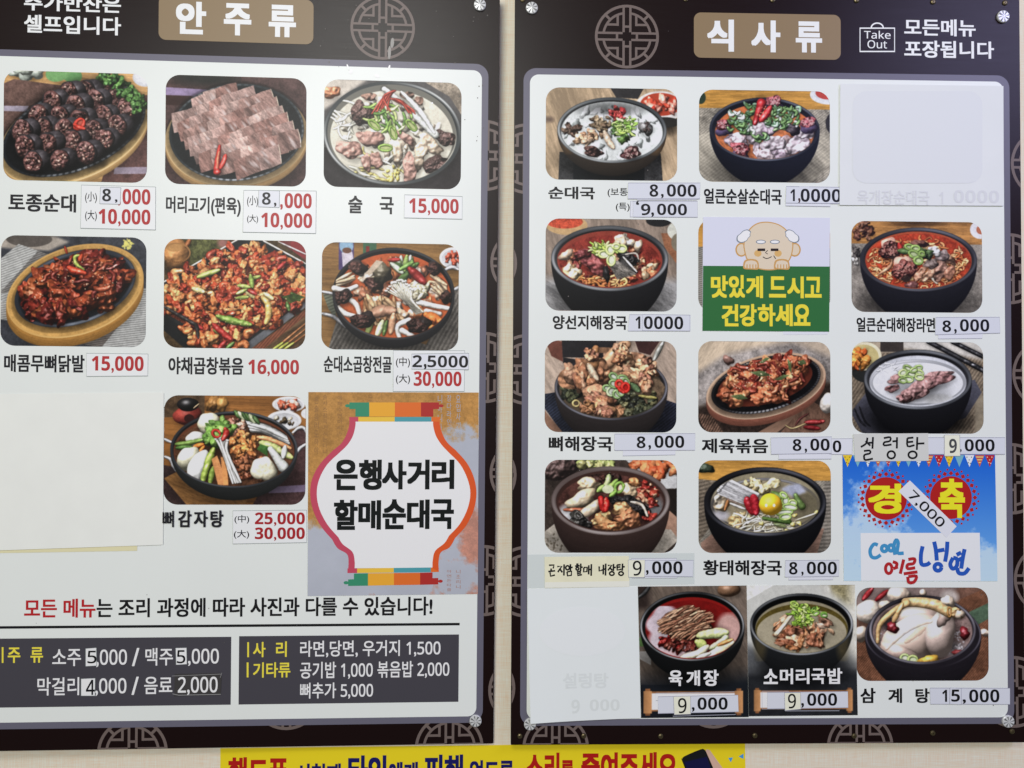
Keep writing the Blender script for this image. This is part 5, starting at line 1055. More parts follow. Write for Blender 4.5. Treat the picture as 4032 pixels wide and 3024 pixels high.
def board(plane, label, edges, panel, header_emblem, emblems, caps, screws):
    """edges, panel: pixel boxes (x0, y0, x1, y1)"""
    o = bpy.data.objects.new('menu_board', None); COL.objects.link(o); o.matrix_world = plane.m; o.empty_display_size = .1; tag(o, label, 'menu board', 'wall menu boards')
    cx = Ctx(plane, o)
    u0, v0, u1, v1 = edges
    bm = bmesh.new(); bmesh.ops.create_cube(bm, size=1)
    for vtx in bm.verts: vtx.co = ((u0 + u1) / 2 + vtx.co.x * (u1 - u0), (v0 + v1) / 2 + vtx.co.y * (v1 - v0), -.006 + vtx.co.z * .012)
    bmesh.ops.bevel(bm, geom=list(bm.edges), offset=.0008, segments=2, affect='EDGES')
    me = bpy.data.meshes.new('backing_panel'); bm.to_mesh(me); bm.free(); link('backing_panel', me, BOARD, o)
    for x, y, r in emblems + [header_emblem]: emblem(cx, x, y, r, (u0 + .001, v0 + .001, u1 - .001, v1 - .001))
    pu0, pv0, pu1, pv1 = panel; b = .0107
    flat(cx, 'grey_border', rounded(pu0 - b, pv0 - b, pu1 + b, pv1 + b, .021), .30, GREY, local=True)
    flat(cx, 'white_panel', rounded(pu0, pv0, pu1, pv1, .0145), .55, PANEL, local=True)
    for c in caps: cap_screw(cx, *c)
    for c in screws: small_screw(cx, *c)
    return cx
_l = Ctx(LEFT, None); _r = Ctx(RIGHT, None)
def span(c, xl, yt, xr, yb, xm, ym): return (c.uv(xl, ym)[0], c.uv(xm, yb)[1], c.uv(xr, ym)[0], c.uv(xm, yt)[1])
LB = board(LEFT, 'dark brown wall menu board at left, its seven dish photos priced mostly in red',
           span(_l, -127, -75, 1955, 2943, 1000, 1500), span(_l, -57, 251, 1887, 2831.5, 1000, 1500), (1507, 109, 127),
           [(1907, 612, 140), (2066, 1035, 135), (1907, 1447, 140), (2063, 1863, 135), (1903, 2286, 140), (2058, 2717, 135), (522, 2962, 139), (1129, 2737, 139), (1769, 2945, 135)],
           [(1889.7, 21.7), (1872.5, 2836)], [])
RB = board(RIGHT, 'dark brown wall menu board at right, its rows of bowl photos priced in black',
           span(_r, 2019, -40, 4027, 2929, 3000, 1500), span(_r, 2080.5, 307.5, 3958, 2828, 3000, 1500), (2468.5, 144, 126),
           [(2078, 625, 140), (1899, 1036, 137), (2078, 1455, 140), (1897, 1870, 137), (2072, 2290, 140), (1892, 2710, 137), (4116, 646, 136), (3975, 1058, 138), (4122, 1474, 136), (3982, 1885, 138), (4128, 2281, 136), (3990, 2724, 138), (2188, 2945, 131), (2810, 2735, 131), (3387, 2940, 131)],
           [(2093.8, 34), (3946.5, 67.8), (2086.7, 2849), (3966, 2838)],
           [(2058, -1), (2700, -3), (3042, 0), (3372, 2), (3673, 8), (3956, 12), (2047, 2898), (2298, 2897), (2601, 2898), (2972, 2895.6), (3363, 2897), (3671.7, 2885.7), (3984, 2879)])
ZP = 0.72      # height (mm) of what is printed on the white panel
ZH = 0.30      # height of what is printed on the dark header

# ---------------------------------------------------------------- printed dish photographs
LABELS = {'L1': 'sliced blood sausage on an oval hot plate with parsley', 'L2': 'overlapping slices of pressed pork on an oval hot plate', 'L3': 'pale soup piled with meat, sprouts and green chilli', 'L4': 'glossy brown chicken feet on a wooden-edged hot plate', 'L5': 'red stir-fried tripe filling a square black pan', 'L6': 'hot pot with blood sausage and a fan of enoki', 'L7': 'hot pot with potatoes, carrots and white mushrooms',
          'R1': 'milky soup with blood sausage beside a dish of kimchi', 'R2': 'black bowl with pale meat, greens and cut red chilli', 'R4': 'red soup with dark tripe and leek rings', 'R5': 'left edge of a photo showing beside the green sticker', 'R6': 'red noodle soup in a black bowl', 'R7': 'pork bones rising out of a dark bowl', 'R8': 'spicy pork on an oval plate beside dried chillies', 'R9': 'white beef soup in a black bowl with chopsticks behind', 'R10': 'offal soup in a brown bowl', 'R11': 'soup with a raw egg yolk and red chilli', 'R16': 'whole chicken and ginseng root in a black pot'}
PX = {k: fn(r) for k, (r, fn) in PHOTOS.items()}
for k, lab in LABELS.items():
    cx = LB if k[0] == 'L' else RB; r = PHOTOS[k][0]; u0, v0, u1, v1 = rect_uv(cx, *r)
    o = flat(cx, 'food_photo', rounded(u0, v0, u1, v1, .0225), ZP, picture_material('dish_print', PX[k]), uvbox=((u0, v0), (u1, v1)), local=True); o['label'] = lab

# ---------------------------------------------------------------- headers
A, B, Cc, D, E_, F_, G, H = cr(0, 0), cr(1000, 0), cr(0, 700), cr(1000, 700), cr(0, 1400), cr(1000, 1400), cr(0, 2274), cr(1000, 2274)
I, J, K, L, Mm, N, O, P_, Q, S = cr(1950, 0), cr(3032, 0), cr(1950, 690), cr(3032, 690), cr(2080, 1300), cr(3032, 1300), cr(2040, 1750), cr(3032, 1750), cr(1980, 2274), cr(3032, 2274)
k1, k2, k3, k4 = cr(550, 0, 2.765), cr(550, 280, 2.765), cr(550, 880, 2.765), cr(550, 1500, 2.765)
r1, r2, r3, r4, r5, gT, bT = cr(2650, 0, 2.765), cr(2650, 320, 2.765), cr(2650, 1300, 2.765), cr(2650, 1740, 2.765), cr(2850, 2280, 2.765), cr(2600, 700, 2.765), cr(1150, 1950, 2.765)
u = rect_uv(LB, 625, -10, 1234.6, 166); flat(LB, 'header_plate', rounded(*u, .012), ZH, TAN, local=True)
u = rect_uv(RB, 2732, 54, 3310, 231.5); flat(RB, 'header_plate', rounded(*u, .012), ZH, TAN, local=True)
HW = mat((226, 230, 228), .4)
text(LB, tx(k1, ('안', 395, 18, 725, 373), ('주', 917, 38, 1217, 387), ('류', 1405, 55, 1703, 405)), ZH + .12, HW, .042)
text(RB, tx(r1, ('식', 370, 213, 663, 562), ('사', 850, 223, 1168, 570), ('류', 1335, 235, 1622, 573)), ZH + .12, HW, .042)
text(LB, tx(A, ('추가반찬은', 210, -45, 1055, 103)), ZH, HW, .026); text(LB, tx(A, ('셀프입니다', 210, 139, 1055, 297)), ZH, HW, .026)
text(RB, tx(J, ('모든메뉴', 1168, 168, 1790, 315)), ZH, HW, .026); text(RB, tx(J, ('포장됩니다', 1168, 357, 1950, 507)), ZH, HW, .026)
bag = [ribbon([J(*p) for p in ((783, 246), (1084, 246), (1084, 449), (783, 449))], 6, True), ribbon([J(*p) for p in ellpts(933, 242, 52, 40, 12, 0, math.pi, 2 * math.pi)], 5.5)]
flats(RB, 'bag_icon', bag[0] + bag[1], ZH, HW); text(RB, tx(J, ('Take', 818, 268, 1050, 338), ('Out', 848, 352, 1018, 422)), ZH, HW, .005)

# ---------------------------------------------------------------- dish names and other lines printed on the left board
for it in (tx(Cc, ('토종순대', 75, 140, 665, 298)), tx(Cc, ('머리고기(편육)', 1447, 165, 2098, 335)), tx(D, ('술', 822, 157, 945, 310), ('국', 1095, 168, 1217, 318)), [('매콤무뼈닭발', 17, 1396, 334, 1466)], [('야채곱창볶음', 664, 1406, 958.7, 1475)], [('순대소곱창전골', 1275, 1401.6, 1542.5, 1468)]):
    text(LB, it, ZP, INK, .029)
text(LB, tx(k4, ('감', 425, 1405, 570, 1588), ('자', 595, 1408, 747, 1588), ('탕', 775, 1405, 915, 1590)), 2.6, INK, .029); text(LB, tx(k4, ('뼈', 255, 1410, 378, 1588)), 2.6, INK, .018)
text(LB, [('16,000', 978, 1416, 1177.5, 1482)], ZP, DRED, .03)
text(LB, [('모든 메뉴', 96, 2357, 377, 2432)], ZP, mat((176, 30, 36)), .026); text(LB, [('는 조리 과정에 따라 사진과 다를 수 있습니다!', 381, 2352, 1703, 2427)], ZP, BLACK, .026)
u = rect_uv(LB, -20, 2458.5, 1810, 2468.5); flat(LB, 'rule_line', [(u[0], u[1]), (u[2], u[1]), (u[2], u[3]), (u[0], u[3])], ZP, BLACK, local=True)
CHAR = mat((66, 64, 71), .4); WB = mat((228, 230, 230)); YB = mat((236, 214, 70))
def info_box(r):
    u = rect_uv(LB, *r); o = flat(LB, 'info_box', [(u[0], u[1]), (u[2], u[1]), (u[2], u[3]), (u[0], u[3])], ZP, CHAR, local=True); return Ctx(LEFT, o, (0, 0))
b1 = info_box((-30, 2510.5, 910, 2780)); b2 = info_box((941, 2501, 1806, 2768)); ZB = ZP + .1
flats(b1, 'yellow_bar', [[G(*p) for p in ((18, 605), (33, 605), (33, 742), (18, 742))]], ZB, YB); text(b1, tx(G, ('주', 70, 608, 180, 742), ('류', 268, 605, 378, 740)), ZB, YB, .02)
text(b1, tx(G, ('소주', 458, 622, 708, 770), (',000', 840, 625, 1108, 778), ('/', 1152, 612, 1215, 770), ('맥주', 1268, 612, 1508, 765), (',000', 1640, 618, 1908, 768)), ZB, WB, .012)
text(b1, tx(G, ('막걸리', 328, 868, 692, 1025), (',000', 833, 875, 1103, 1028), ('/', 1148, 862, 1210, 1020), ('음료', 1258, 862, 1503, 1012)), ZB, WB, .012)
flats(b2, 'yellow_bar', [[G(*p) for p in ((2155, 562), (2170, 562), (2170, 692), (2155, 692))]], ZB, YB); flats(b2, 'yellow_bar', [[G(*p) for p in ((2150, 738), (2166, 738), (2166, 868), (2150, 868))]], ZB, YB)
text(b2, [('사', 997, 2527, 1046, 2587), ('리',) + H(193, 555, 287, 690)], ZB, YB, .02); text(b2, [('기타류', 997, 2607, 1144, 2667)], ZB, YB, .02)
for t in (('라면,당면, 우거지 1,500', 403, 545, 1625, 690), ('공기밥 1,000 볶음밥 2,000', 403, 728, 1702, 878), ('뼈추가 5,000', 403, 912, 1038, 1055)): text(b2, tx(H, t), ZB, WB, .014)
# ---------------------------------------------------------------- dish names printed on the right board
for it in (tx(K, ('순대국', 462, 100, 868, 210)), tx(r2, ('얼큰순살순대국', 335, 1172, 1182, 1340)), tx(K, ('양선지해장국', 500, 1222, 1148, 1345)), tx(L, ('얼큰순대해장라면', 752, 1240, 1435, 1368)), tx(Mm, ('뼈해장국', 178, 925, 735, 1055)), tx(r3, ('제육볶음', 312, 1180, 1033, 1340)), tx(r4, ('황태해장국', 327, 1285, 1182, 1452)), tx(S, ('삼', 785, 960, 918, 1092), ('계', 1028, 963, 1148, 1092), ('탕', 1265, 963, 1388, 1092))):
    text(RB, it, ZP, BLACK, .029)
text(RB, tx(K, ('(보통)', 978, 113, 1180, 192)), ZP, BLACK, .01); text(RB, tx(K, ('(특)', 1050, 240, 1170, 318)), ZP, BLACK, .01)
# grime and fly specks on the laminate
rs = random.Random(4); sp = []
for _ in range(46):
    x = 1250 + rs.random() * 700; y = 20 + rs.random() * 560; r = .9 + rs.random() * 1.6; sp.append(ellpts(x, y, r, r * (.7 + .6 * rs.random()), 7))
for _ in range(26):
    x = 20 + rs.random() * 1850; y = 250 + rs.random() * 2500; r = 1 + rs.random() * 1.3; sp.append(ellpts(x, y, r, r, 6))
tag(flats(LB, 'grime_specks', sp, .86, mat((96, 92, 88))), kind='stuff')
sp = []
for _ in range(30):
    x = 2060 + rs.random() * 1900; y = 60 + rs.random() * 2750; r = 1 + rs.random() * 1.4; sp.append(ellpts(x, y, r, r, 6))
tag(flats(RB, 'grime_specks', sp, .86, mat((110, 104, 100))), kind='stuff')

SM = mat((236, 238, 238), .3)
flats(LB, 'glue_smears', [[B(*q) for q in ellpts(x, y, a_, b_, 10, r_)] for x, y, a_, b_, r_ in ((818, 585, 8, 26, -.3), (845, 625, 16, 20, .4), (1178, 590, 9, 24, .3), (1072, 662, 24, 15, .5), (1630, 712, 10, 10, 0), (1552, 900, 9, 9, 0))], .9, SM)
flats(LB, 'glue_smears', [[B(*q) for q in ellpts(x, y, a_, b_, 10, r_)] for x, y, a_, b_, r_ in ((1205, 375, 16, 46, .1), (1180, 460, 14, 60, .05))], .5, mat((128, 124, 120), .3))
# ================================================================ price stickers
GP = 'price stickers on the menu boards'
PW = mat((226, 230, 228), .34); PV = mat((210, 213, 221), .34); PV2 = mat((217, 219, 226), .36); CREAM = mat((232, 231, 208), .5)
def q4(f, *v): return [f(v[i], v[i + 1]) for i in (0, 2, 4, 6)]
def pq(*v): return [(v[i], v[i + 1]) for i in (0, 2, 4, 6)]
def sticker(pl, quad, layer, m, label, name='price_sticker', under=None, group=GP):
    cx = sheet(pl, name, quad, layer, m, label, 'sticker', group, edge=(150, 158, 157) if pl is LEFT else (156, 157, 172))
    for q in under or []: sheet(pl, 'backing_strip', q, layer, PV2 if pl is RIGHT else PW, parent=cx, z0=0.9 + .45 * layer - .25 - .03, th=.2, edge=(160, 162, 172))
    return cx
def digits(cx, items, m=BLACK, w=.016): return text(cx, items, cx.top, m, w)
RW = .03
c = sticker(LEFT, q4(Cc, 713, 65, 1358, 82, 1357, 455, 705, 440), 0, PW, 'white sticker with two red prices under the sliced blood sausage platter'); digits(c, tx(Cc, ('(小)', 745, 122, 848, 222), ('(大)', 745, 282, 847, 380)), INK, .008); digits(c, tx(Cc, (',', 1030, 205, 1055, 245), ('000', 1070, 100, 1313, 235)), DRED, RW); digits(c, tx(Cc, ('10,000', 862, 275, 1313, 426)), DRED, RW)
c = sticker(LEFT, q4(Cc, 880, 83, 1057, 88, 1050, 233, 873, 228), 1, PV2, 'small white patch with black 8 on the sticker under the blood sausage', 'price_patch'); digits(c, tx(Cc, ('8', 895, 98, 972, 208), (',', 1005, 190, 1028, 220)), INK, .02)
c = sticker(LEFT, pq(960.5, 750, 1246, 753, 1244, 920, 957, 914.5), 0, PW, 'white sticker with two red prices under the pressed pork slices'); digits(c, tx(k2, ('(小)', 1172, 1357, 1292, 1480), ('(大)', 1172, 1562, 1292, 1660)), INK, .008); digits(c, tx(k2, (',', 1532, 1450, 1560, 1512), ('000', 1580, 1332, 1875, 1497)), DRED, RW); digits(c, tx(D, ('10,000', 65, 308, 508, 455)), DRED, RW)
c = sticker(LEFT, q4(k2, 1300, 1300, 1525, 1308, 1522, 1488, 1296, 1480), 1, PV2, 'small white patch with black 8 on the sticker under the pork slices', 'price_patch'); digits(c, tx(k2, ('8', 1335, 1322, 1430, 1458), (',', 1465, 1435, 1492, 1480)), INK, .02)
c = sticker(LEFT, q4(D, 1312, 150, 1815, 165, 1813, 362, 1308, 350), 0, PW, 'white sticker with red 15,000 under the pale soup with green chilli'); digits(c, tx(D, ('15,000', 1352, 182, 1783, 330)), DRED, RW)
c = sticker(LEFT, pq(342, 1391, 584, 1394, 583, 1480, 342, 1482), 0, PW, 'white sticker with red 15,000 under the brown chicken feet'); digits(c, [('15,000', 363, 1402, 567, 1469)], DRED, RW)
c = sticker(LEFT, pq(1549, 1380, 1830, 1381, 1828, 1541, 1548.5, 1541), 0, PW, 'white sticker with red 30,000 above the jar poster'); digits(c, tx(F_, ('(中)', 1237, 12, 1360, 105), ('(大)', 1237, 160, 1360, 250)), INK, .008); digits(c, tx(F_, ('30,000', 1392, 138, 1808, 285)), DRED, RW)
c = sticker(LEFT, pq(1621, 1394, 1846, 1391, 1844.5, 1455.6, 1620.7, 1453), 1, PV2, 'patch with black 2,5000 at the right edge of the left board', 'price_patch'); digits(c, [('2', 1624, 1398.5, 1662, 1446), (',', 1669, 1433, 1680, 1455), ('5000', 1683.5, 1400, 1843.5, 1447)], BLACK, .02)
c = sticker(LEFT, pq(918, 2010.7, 1208, 2008, 1208, 2135.5, 917.7, 2141), 0, PW, 'white sticker with red 25,000 and 30,000 under the potato hot pot'); digits(c, tx(k4, ('(中)', 1035, 1458, 1195, 1552)) + [('(大)', 922, 2086, 982, 2121)], INK, .008); digits(c, [('25,000', 1004.5, 2017, 1201, 2071)], mat((160, 26, 34)), RW); digits(c, [('30,000', 1004.5, 2076, 1201, 2129)], mat((160, 26, 34)), RW)
for qd, bx, lab in (((750, 617, 842, 610, 845, 765, 750, 770), ('5', 765, 635, 845, 745), 'tiny white chip with black 5 on the left grey price box, top row left'), ((1533, 612, 1627, 610, 1630, 752, 1537, 757), ('5', 1543, 630, 1617, 745), 'tiny white chip with black 5 on the left grey price box, top row right'), ((710, 880, 832, 875, 830, 1027, 710, 1027), ('4', 752, 888, 830, 1020), 'tiny white chip with black 4 on the left grey price box')):
    c = sticker(LEFT, q4(G, *qd), 0, mat((236, 236, 232)), lab, 'price_patch', group='white number chips on the grey price box'); digits(c, tx(G, bx), BLACK, .012)
c = sheet(LEFT, 'price_sticker', q4(G, 1525, 838, 1935, 830, 1925, 1020, 1520, 1033), 0, mat((60, 58, 58), .22, .5), 'dark glossy sticker with white 2,000 on the left grey price box', 'sticker', GP); digits(c, tx(G, ('2,000', 1552, 862, 1898, 1020)), WB, .012); flats(c, 'crinkle_highlight', ribbon([G(1505, 1010), G(1560, 1022), G(1925, 1014)], 2.2) + ribbon([G(1500, 855), G(1930, 838)], 1.6) + ribbon([G(1935, 828), G(1920, 870)], 1.4), c.top, mat((150, 150, 150), .3))  # light grey lines paint the highlights along the crinkled edges

c = sticker(RIGHT, q4(K, 1157, 70, 1783, 70, 1778, 207, 1153, 207), 1, PV, 'lavender white strip with 8,000 under the milky soup photo', under=[q4(K, 1230, 205, 1760, 205, 1755, 216, 1235, 218)]); digits(c, tx(K, ('8', 1342, 82, 1418, 190), (',', 1442, 165, 1465, 203), ('000', 1493, 82, 1752, 190)))
c = sticker(RIGHT, q4(K, 1200, 228, 1760, 230, 1760, 367, 1200, 365), 0, PV, 'lower strip with 9,000 beneath the 8,000 of the milky soup', under=[q4(K, 1178, 226, 1300, 228, 1300, 369, 1174, 364)]); digits(c, tx(K, ('‘', 1225, 225, 1252, 260), ('9', 1268, 250, 1350, 350), (',', 1357, 325, 1382, 365), ('000', 1408, 250, 1668, 350)))
c = sticker(RIGHT, q4(r2, 1230, 1148, 1830, 1158, 1830, 1335, 1222, 1328), 1, PV, 'price strip reading 10000 partly under the big white paper', under=[q4(r2, 1222, 1318, 1712, 1328, 1710, 1366, 1222, 1358)]); digits(c, tx(r2, ('1', 1272, 1178, 1322, 1308), ('0000', 1385, 1175, 1822, 1318))); digits(c, tx(r2, (',', 1358, 1275, 1383, 1330)), mat((70, 50, 50))); sheet(RIGHT, 'digit_patch', q4(r2, 1370, 1149, 1480, 1151, 1478, 1327, 1368, 1325), 1, PV, parent=c, z0=c.top - .05, th=.03)
c = sticker(RIGHT, q4(K, 1168, 1215, 1698, 1220, 1697, 1357, 1155, 1357), 0, PV, 'price strip reading 10000 under the red tripe soup'); digits(c, tx(K, ('1', 1220, 1230, 1262, 1337)))
c = sticker(RIGHT, q4(K, 1283, 1214, 1690, 1219, 1688, 1357, 1280, 1355), 1, PV, 'patch with four zeros on the strip under the red tripe soup', 'price_patch'); digits(c, tx(K, ('0000', 1293, 1230, 1635, 1342)))
c = sticker(RIGHT, q4(L, 1440, 1240, 1995, 1237, 2000, 1375, 1435, 1390), 0, PV, 'price strip reading 8,000 under the red noodle soup', under=[q4(L, 1462, 1370, 1848, 1370, 1845, 1422, 1462, 1426)]); digits(c, tx(L, ('8', 1497, 1265, 1573, 1367), (',', 1600, 1340, 1622, 1382), ('000', 1650, 1255, 1905, 1362)))
c = sticker(RIGHT, q4(Mm, 750, 905, 1452, 900, 1450, 1045, 750, 1047), 0, PV, 'price strip reading 8,000 under the pork bone soup', under=[q4(Mm, 825, 1040, 1280, 1040, 1280, 1086, 822, 1095)]); digits(c, tx(Mm, ('8', 943, 925, 1020, 1028), (',', 1045, 1000, 1068, 1042), ('000', 1098, 918, 1357, 1025)))
c = sticker(RIGHT, q4(r3, 1060, 1172, 1722, 1160, 1720, 1340, 1065, 1350), 1, PV, 'price strip reading 8,00 under the spicy pork plate', under=[q4(r3, 1148, 1335, 1720, 1335, 1720, 1402, 1145, 1405)]); digits(c, tx(r3, ('8', 1298, 1185, 1393, 1315), (',', 1428, 1288, 1455, 1335), ('00', 1490, 1180, 1700, 1312)))
c = sticker(RIGHT, q4(r3, 1700, 1183, 1950, 1180, 1945, 1355, 1700, 1350), 0, PV2, 'short strip with a last zero right of the spicy pork price', 'price_patch'); digits(c, tx(r3, ('0', 1735, 1200, 1828, 1330)))
c = sticker(RIGHT, q4(N, 1365, 935, 2040, 935, 2040, 1080, 1365, 1080), 1, PV, 'price strip with three zeros right of the handwritten name'); digits(c, tx(N, (',', 1648, 1035, 1663, 1062), ('000', 1690, 950, 1950, 1055)))
c = sticker(RIGHT, q4(N, 1512, 912, 1645, 912, 1650, 1095, 1512, 1095), 2, CREAM, 'cream patch with grey 9 right of the handwritten name', 'price_patch'); digits(c, tx(N, ('9', 1553, 945, 1620, 1070)), mat((70, 72, 74)), .014)
c = sticker(RIGHT, q4(O, 1080, 1007, 1525, 1007, 1520, 1150, 1080, 1145), 1, PV, 'price strip with three zeros under the brown offal soup bowl', under=[q4(O, 985, 992, 1380, 990, 1382, 1162, 990, 1162)]); digits(c, tx(O, (',', 1112, 1092, 1135, 1135), ('000', 1165, 1015, 1430, 1127)))
c = sticker(RIGHT, q4(O, 957, 1003, 1103, 1003, 1100, 1155, 960, 1153), 2, CREAM, 'cream patch with black 9 under the brown offal soup bowl', 'price_patch'); digits(c, tx(O, ('9', 997, 1010, 1073, 1140)), BLACK, .008)
c = sticker(RIGHT, q4(r4, 1220, 1290, 1805, 1285, 1800, 1462, 1215, 1470), 0, PV, 'price strip reading 8,000 under the egg yolk soup', under=[q4(r4, 1252, 1455, 1742, 1455, 1740, 1500, 1255, 1503)]); digits(c, tx(r4, ('8', 1260, 1305, 1352, 1442), (',', 1393, 1410, 1418, 1455), ('000', 1453, 1302, 1780, 1440)))
c = sticker(RIGHT, q4(S, 1390, 960, 2085, 962, 2085, 1102, 1393, 1100), 0, PV, 'price strip reading 15,000 under the whole chicken pot'); digits(c, tx(S, ('1', 1495, 975, 1538, 1080), (',', 1673, 1058, 1702, 1097), ('000', 1730, 972, 1993, 1085)))
c = sticker(RIGHT, q4(S, 1562, 957, 1660, 962, 1660, 1103, 1560, 1098), 1, PV, 'patch with a 5 in the price under the whole chicken pot', 'price_patch'); digits(c, tx(S, ('5', 1573, 972, 1648, 1078)))

# ================================================================ two dish photo stickers in the bottom row
def dish_sticker(key, quad, label, it, wt):
    P = [RIGHT.uv(*p) for p in quad]; cc = (sum(p[0] for p in P) / 4, sum(p[1] for p in P) / 4); L_ = [(a - cc[0], b - cc[1]) for a, b in P]
    me = sheet_mesh('photo_sticker', L_, .95, THICK); lay = me.uv_layers.new(name='UVMap'); us = [p[0] for p in L_]; vs = [p[1] for p in L_]
    for lp in me.loops:
        x, y, _ = me.vertices[lp.vertex_index].co; lay.data[lp.index].uv = ((x - min(us)) / (max(us) - min(us)), (y - min(vs)) / (max(vs) - min(vs)))
    o = link('photo_sticker', me, picture_material('dish_print', PX[key]), None, RIGHT.m @ Matrix.Translation((cc[0], cc[1], 0))); tag(o, label, 'sticker', 'square dish photo stickers in the bottom row')
    cx = Ctx(RIGHT, o, cc); cx.top = .95 + THICK + .07
    text(cx, it, cx.top, BLACK, wt + .03); text(cx, it, cx.top + .05, mat((236, 238, 238)), wt)
    return cx
dish_sticker('R14', pq(2511, 2309, 2938.3, 2305, 2946.8, 2822, 2524, 2826), 'square photo sticker of red beef soup, third from right in bottom row', tx(Q, ('육', 1443, 805, 1562, 942), ('개', 1597, 805, 1715, 940), ('장', 1745, 800, 1877, 942)), .03)
dish_sticker('R15', pq(2939, 2305, 3365, 2302, 3376, 2814.5, 2947.6, 2819), 'square photo sticker of pale soup with sliced meat and scallions, bottom row', tx(r5, ('소', 430, 975, 585, 1140), ('머', 607, 970, 750, 1140), ('리', 780, 970, 928, 1138), ('국', 950, 970, 1100, 1138), ('밥', 1125, 965, 1285, 1138)), .03)
c = sticker(RIGHT, q4(Q, 1350, 1035, 2045, 1020, 2050, 1165, 1350, 1180), 1, PV, 'price strip with three zeros on the red beef soup sticker', under=[q4(Q, 1330, 1005, 2015, 993, 2018, 1060, 1330, 1070), q4(Q, 1480, 1160, 2025, 1150, 2025, 1190, 1480, 1205)]); digits(c, tx(Q, (',', 1643, 1125, 1668, 1165), ('000', 1693, 1040, 1955, 1148)))
c = sticker(RIGHT, q4(Q, 1483, 1032, 1632, 1028, 1633, 1185, 1490, 1190), 2, CREAM, 'cream patch with black 9 on the red beef soup sticker', 'price_patch'); digits(c, tx(Q, ('9', 1523, 1045, 1597, 1177)), BLACK, .008)
c = sticker(RIGHT, q4(r5, 470, 1230, 1345, 1220, 1348, 1395, 470, 1408), 1, PV, 'price strip with three zeros on the pale sliced meat soup sticker', under=[q4(r5, 413, 1218, 700, 1218, 700, 1410, 415, 1412), q4(r5, 663, 1390, 1255, 1388, 1253, 1430, 665, 1432)]); digits(c, tx(r5, (',', 838, 1345, 868, 1397), ('000', 903, 1238, 1228, 1375)))
c = sticker(RIGHT, q4(r5, 655, 1232, 830, 1230, 833, 1410, 660, 1425), 2, CREAM, 'cream patch with black 9 on the pale sliced meat soup sticker', 'price_patch'); digits(c, tx(r5, ('9', 693, 1243, 780, 1403)), BLACK, .008)

# ================================================================ blank papers covering old dishes
GB = 'blank papers covering old dishes'
def wavy(a, k, s): return lambda x, y: a * (.5 + .5 * math.sin(k * x + s + 2 * y)) + a * .5 * (.5 + .5 * math.sin(7 * y + s + 3 * x))
PAP = mat((226, 229, 222), .6, .2, var=.018, vscale=18); PAP2 = mat((218, 221, 222), .6, .2, var=.015, vscale=14); PAP3 = mat((222, 227, 226), .6, .2, var=.008, vscale=14)
c = sheet(LEFT, 'blank_paper', pq(-60, 1552, 646.5, 1545, 644, 2143.7, -60, 2168), 1, PAP, 'large wrinkled off-white paper beside the potato hot pot photo', 'paper', GB, grid=20, lift=lambda s, t: .35 * math.sin(9 * s + 3 * t) ** 2 + .5 * math.sin(5 * t + 2 * s) ** 2 * s * (1 - s) + (0.5 * t ** 4), th=.2)
sheet(LEFT, 'backing_strip', pq(-60, 2120, 541, 2120, 541, 2168, -60, 2178), 0, mat((216, 210, 170), .6), parent=c, z0=.95, th=.15)
c = sheet(RIGHT, 'blank_paper', pq(3305.5, 332, 3947, 341, 3948, 812, 3303, 809), 3, PAP2, 'big blank white paper in the top right corner of the right board', 'paper', GB, grid=16, lift=wavy(.25, 5, 1), th=.2)
zz = c.top + .45
flat(c, 'ghost_photo', [J(x, y) for x, y in rounded(712, 800, 1840, 1600, 120, 6)], zz, mat((214, 217, 220), .6)); text(c, tx(L, ('육개장순대국', 750, 135, 1380, 260), ('1', 1465, 150, 1500, 255), ('0000', 1590, 135, 1985, 245)), zz + .04, mat((208, 210, 214), .6), .02)
def curl(s, t): s = min(max(s, 0), 1); t = min(max(t, 0), 1); return 5.5 * (1 - s) ** 2.2 * t ** 2 + 1.2 * (1 - s) ** 4 + .8 * t ** 5
c = sheet(RIGHT, 'blank_paper', pq(2076, 2318, 2510, 2309, 2522, 2825, 2088.5, 2841), 1, PAP3, 'blank white paper lifting at its lower left corner, bottom row', 'paper', GB, grid=28, lift=curl, th=.2)
GL = [text(c, tx(Q, ('설렁탕', 520, 825, 918, 960)), .1, mat((213, 218, 217), .6), .03)] + [text(c, tx(Q, i_), .1, mat((211, 216, 214), .6), .016) for i_ in (('9', 595, 1055, 668, 1175), ('000', 755, 1055, 1015, 1155))]
gb = []
for k_ in range(6):
    ra, rb = k_ / 6, (k_ + 1) / 6
    for n_ in range(28):
        a0, a1 = 2 * math.pi * n_ / 28, 2 * math.pi * (n_ + 1) / 28; gb.append([Q(690 + 375 * rr * math.cos(aa_), 465 + 215 * rr * math.sin(aa_)) for rr, aa_ in (((ra, a0), (rb, a0), (rb, a1), (ra, a1)) if k_ else ((0, a0), (rb, a0), (rb, a1)))])
GL.append(flats(c, 'ghost_bowl', gb, .02, mat((224, 230, 229), .6)))
_a, _b = c.uv(2076, 2318), c.uv(2522, 2833)
for o in GL:
    for v_ in o.data.vertices: v_.co.z += (c.top + .1 + curl((v_.co.x - _a[0]) / (_b[0] - _a[0]), (v_.co.y - _a[1]) / (_b[1] - _a[1]))) * MM

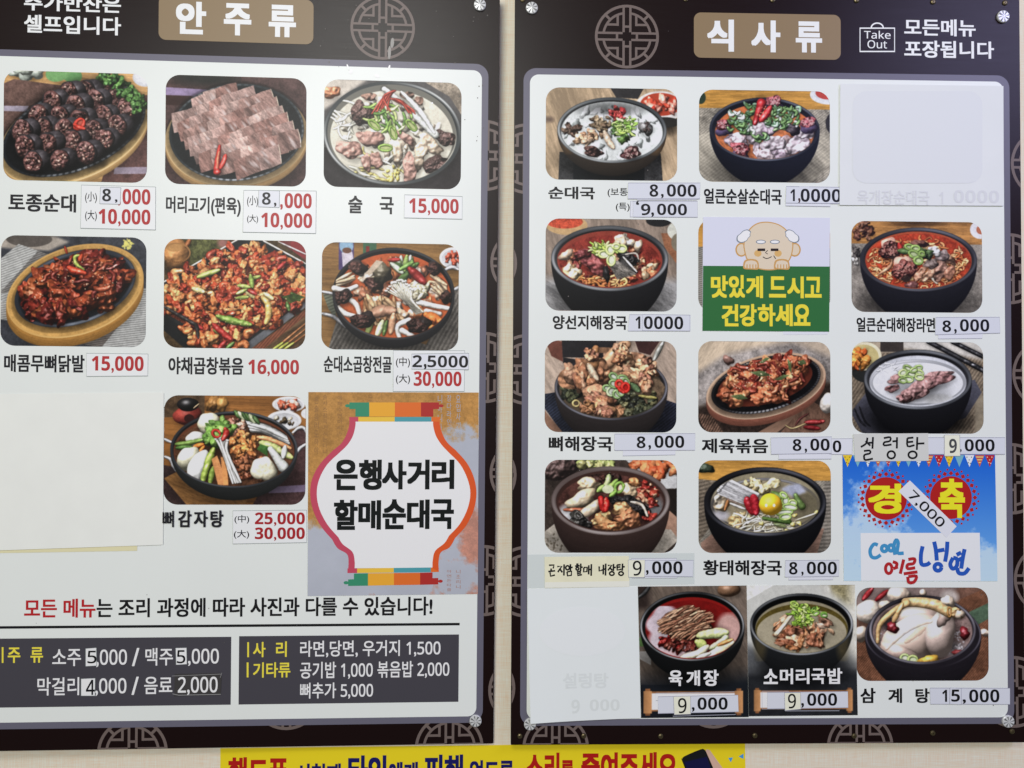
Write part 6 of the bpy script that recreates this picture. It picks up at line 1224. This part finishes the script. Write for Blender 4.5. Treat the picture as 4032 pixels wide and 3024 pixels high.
# ================================================================ handwritten name labels
c = sheet(RIGHT, 'handwritten_label', q4(N, 722, 903, 1372, 897, 1375, 1137, 735, 1143), 2, mat((204, 205, 200), .45), 'grey-white label with three handwritten characters above the blue poster', 'label', 'handwritten dish name labels')
st = [[(842, 935), (832, 985), (785, 1017)], [(826, 965), (868, 1006)], [(850, 981), (886, 979)], [(891, 930), (886, 1032)], [(812, 1052), (862, 1048), (864, 1072), (818, 1085), (814, 1112), (826, 1130), (890, 1118)],
      [(985, 940), (1040, 932), (1037, 965), (990, 976), (988, 1003), (1052, 995)], [(1060, 968), (1098, 965)], [(1100, 932), (1098, 1030)], ellpts(1050, 1085, 33, 32, 14),
      [(1190, 940), (1242, 935)], [(1190, 975), (1240, 970)], [(1190, 940), (1192, 1010), (1252, 1000)], [(1276, 930), (1272, 1042)], [(1275, 988), (1338, 985)], ellpts(1235, 1085, 36, 30, 14)]
pl = []
for s_ in st: pl += ribbon([N(*p) for p in (smooth_pts(s_, 3) if len(s_) > 2 else s_)], 7.6, closed=len(s_) == 14)
flats(c, 'lettering', pl, c.top, BLACK)
c = sheet(RIGHT, 'clear_tape', q4(O, 85, 958, 1535, 945, 1535, 1215, 85, 1252), 0, mat((205, 212, 209), .25, .5), 'wide strip of clear tape behind the cream handwritten label', 'tape', z0=.8, th=.08)
c = sheet(RIGHT, 'handwritten_label', q4(O, 230, 978, 963, 970, 968, 1237, 233, 1248), 1, mat((224, 221, 192), .45, var=.04, vscale=40), 'cream handwritten label under the brown offal soup bowl', 'label', 'handwritten dish name labels')
sheet(RIGHT, 'white_edge', q4(O, 233, 1198, 966, 1188, 968, 1236, 234, 1246), 1, mat((226, 226, 214)), parent=c, z0=c.top - .05, th=.03)
hw_ = [[(268, 1050), (312, 1048), (305, 1078)], [(288, 1078), (286, 1098)], [(262, 1105), (322, 1098)], [(278, 1112), (282, 1145), (320, 1135)], [(340, 1062), (380, 1058), (345, 1110)], [(362, 1082), (385, 1112)], [(400, 1042), (398, 1140)], ellpts(430, 1072, 16, 18, 12), [(455, 1040), (455, 1098)], [(455, 1070), (475, 1068)], [(425, 1108), (465, 1102), (462, 1138), (430, 1142), (425, 1108)],
       [(505, 1042), (525, 1040)], [(495, 1058), (535, 1054)], ellpts(515, 1080, 12, 12, 12), [(545, 1035), (543, 1100)], [(543, 1068), (562, 1066)], [(510, 1108), (545, 1102), (542, 1118), (515, 1122), (518, 1138), (555, 1132)], [(572, 1070), (600, 1068), (598, 1105), (570, 1108), (572, 1070)], [(615, 1050), (613, 1130)], [(613, 1088), (632, 1086)], [(637, 1040), (635, 1142)],
       [(705, 1060), (705, 1100), (735, 1090)], [(742, 1045), (740, 1130)], [(740, 1085), (758, 1083)], [(762, 1035), (760, 1140)], [(780, 1052), (815, 1048), (782, 1095)], [(798, 1072), (820, 1095)], [(830, 1038), (828, 1100)], [(828, 1070), (850, 1068)], ellpts(815, 1122, 20, 16, 12), [(860, 1048), (892, 1045)], [(860, 1068), (890, 1064)], [(860, 1048), (862, 1092), (898, 1084)], [(908, 1035), (906, 1098)], [(906, 1065), (928, 1062)], ellpts(895, 1122, 20, 16, 12)]
pl = []
for s_ in hw_: pl += ribbon([O(*p) for p in s_], 6.6, closed=len(s_) == 12)
flats(c, 'lettering', pl, c.top, BLACK)

# ================================================================ green greeting sticker
c = sheet(RIGHT, 'greeting_sticker', q4(gT, 463, 428, 1843, 438, 1836, 1678, 455, 1668), 0, mat((210, 212, 226), .36), 'white and green sticker with yellow lettering and an old man cartoon', 'sticker')
sheet(RIGHT, 'backing_strip', q4(L, 110, 1340, 515, 1340, 500, 1388, 112, 1390), 0, PV2, parent=c, z0=.85, th=.1)
z = c.top
flat(c, 'green_field', [gT(*p) for p in ((463, 960), (1840, 968), (1835, 1677), (456, 1667))], z, mat((44, 104, 54), .38))
GY_ = mat((232, 210, 60), .4)
text(c, tx(gT, ('맛', 548, 1065, 735, 1308), ('있', 742, 1060, 920, 1308), ('게', 930, 1068, 1115, 1310), ('드', 1180, 1075, 1365, 1305), ('시', 1378, 1075, 1558, 1312), ('고', 1570, 1080, 1752, 1306)), z + .08, GY_, .038)
text(c, tx(gT, ('건', 665, 1378, 848, 1618), ('강', 860, 1375, 1045, 1618), ('하', 1058, 1375, 1250, 1618), ('세', 1250, 1375, 1438, 1615), ('요', 1448, 1378, 1630, 1612)), z + .08, GY_, .038)
SK = mat((214, 199, 176)); OL = mat((196, 152, 90)); GO = mat((120, 130, 142)); WH = mat((228, 230, 238)); DK = mat((34, 22, 24))
def g(ps): return [gT(*p) for p in ps]
toon = bpy.data.objects.new('cartoon_face', None); COL.objects.link(toon); toon.parent = c.o; fc = Ctx(RIGHT, toon, c.c)
for sx in (-1, 1):
    flat(fc, 'ear', g(ellpts(1170 + sx * 290, 785, 66, 76)), z + .08, OL); flat(fc, 'ear', g(ellpts(1170 + sx * 290, 785, 50, 60)), z + .13, SK)
head = smooth_pts([(930, 880), (905, 780), (905, 700), (950, 580), (1040, 500), (1160, 480), (1290, 510), (1390, 590), (1440, 700), (1440, 790), (1410, 890), (1330, 980), (1180, 1010), (1030, 980), (930, 880)], 5)[:-1]
hin = [(1172 + (x - 1172) * .955, 745 + (y - 745) * .955) for x, y in head]
flat(fc, 'head', g(head), z + .18, OL); flat(fc, 'head', g(hin), z + .23, SK)
for sx in (-1, 1):
    hair = [(1168 + sx * (x - 1168), y) for x, y in smooth_pts([(1360, 610), (1352, 590), (1390, 565), (1440, 580), (1470, 610), (1505, 640), (1505, 690), (1460, 712), (1400, 690), (1382, 660), (1360, 640), (1360, 610)], 3)[:-1]]
    hc = (sum(p[0] for p in hair) / len(hair), sum(p[1] for p in hair) / len(hair))
    flat(fc, 'hair', g(hair), z + .28, GO); flat(fc, 'hair', g([(hc[0] + (x - hc[0]) * .87, hc[1] + (y - hc[1]) * .87) for x, y in hair]), z + .33, WH)
    flat(fc, 'eyebrow', g(ellpts(1167 + sx * 76, 700, 55, 23)), z + .28, GO); flat(fc, 'eyebrow', g(ellpts(1167 + sx * 76, 700, 45, 15)), z + .33, WH)
    flat(fc, 'cheek', g(ellpts(1168 + sx * 110, 825, 40, 36)), z + .26, mat((208, 168, 104))); flat(fc, 'eye', g(box_px(1168 + sx * 72 - 42, 772, 1168 + sx * 72 + 42, 800)), z + .3, DK)
    hx = 985 if sx < 0 else 1320
    flat(fc, 'hand', g(smooth_pts([(hx - 88, 960), (hx - 70, 900), (hx, 885), (hx + 65, 900), (hx + 84, 950), (hx + 75, 1000), (hx, 1000), (hx - 78, 995), (hx - 88, 960)], 3)[:-1]), z + .36, OL)
    flat(fc, 'hand', g(smooth_pts([(hx - 72, 960), (hx - 56, 915), (hx, 902), (hx + 52, 915), (hx + 68, 950), (hx + 60, 985), (hx, 988), (hx - 62, 982), (hx - 72, 960)], 3)[:-1]), z + .4, SK)
    fl = []
    for i in range(4): fl += ribbon([gT(hx - 45 + 32 * i, 945), gT(hx - 45 + 32 * i, 995)], 4)
    flats(fc, 'finger_lines', fl, z + .44, OL)
flats(fc, 'face_lines', ribbon(g([(1165, 792), (1140, 818), (1165, 832)]), 3.2) + ribbon(g(smooth_pts([(1112, 862), (1155, 882), (1208, 860)], 3)), 3.2) + ribbon(g([(1230, 850), (1252, 885)]), 3.2), z + .3, DK)

# ================================================================ blue cold-noodle sticker
def sky_print():
    h, w = 300, 360; yy, xx = np.mgrid[0:h, 0:w]; t = (yy / h)[..., None]
    b = C(28, 96, 200) * (1 - t) + C(120, 178, 228) * t; cl = np.clip((NZ2[:h, 60:60 + w] - .40 - .14 * (1 - yy / h)) * 3.2, 0, .8)[..., None]
    return b * (1 - cl) + C(205, 222, 236) * cl
quad = q4(P_, 628, 92, 1955, 88, 1977, 1190, 640, 1187); Pq = [RIGHT.uv(*p) for p in quad]; cc = (sum(p[0] for p in Pq) / 4, sum(p[1] for p in Pq) / 4)
c = sheet(RIGHT, 'noodle_poster', quad, 0, picture_material('sky_print', sky_print()), 'blue sky poster with bunting and two red rosettes on the right board', 'poster')
lay = c.o.data.uv_layers.new(name='UVMap'); hw, hh = (Pq[1][0] - Pq[0][0]) / 2, (Pq[0][1] - Pq[3][1]) / 2
for lp in c.o.data.loops:
    x, y, _ = c.o.data.vertices[lp.vertex_index].co; lay.data[lp.index].uv = ((x / hw + 1) / 2, (y / hh + 1) / 2)
z = c.top
pc = [mat((226, 196, 50)), mat((120, 176, 190)), mat((224, 226, 232)), mat((190, 90, 70)), mat((176, 36, 40))]
for i in range(15):
    x = 628 + i * 88.4; flat(c, 'pennant', [P_(*p) for p in ((x + 2, 92), (x + 86, 92), (x + 44, 196))], z, pc[i % 5])
    if i % 5 in (0, 2, 4): flats(c, 'pennant_dots', [[P_(*q) for q in ellpts(x + dx, 92 + dy, 6, 6, 6)] for dx, dy in ((22, 18), (62, 18), (42, 42), (34, 66), (52, 72))], z + .05, mat((140, 110, 40)) if i % 5 == 0 else (mat((110, 130, 120)) if i % 5 == 2 else mat((226, 190, 170))))
    elif i % 5 == 3: flats(c, 'pennant_stripes', [[P_(*q) for q in ((x + 10 + k * 11, 104 + k * 24), (x + 78 - k * 11, 104 + k * 24), (x + 74 - k * 11, 114 + k * 24), (x + 14 + k * 11, 114 + k * 24))] for k in range(3)], z + .05, mat((232, 200, 130)))
RC = mat((170, 28, 26))
for rx, ry in ((1007, 470), (1572, 462)):
    flat(c, 'rosette', [P_(*p) for p in ellpts(rx, ry, 182, 186, 40)], z, RC)
    sq = []
    for n_, rr, a_ in ((24, 208, 21), (24, 240, 11)):
        for i in range(n_):
            t = 2 * math.pi * (i + (.5 if rr > 220 else 0)) / n_; x, y = rx + rr * math.cos(t), ry + rr * 1.02 * math.sin(t); sq.append([P_(x + a_ * math.cos(t + k * math.pi / 2), y + a_ * math.sin(t + k * math.pi / 2)) for k in range(4)])
    flats(c, 'rosette_edge', sq, z + .04, RC)
YY = mat((242, 222, 40), .4)
text(c, tx(P_, ('경', 852, 340, 1140, 602)), z + .1, YY, .04); text(c, tx(P_, ('축', 1463, 297, 1693, 640)), z + .1, YY, .04)
flat(c, 'white_box', [P_(*p) for p in ((785, 770), (1822, 768), (1830, 1186), (790, 1186))], z + .05, mat((224, 226, 234)))
def curvy(cx, strokes, f, w, z_, m):
    pl = []
    for s_ in strokes: pl += ribbon([f(*p) for p in (smooth_pts(s_, 4) if len(s_) > 2 else s_)], w)
    return flats(cx, 'lettering', pl, z_, m)
curvy(c, [[(935, 875), (900, 868), (868, 920), (880, 975), (920, 985), (960, 960)], ellpts(992, 905, 24, 26, 12) + [(1016, 905)], ellpts(1050, 900, 22, 26, 12) + [(1072, 900)], [(1085, 960), (1075, 880), (1095, 830), (1112, 860), (1105, 940), (1160, 945)]], P_, 14, z + .12, mat((64, 142, 190)))
curvy(c, [ellpts(1030, 1080, 28, 42, 12) + [(1058, 1080)], [(1065, 1020), (1100, 1035), (1095, 1065)], [(1070, 1080), (1110, 1065)], [(1160, 1000), (1130, 1125)], [(1200, 1000), (1255, 995), (1245, 1035), (1195, 1045), (1195, 1080), (1260, 1072)], [(1160, 1125), (1280, 1108)], [(1200, 1150), (1270, 1145), (1250, 1195), (1205, 1198), (1195, 1150)]], P_, 12.5, z + .14, mat((172, 34, 40)))
curvy(c, [[(1325, 885), (1310, 960), (1315, 1040), (1360, 1045), (1390, 1025)], [(1425, 845), (1440, 920), (1448, 1010)], [(1455, 925), (1515, 915)], [(1540, 845), (1535, 930), (1520, 1020)], ellpts(1458, 1068, 30, 30, 12) + [(1488, 1068)], [(1590, 985), (1565, 1040), (1585, 1080), (1620, 1060), (1625, 1000), (1590, 985)], [(1620, 960), (1660, 940)], [(1625, 1010), (1668, 990)], [(1690, 910), (1675, 980), (1660, 1080)], [(1625, 1075), (1640, 1118), (1690, 1120), (1728, 1075)]], P_, 16, z + .12, mat((36, 84, 176)))
quad = q4(P_, 1213, 312, 1620, 712, 1530, 810, 1115, 408); c = sheet(RIGHT, 'price_sticker', quad, 1, PV2, 'tilted white price strip reading 7,000 across the blue poster', 'sticker', GP)
aa = c.uv(*quad[0]); bb = c.uv(*quad[1]); ang = math.atan2(bb[1] - aa[1], bb[0] - aa[0])
V, Fc = glyphs('7,000', .012); ln = math.hypot(bb[0] - aa[0], bb[1] - aa[1]); ht = ln * .24; mv = []
for a_, t_, _k in V:
    du, dv = (a_ - .5) * ln * .70 - .015 * ln, (t_ - .5) * ht * .92 - .003; mv.append((du * math.cos(ang) - dv * math.sin(ang) * .75, du * math.sin(ang) + dv * math.cos(ang) * .75, (c.top + .004 * _k) * MM))
me = bpy.data.meshes.new('lettering'); me.from_pydata(mv, [], Fc); link('lettering', me, BLACK, c.o)

# ================================================================ jar poster on the left board
def jar_print():
    h, w = 500, 420; yy, xx = np.mgrid[0:h, 0:w]; n1, n2 = NZ2[:h, :w], NZ[:h, 30:30 + w]
    base = np.ones((h, w, 3)) * C(176, 180, 190) * (1 + .06 * (n1 - .5))[..., None]
    tan = np.clip((.86 - (yy / h) * 1.3 - (xx / w) * .5 + (n1 - .5) * .5) * 9, 0, 1)
    tan = np.maximum(tan, np.clip((.13 - yy / h - np.clip(xx / w - .8, 0, 1) * .3 + (n1 - .5) * .1) * 14, 0, 1))
    orr = np.clip(((yy / h) * 1.2 + (xx / w) * .62 - 1.50 + (n1 - .5) * .75) * 7, 0, 1)
    base = base * (1 - tan[..., None]) + C(176, 130, 72) * (1 + .25 * (n2 - .5))[..., None] * tan[..., None]
    return base * (1 - .7 * orr[..., None]) + .7 * C(196, 116, 86) * (1 + .3 * (n2 - .5))[..., None] * orr[..., None]
quad = pq(1215, 1543.8, 1884.7, 1545.6, 1881.6, 2338, 1211.6, 2346); Pq = [LEFT.uv(*p) for p in quad]
c = sheet(LEFT, 'jar_poster', quad, 0, picture_material('jar_print', jar_print()), 'poster with a white jar outlined pink and orange, black lettering inside', 'poster')
lay = c.o.data.uv_layers.new(name='UVMap'); hw, hh = (Pq[1][0] - Pq[0][0]) / 2, (Pq[0][1] - Pq[3][1]) / 2
for lp in c.o.data.loops:
    x, y, _ = c.o.data.vertices[lp.vertex_index].co; lay.data[lp.index].uv = ((x / hw + 1) / 2, (y / hh + 1) / 2)
z = c.top
f1, f2, f3 = mat((140, 102, 62)), mat((160, 164, 174)), mat((164, 120, 104))
for s_, x, y0, y1, m_ in (('은술음리도하야', 1238, 1560, 1790, f1), ('술사소감국거시는다니', 1272, 1552, 1790, f1), ('에해수면머리라', 1330, 1555, 1720, f1), ('기에맛', 1448, 1550, 1582, f1), ('니야니라니', 1724, 1552, 1740, f2), ('장다라인은리', 1760, 1552, 1740, f2), ('요입사기해', 1796, 1552, 1730, f2), ('야면든타를', 1760, 2240, 2330, f3), ('니조리니', 1796, 2240, 2320, f3)):
    n_ = len(s_); hgt = (y1 - y0) / n_; text(c, [(ch, x, y0 + i * hgt + 3, x + 17, y0 + i * hgt + hgt - 3) for i, ch in enumerate(s_)], z, m_, 0.0, name='old_script', join=True)
oL = smooth_pts([(1376, 1642), (1376, 1672), (1365, 1710), (1345, 1745), (1312, 1773)])[:-1] + smooth_pts([(1312, 1773), (1262, 1825), (1230, 1885), (1222, 1945), (1234, 2010), (1265, 2072), (1309, 2124)])[:-1] + smooth_pts([(1309, 2124), (1330, 2158), (1367, 2181), (1373, 2215), (1370, 2256)])
iL = smooth_pts([(1400, 1655), (1400, 1676), (1390, 1716), (1368, 1752), (1335, 1784)])[:-1] + smooth_pts([(1335, 1784), (1288, 1830), (1257, 1888), (1248, 1945), (1259, 2005), (1290, 2065), (1333, 2115)])[:-1] + smooth_pts([(1333, 2115), (1350, 2142), (1388, 2172), (1397, 2208), (1397, 2236)])
oR = smooth_pts([(1732, 1642), (1732, 1672), (1743, 1710), (1762, 1743), (1793, 1771)])[:-1] + smooth_pts([(1793, 1771), (1838, 1822), (1866, 1880), (1876, 1942), (1866, 2005), (1836, 2068), (1792, 2118)])[:-1] + smooth_pts([(1792, 2118), (1770, 2155), (1736, 2174), (1727, 2210), (1728, 2250)])
iR = smooth_pts([(1706, 1655), (1706, 1676), (1716, 1714), (1738, 1750), (1770, 1784)])[:-1] + smooth_pts([(1770, 1784), (1812, 1828), (1841, 1886), (1852, 1942), (1841, 2002), (1811, 2062), (1768, 2109)])[:-1] + smooth_pts([(1768, 2109), (1750, 2138), (1714, 2168), (1704, 2205), (1703, 2236)])
def strip(a, b): return [[a[i], a[i + 1], b[i + 1], b[i]] for i in range(len(a) - 1)]
JW = mat((230, 232, 238), .36)
fills = [[iL[i], iR[i], iR[i + 1], iL[i + 1]] for i in range(len(iL) - 1)]
flats(c, 'jar_body', fills, z + .06, JW); flats(c, 'jar_outline', strip(oL, iL), z + .1, mat((188, 70, 92))); flats(c, 'jar_outline', strip(oR, iR), z + .1, mat((212, 84, 34)))
cg, cy_, co, cr_, ct, cp = mat((52, 136, 102)), mat((226, 164, 50)), mat((216, 106, 40)), mat((168, 42, 38)), mat((76, 152, 162)), mat((188, 70, 92))
for f, flip in ((F_, 0), (bT, 1)):
    if not flip:
        X = [(840, 885, 1005), (1005, 1228), (1228, 1455), (1455, 1562, 1610)]; yt, ym, yb, y2, y3 = 408, 465, 531, 535, 575
        flats(c, 'lid_band', [[f(*p) for p in ((832, yt), (1005, yt), (1005, yb), (885, yb), (885, ym), (832, ym))], [f(*p) for p in ellpts(818, 437, 24, 14, 12)]], z + .12, cg)
        flats(c, 'lid_band', [[f(*p) for p in box_px(1005, yt, 1228, yb)]], z + .12, cy_); flats(c, 'lid_band', [[f(*p) for p in box_px(1228, yt, 1455, yb)]], z + .12, co)
        flats(c, 'lid_band', [[f(*p) for p in ((1455, yt), (1612, yt), (1612, ym), (1562, ym), (1562, yb), (1455, yb))], [f(*p) for p in ellpts(1630, 437, 22, 13, 12)]], z + .12, cr_)
        for x0, x1, m_ in ((832, 910, cp), (910, 1226, mat((226, 186, 66))), (1226, 1546, ct), (1546, 1620, co)): flats(c, 'neck_band', [[f(*p) for p in box_px(x0, y2, x1, y3)]], z + .12, m_)
    else:
        flats(c, 'lid_band', [[f(*p) for p in ((675, 850), (828, 848), (828, 982), (612, 985), (612, 915), (675, 912))], [f(*p) for p in ellpts(590, 950, 28, 18, 12)]], z + .12, cg)
        flats(c, 'lid_band', [[f(*p) for p in ((828, 848), (1110, 845), (1110, 976), (828, 982))]], z + .12, cy_); flats(c, 'lid_band', [[f(*p) for p in ((1110, 845), (1395, 842), (1395, 972), (1110, 976))]], z + .12, co)
        flats(c, 'lid_band', [[f(*p) for p in ((1395, 842), (1530, 838), (1530, 900), (1592, 898), (1592, 968), (1395, 972))], [f(*p) for p in ellpts(1615, 933, 26, 17, 12)]], z + .12, cr_)
        for x0, x1, m_ in ((605, 710, cp), (710, 1108, mat((226, 186, 66))), (1108, 1512, ct), (1512, 1597, co)): flats(c, 'neck_band', [[f(*p) for p in ((x0, 795 - (x0 - 605) * .012), (x1, 795 - (x1 - 605) * .012), (x1, 845 - (x1 - 605) * .012), (x0, 845 - (x0 - 605) * .012))]], z + .12, m_)
JK = mat((18, 22, 22), .3)
text(c, tx(F_, ('은', 697, 905, 905, 1172), ('행', 915, 905, 1115, 1170), ('사', 1115, 910, 1330, 1165), ('거', 1335, 905, 1530, 1165), ('리', 1548, 905, 1745, 1162)), z + .12, JK, .042)
text(c, tx(F_, ('할', 697, 1255, 905, 1518), ('매', 910, 1258, 1108, 1515), ('순', 1120, 1250, 1325, 1512), ('대', 1333, 1252, 1530, 1510), ('국', 1543, 1250, 1742, 1510)), z + .12, JK, .042)

# ================================================================ yellow banner on the wall below
quad = pq(868, 2946, 2933, 2922, 2938, 3260, 868, 3285)
c = sheet(WALL, 'wall_banner', quad, 0, mat((228, 206, 30), .4), 'yellow banner on the wall below the boards with red and navy lettering', 'banner', th=.4, z0=.2)
z = c.top; BR_ = mat((168, 20, 16)); BN = mat((14, 16, 88))
wb, wq = cr(800, 2850, 2212 / 1100), cr(1800, 2850, 2212 / 1200)
def bt(f, s_, x0, y0, x1, m_, hgt): a = f(x0, y0); b = f(x1, y0); text(c, [(s_, a[0], a[1], b[0], a[1] + hgt)], z, m_, .04)
bt(wb, '핸드폰', 200, 262, 672, BR_, 125); bt(wb, '시청때', 735, 312, 1090, BN, 92); bt(wb, '타인', 1148, 248, 1455, BN, 125); bt(wb, '에게', 1468, 300, 1700, BN, 92); bt(wb, '피해', 1752, 242, 2058, BN, 125)
bt(wq, '없도록', 92, 262, 412, BN, 95); bt(wq, '소리', 500, 208, 742, BR_, 125); bt(wq, '를', 752, 262, 848, BR_, 95); bt(wq, '줄여주세요', 900, 205, 1595, BR_, 125)
ph = bpy.data.objects.new('phone_picture', None); COL.objects.link(ph); ph.parent = c.o; pcx = Ctx(WALL, ph, c.c)
flat(pcx, 'printed_hand', [Q(*p) for p in ((1770, 1495), (1800, 1500), (1900, 1640), (1990, 1760), (1980, 1900), (1780, 1900), (1700, 1700))], z, mat((206, 170, 150)))
flat(pcx, 'printed_phone', [Q(*p) for p in smooth_pts([(1562, 1580), (1580, 1555), (1720, 1495), (1755, 1498), (1775, 1530), (1850, 1720), (1850, 1900), (1700, 1900), (1562, 1600), (1562, 1580)], 3)[:-1]], z + .08, mat((16, 18, 20)))
flat(pcx, 'printed_screen', [Q(*p) for p in ((1580, 1605), (1775, 1560), (1880, 1850), (1690, 1900))], z + .14, mat((12, 12, 60)))
flats(c, 'confetti', [[Q(*p) for p in ((1962, 1570), (2002, 1565), (1985, 1608))]], z, mat((70, 150, 206))); flats(c, 'confetti', [[Q(*p) for p in ((2052, 1558), (2095, 1532), (2095, 1578))]], z, mat((70, 150, 206)))
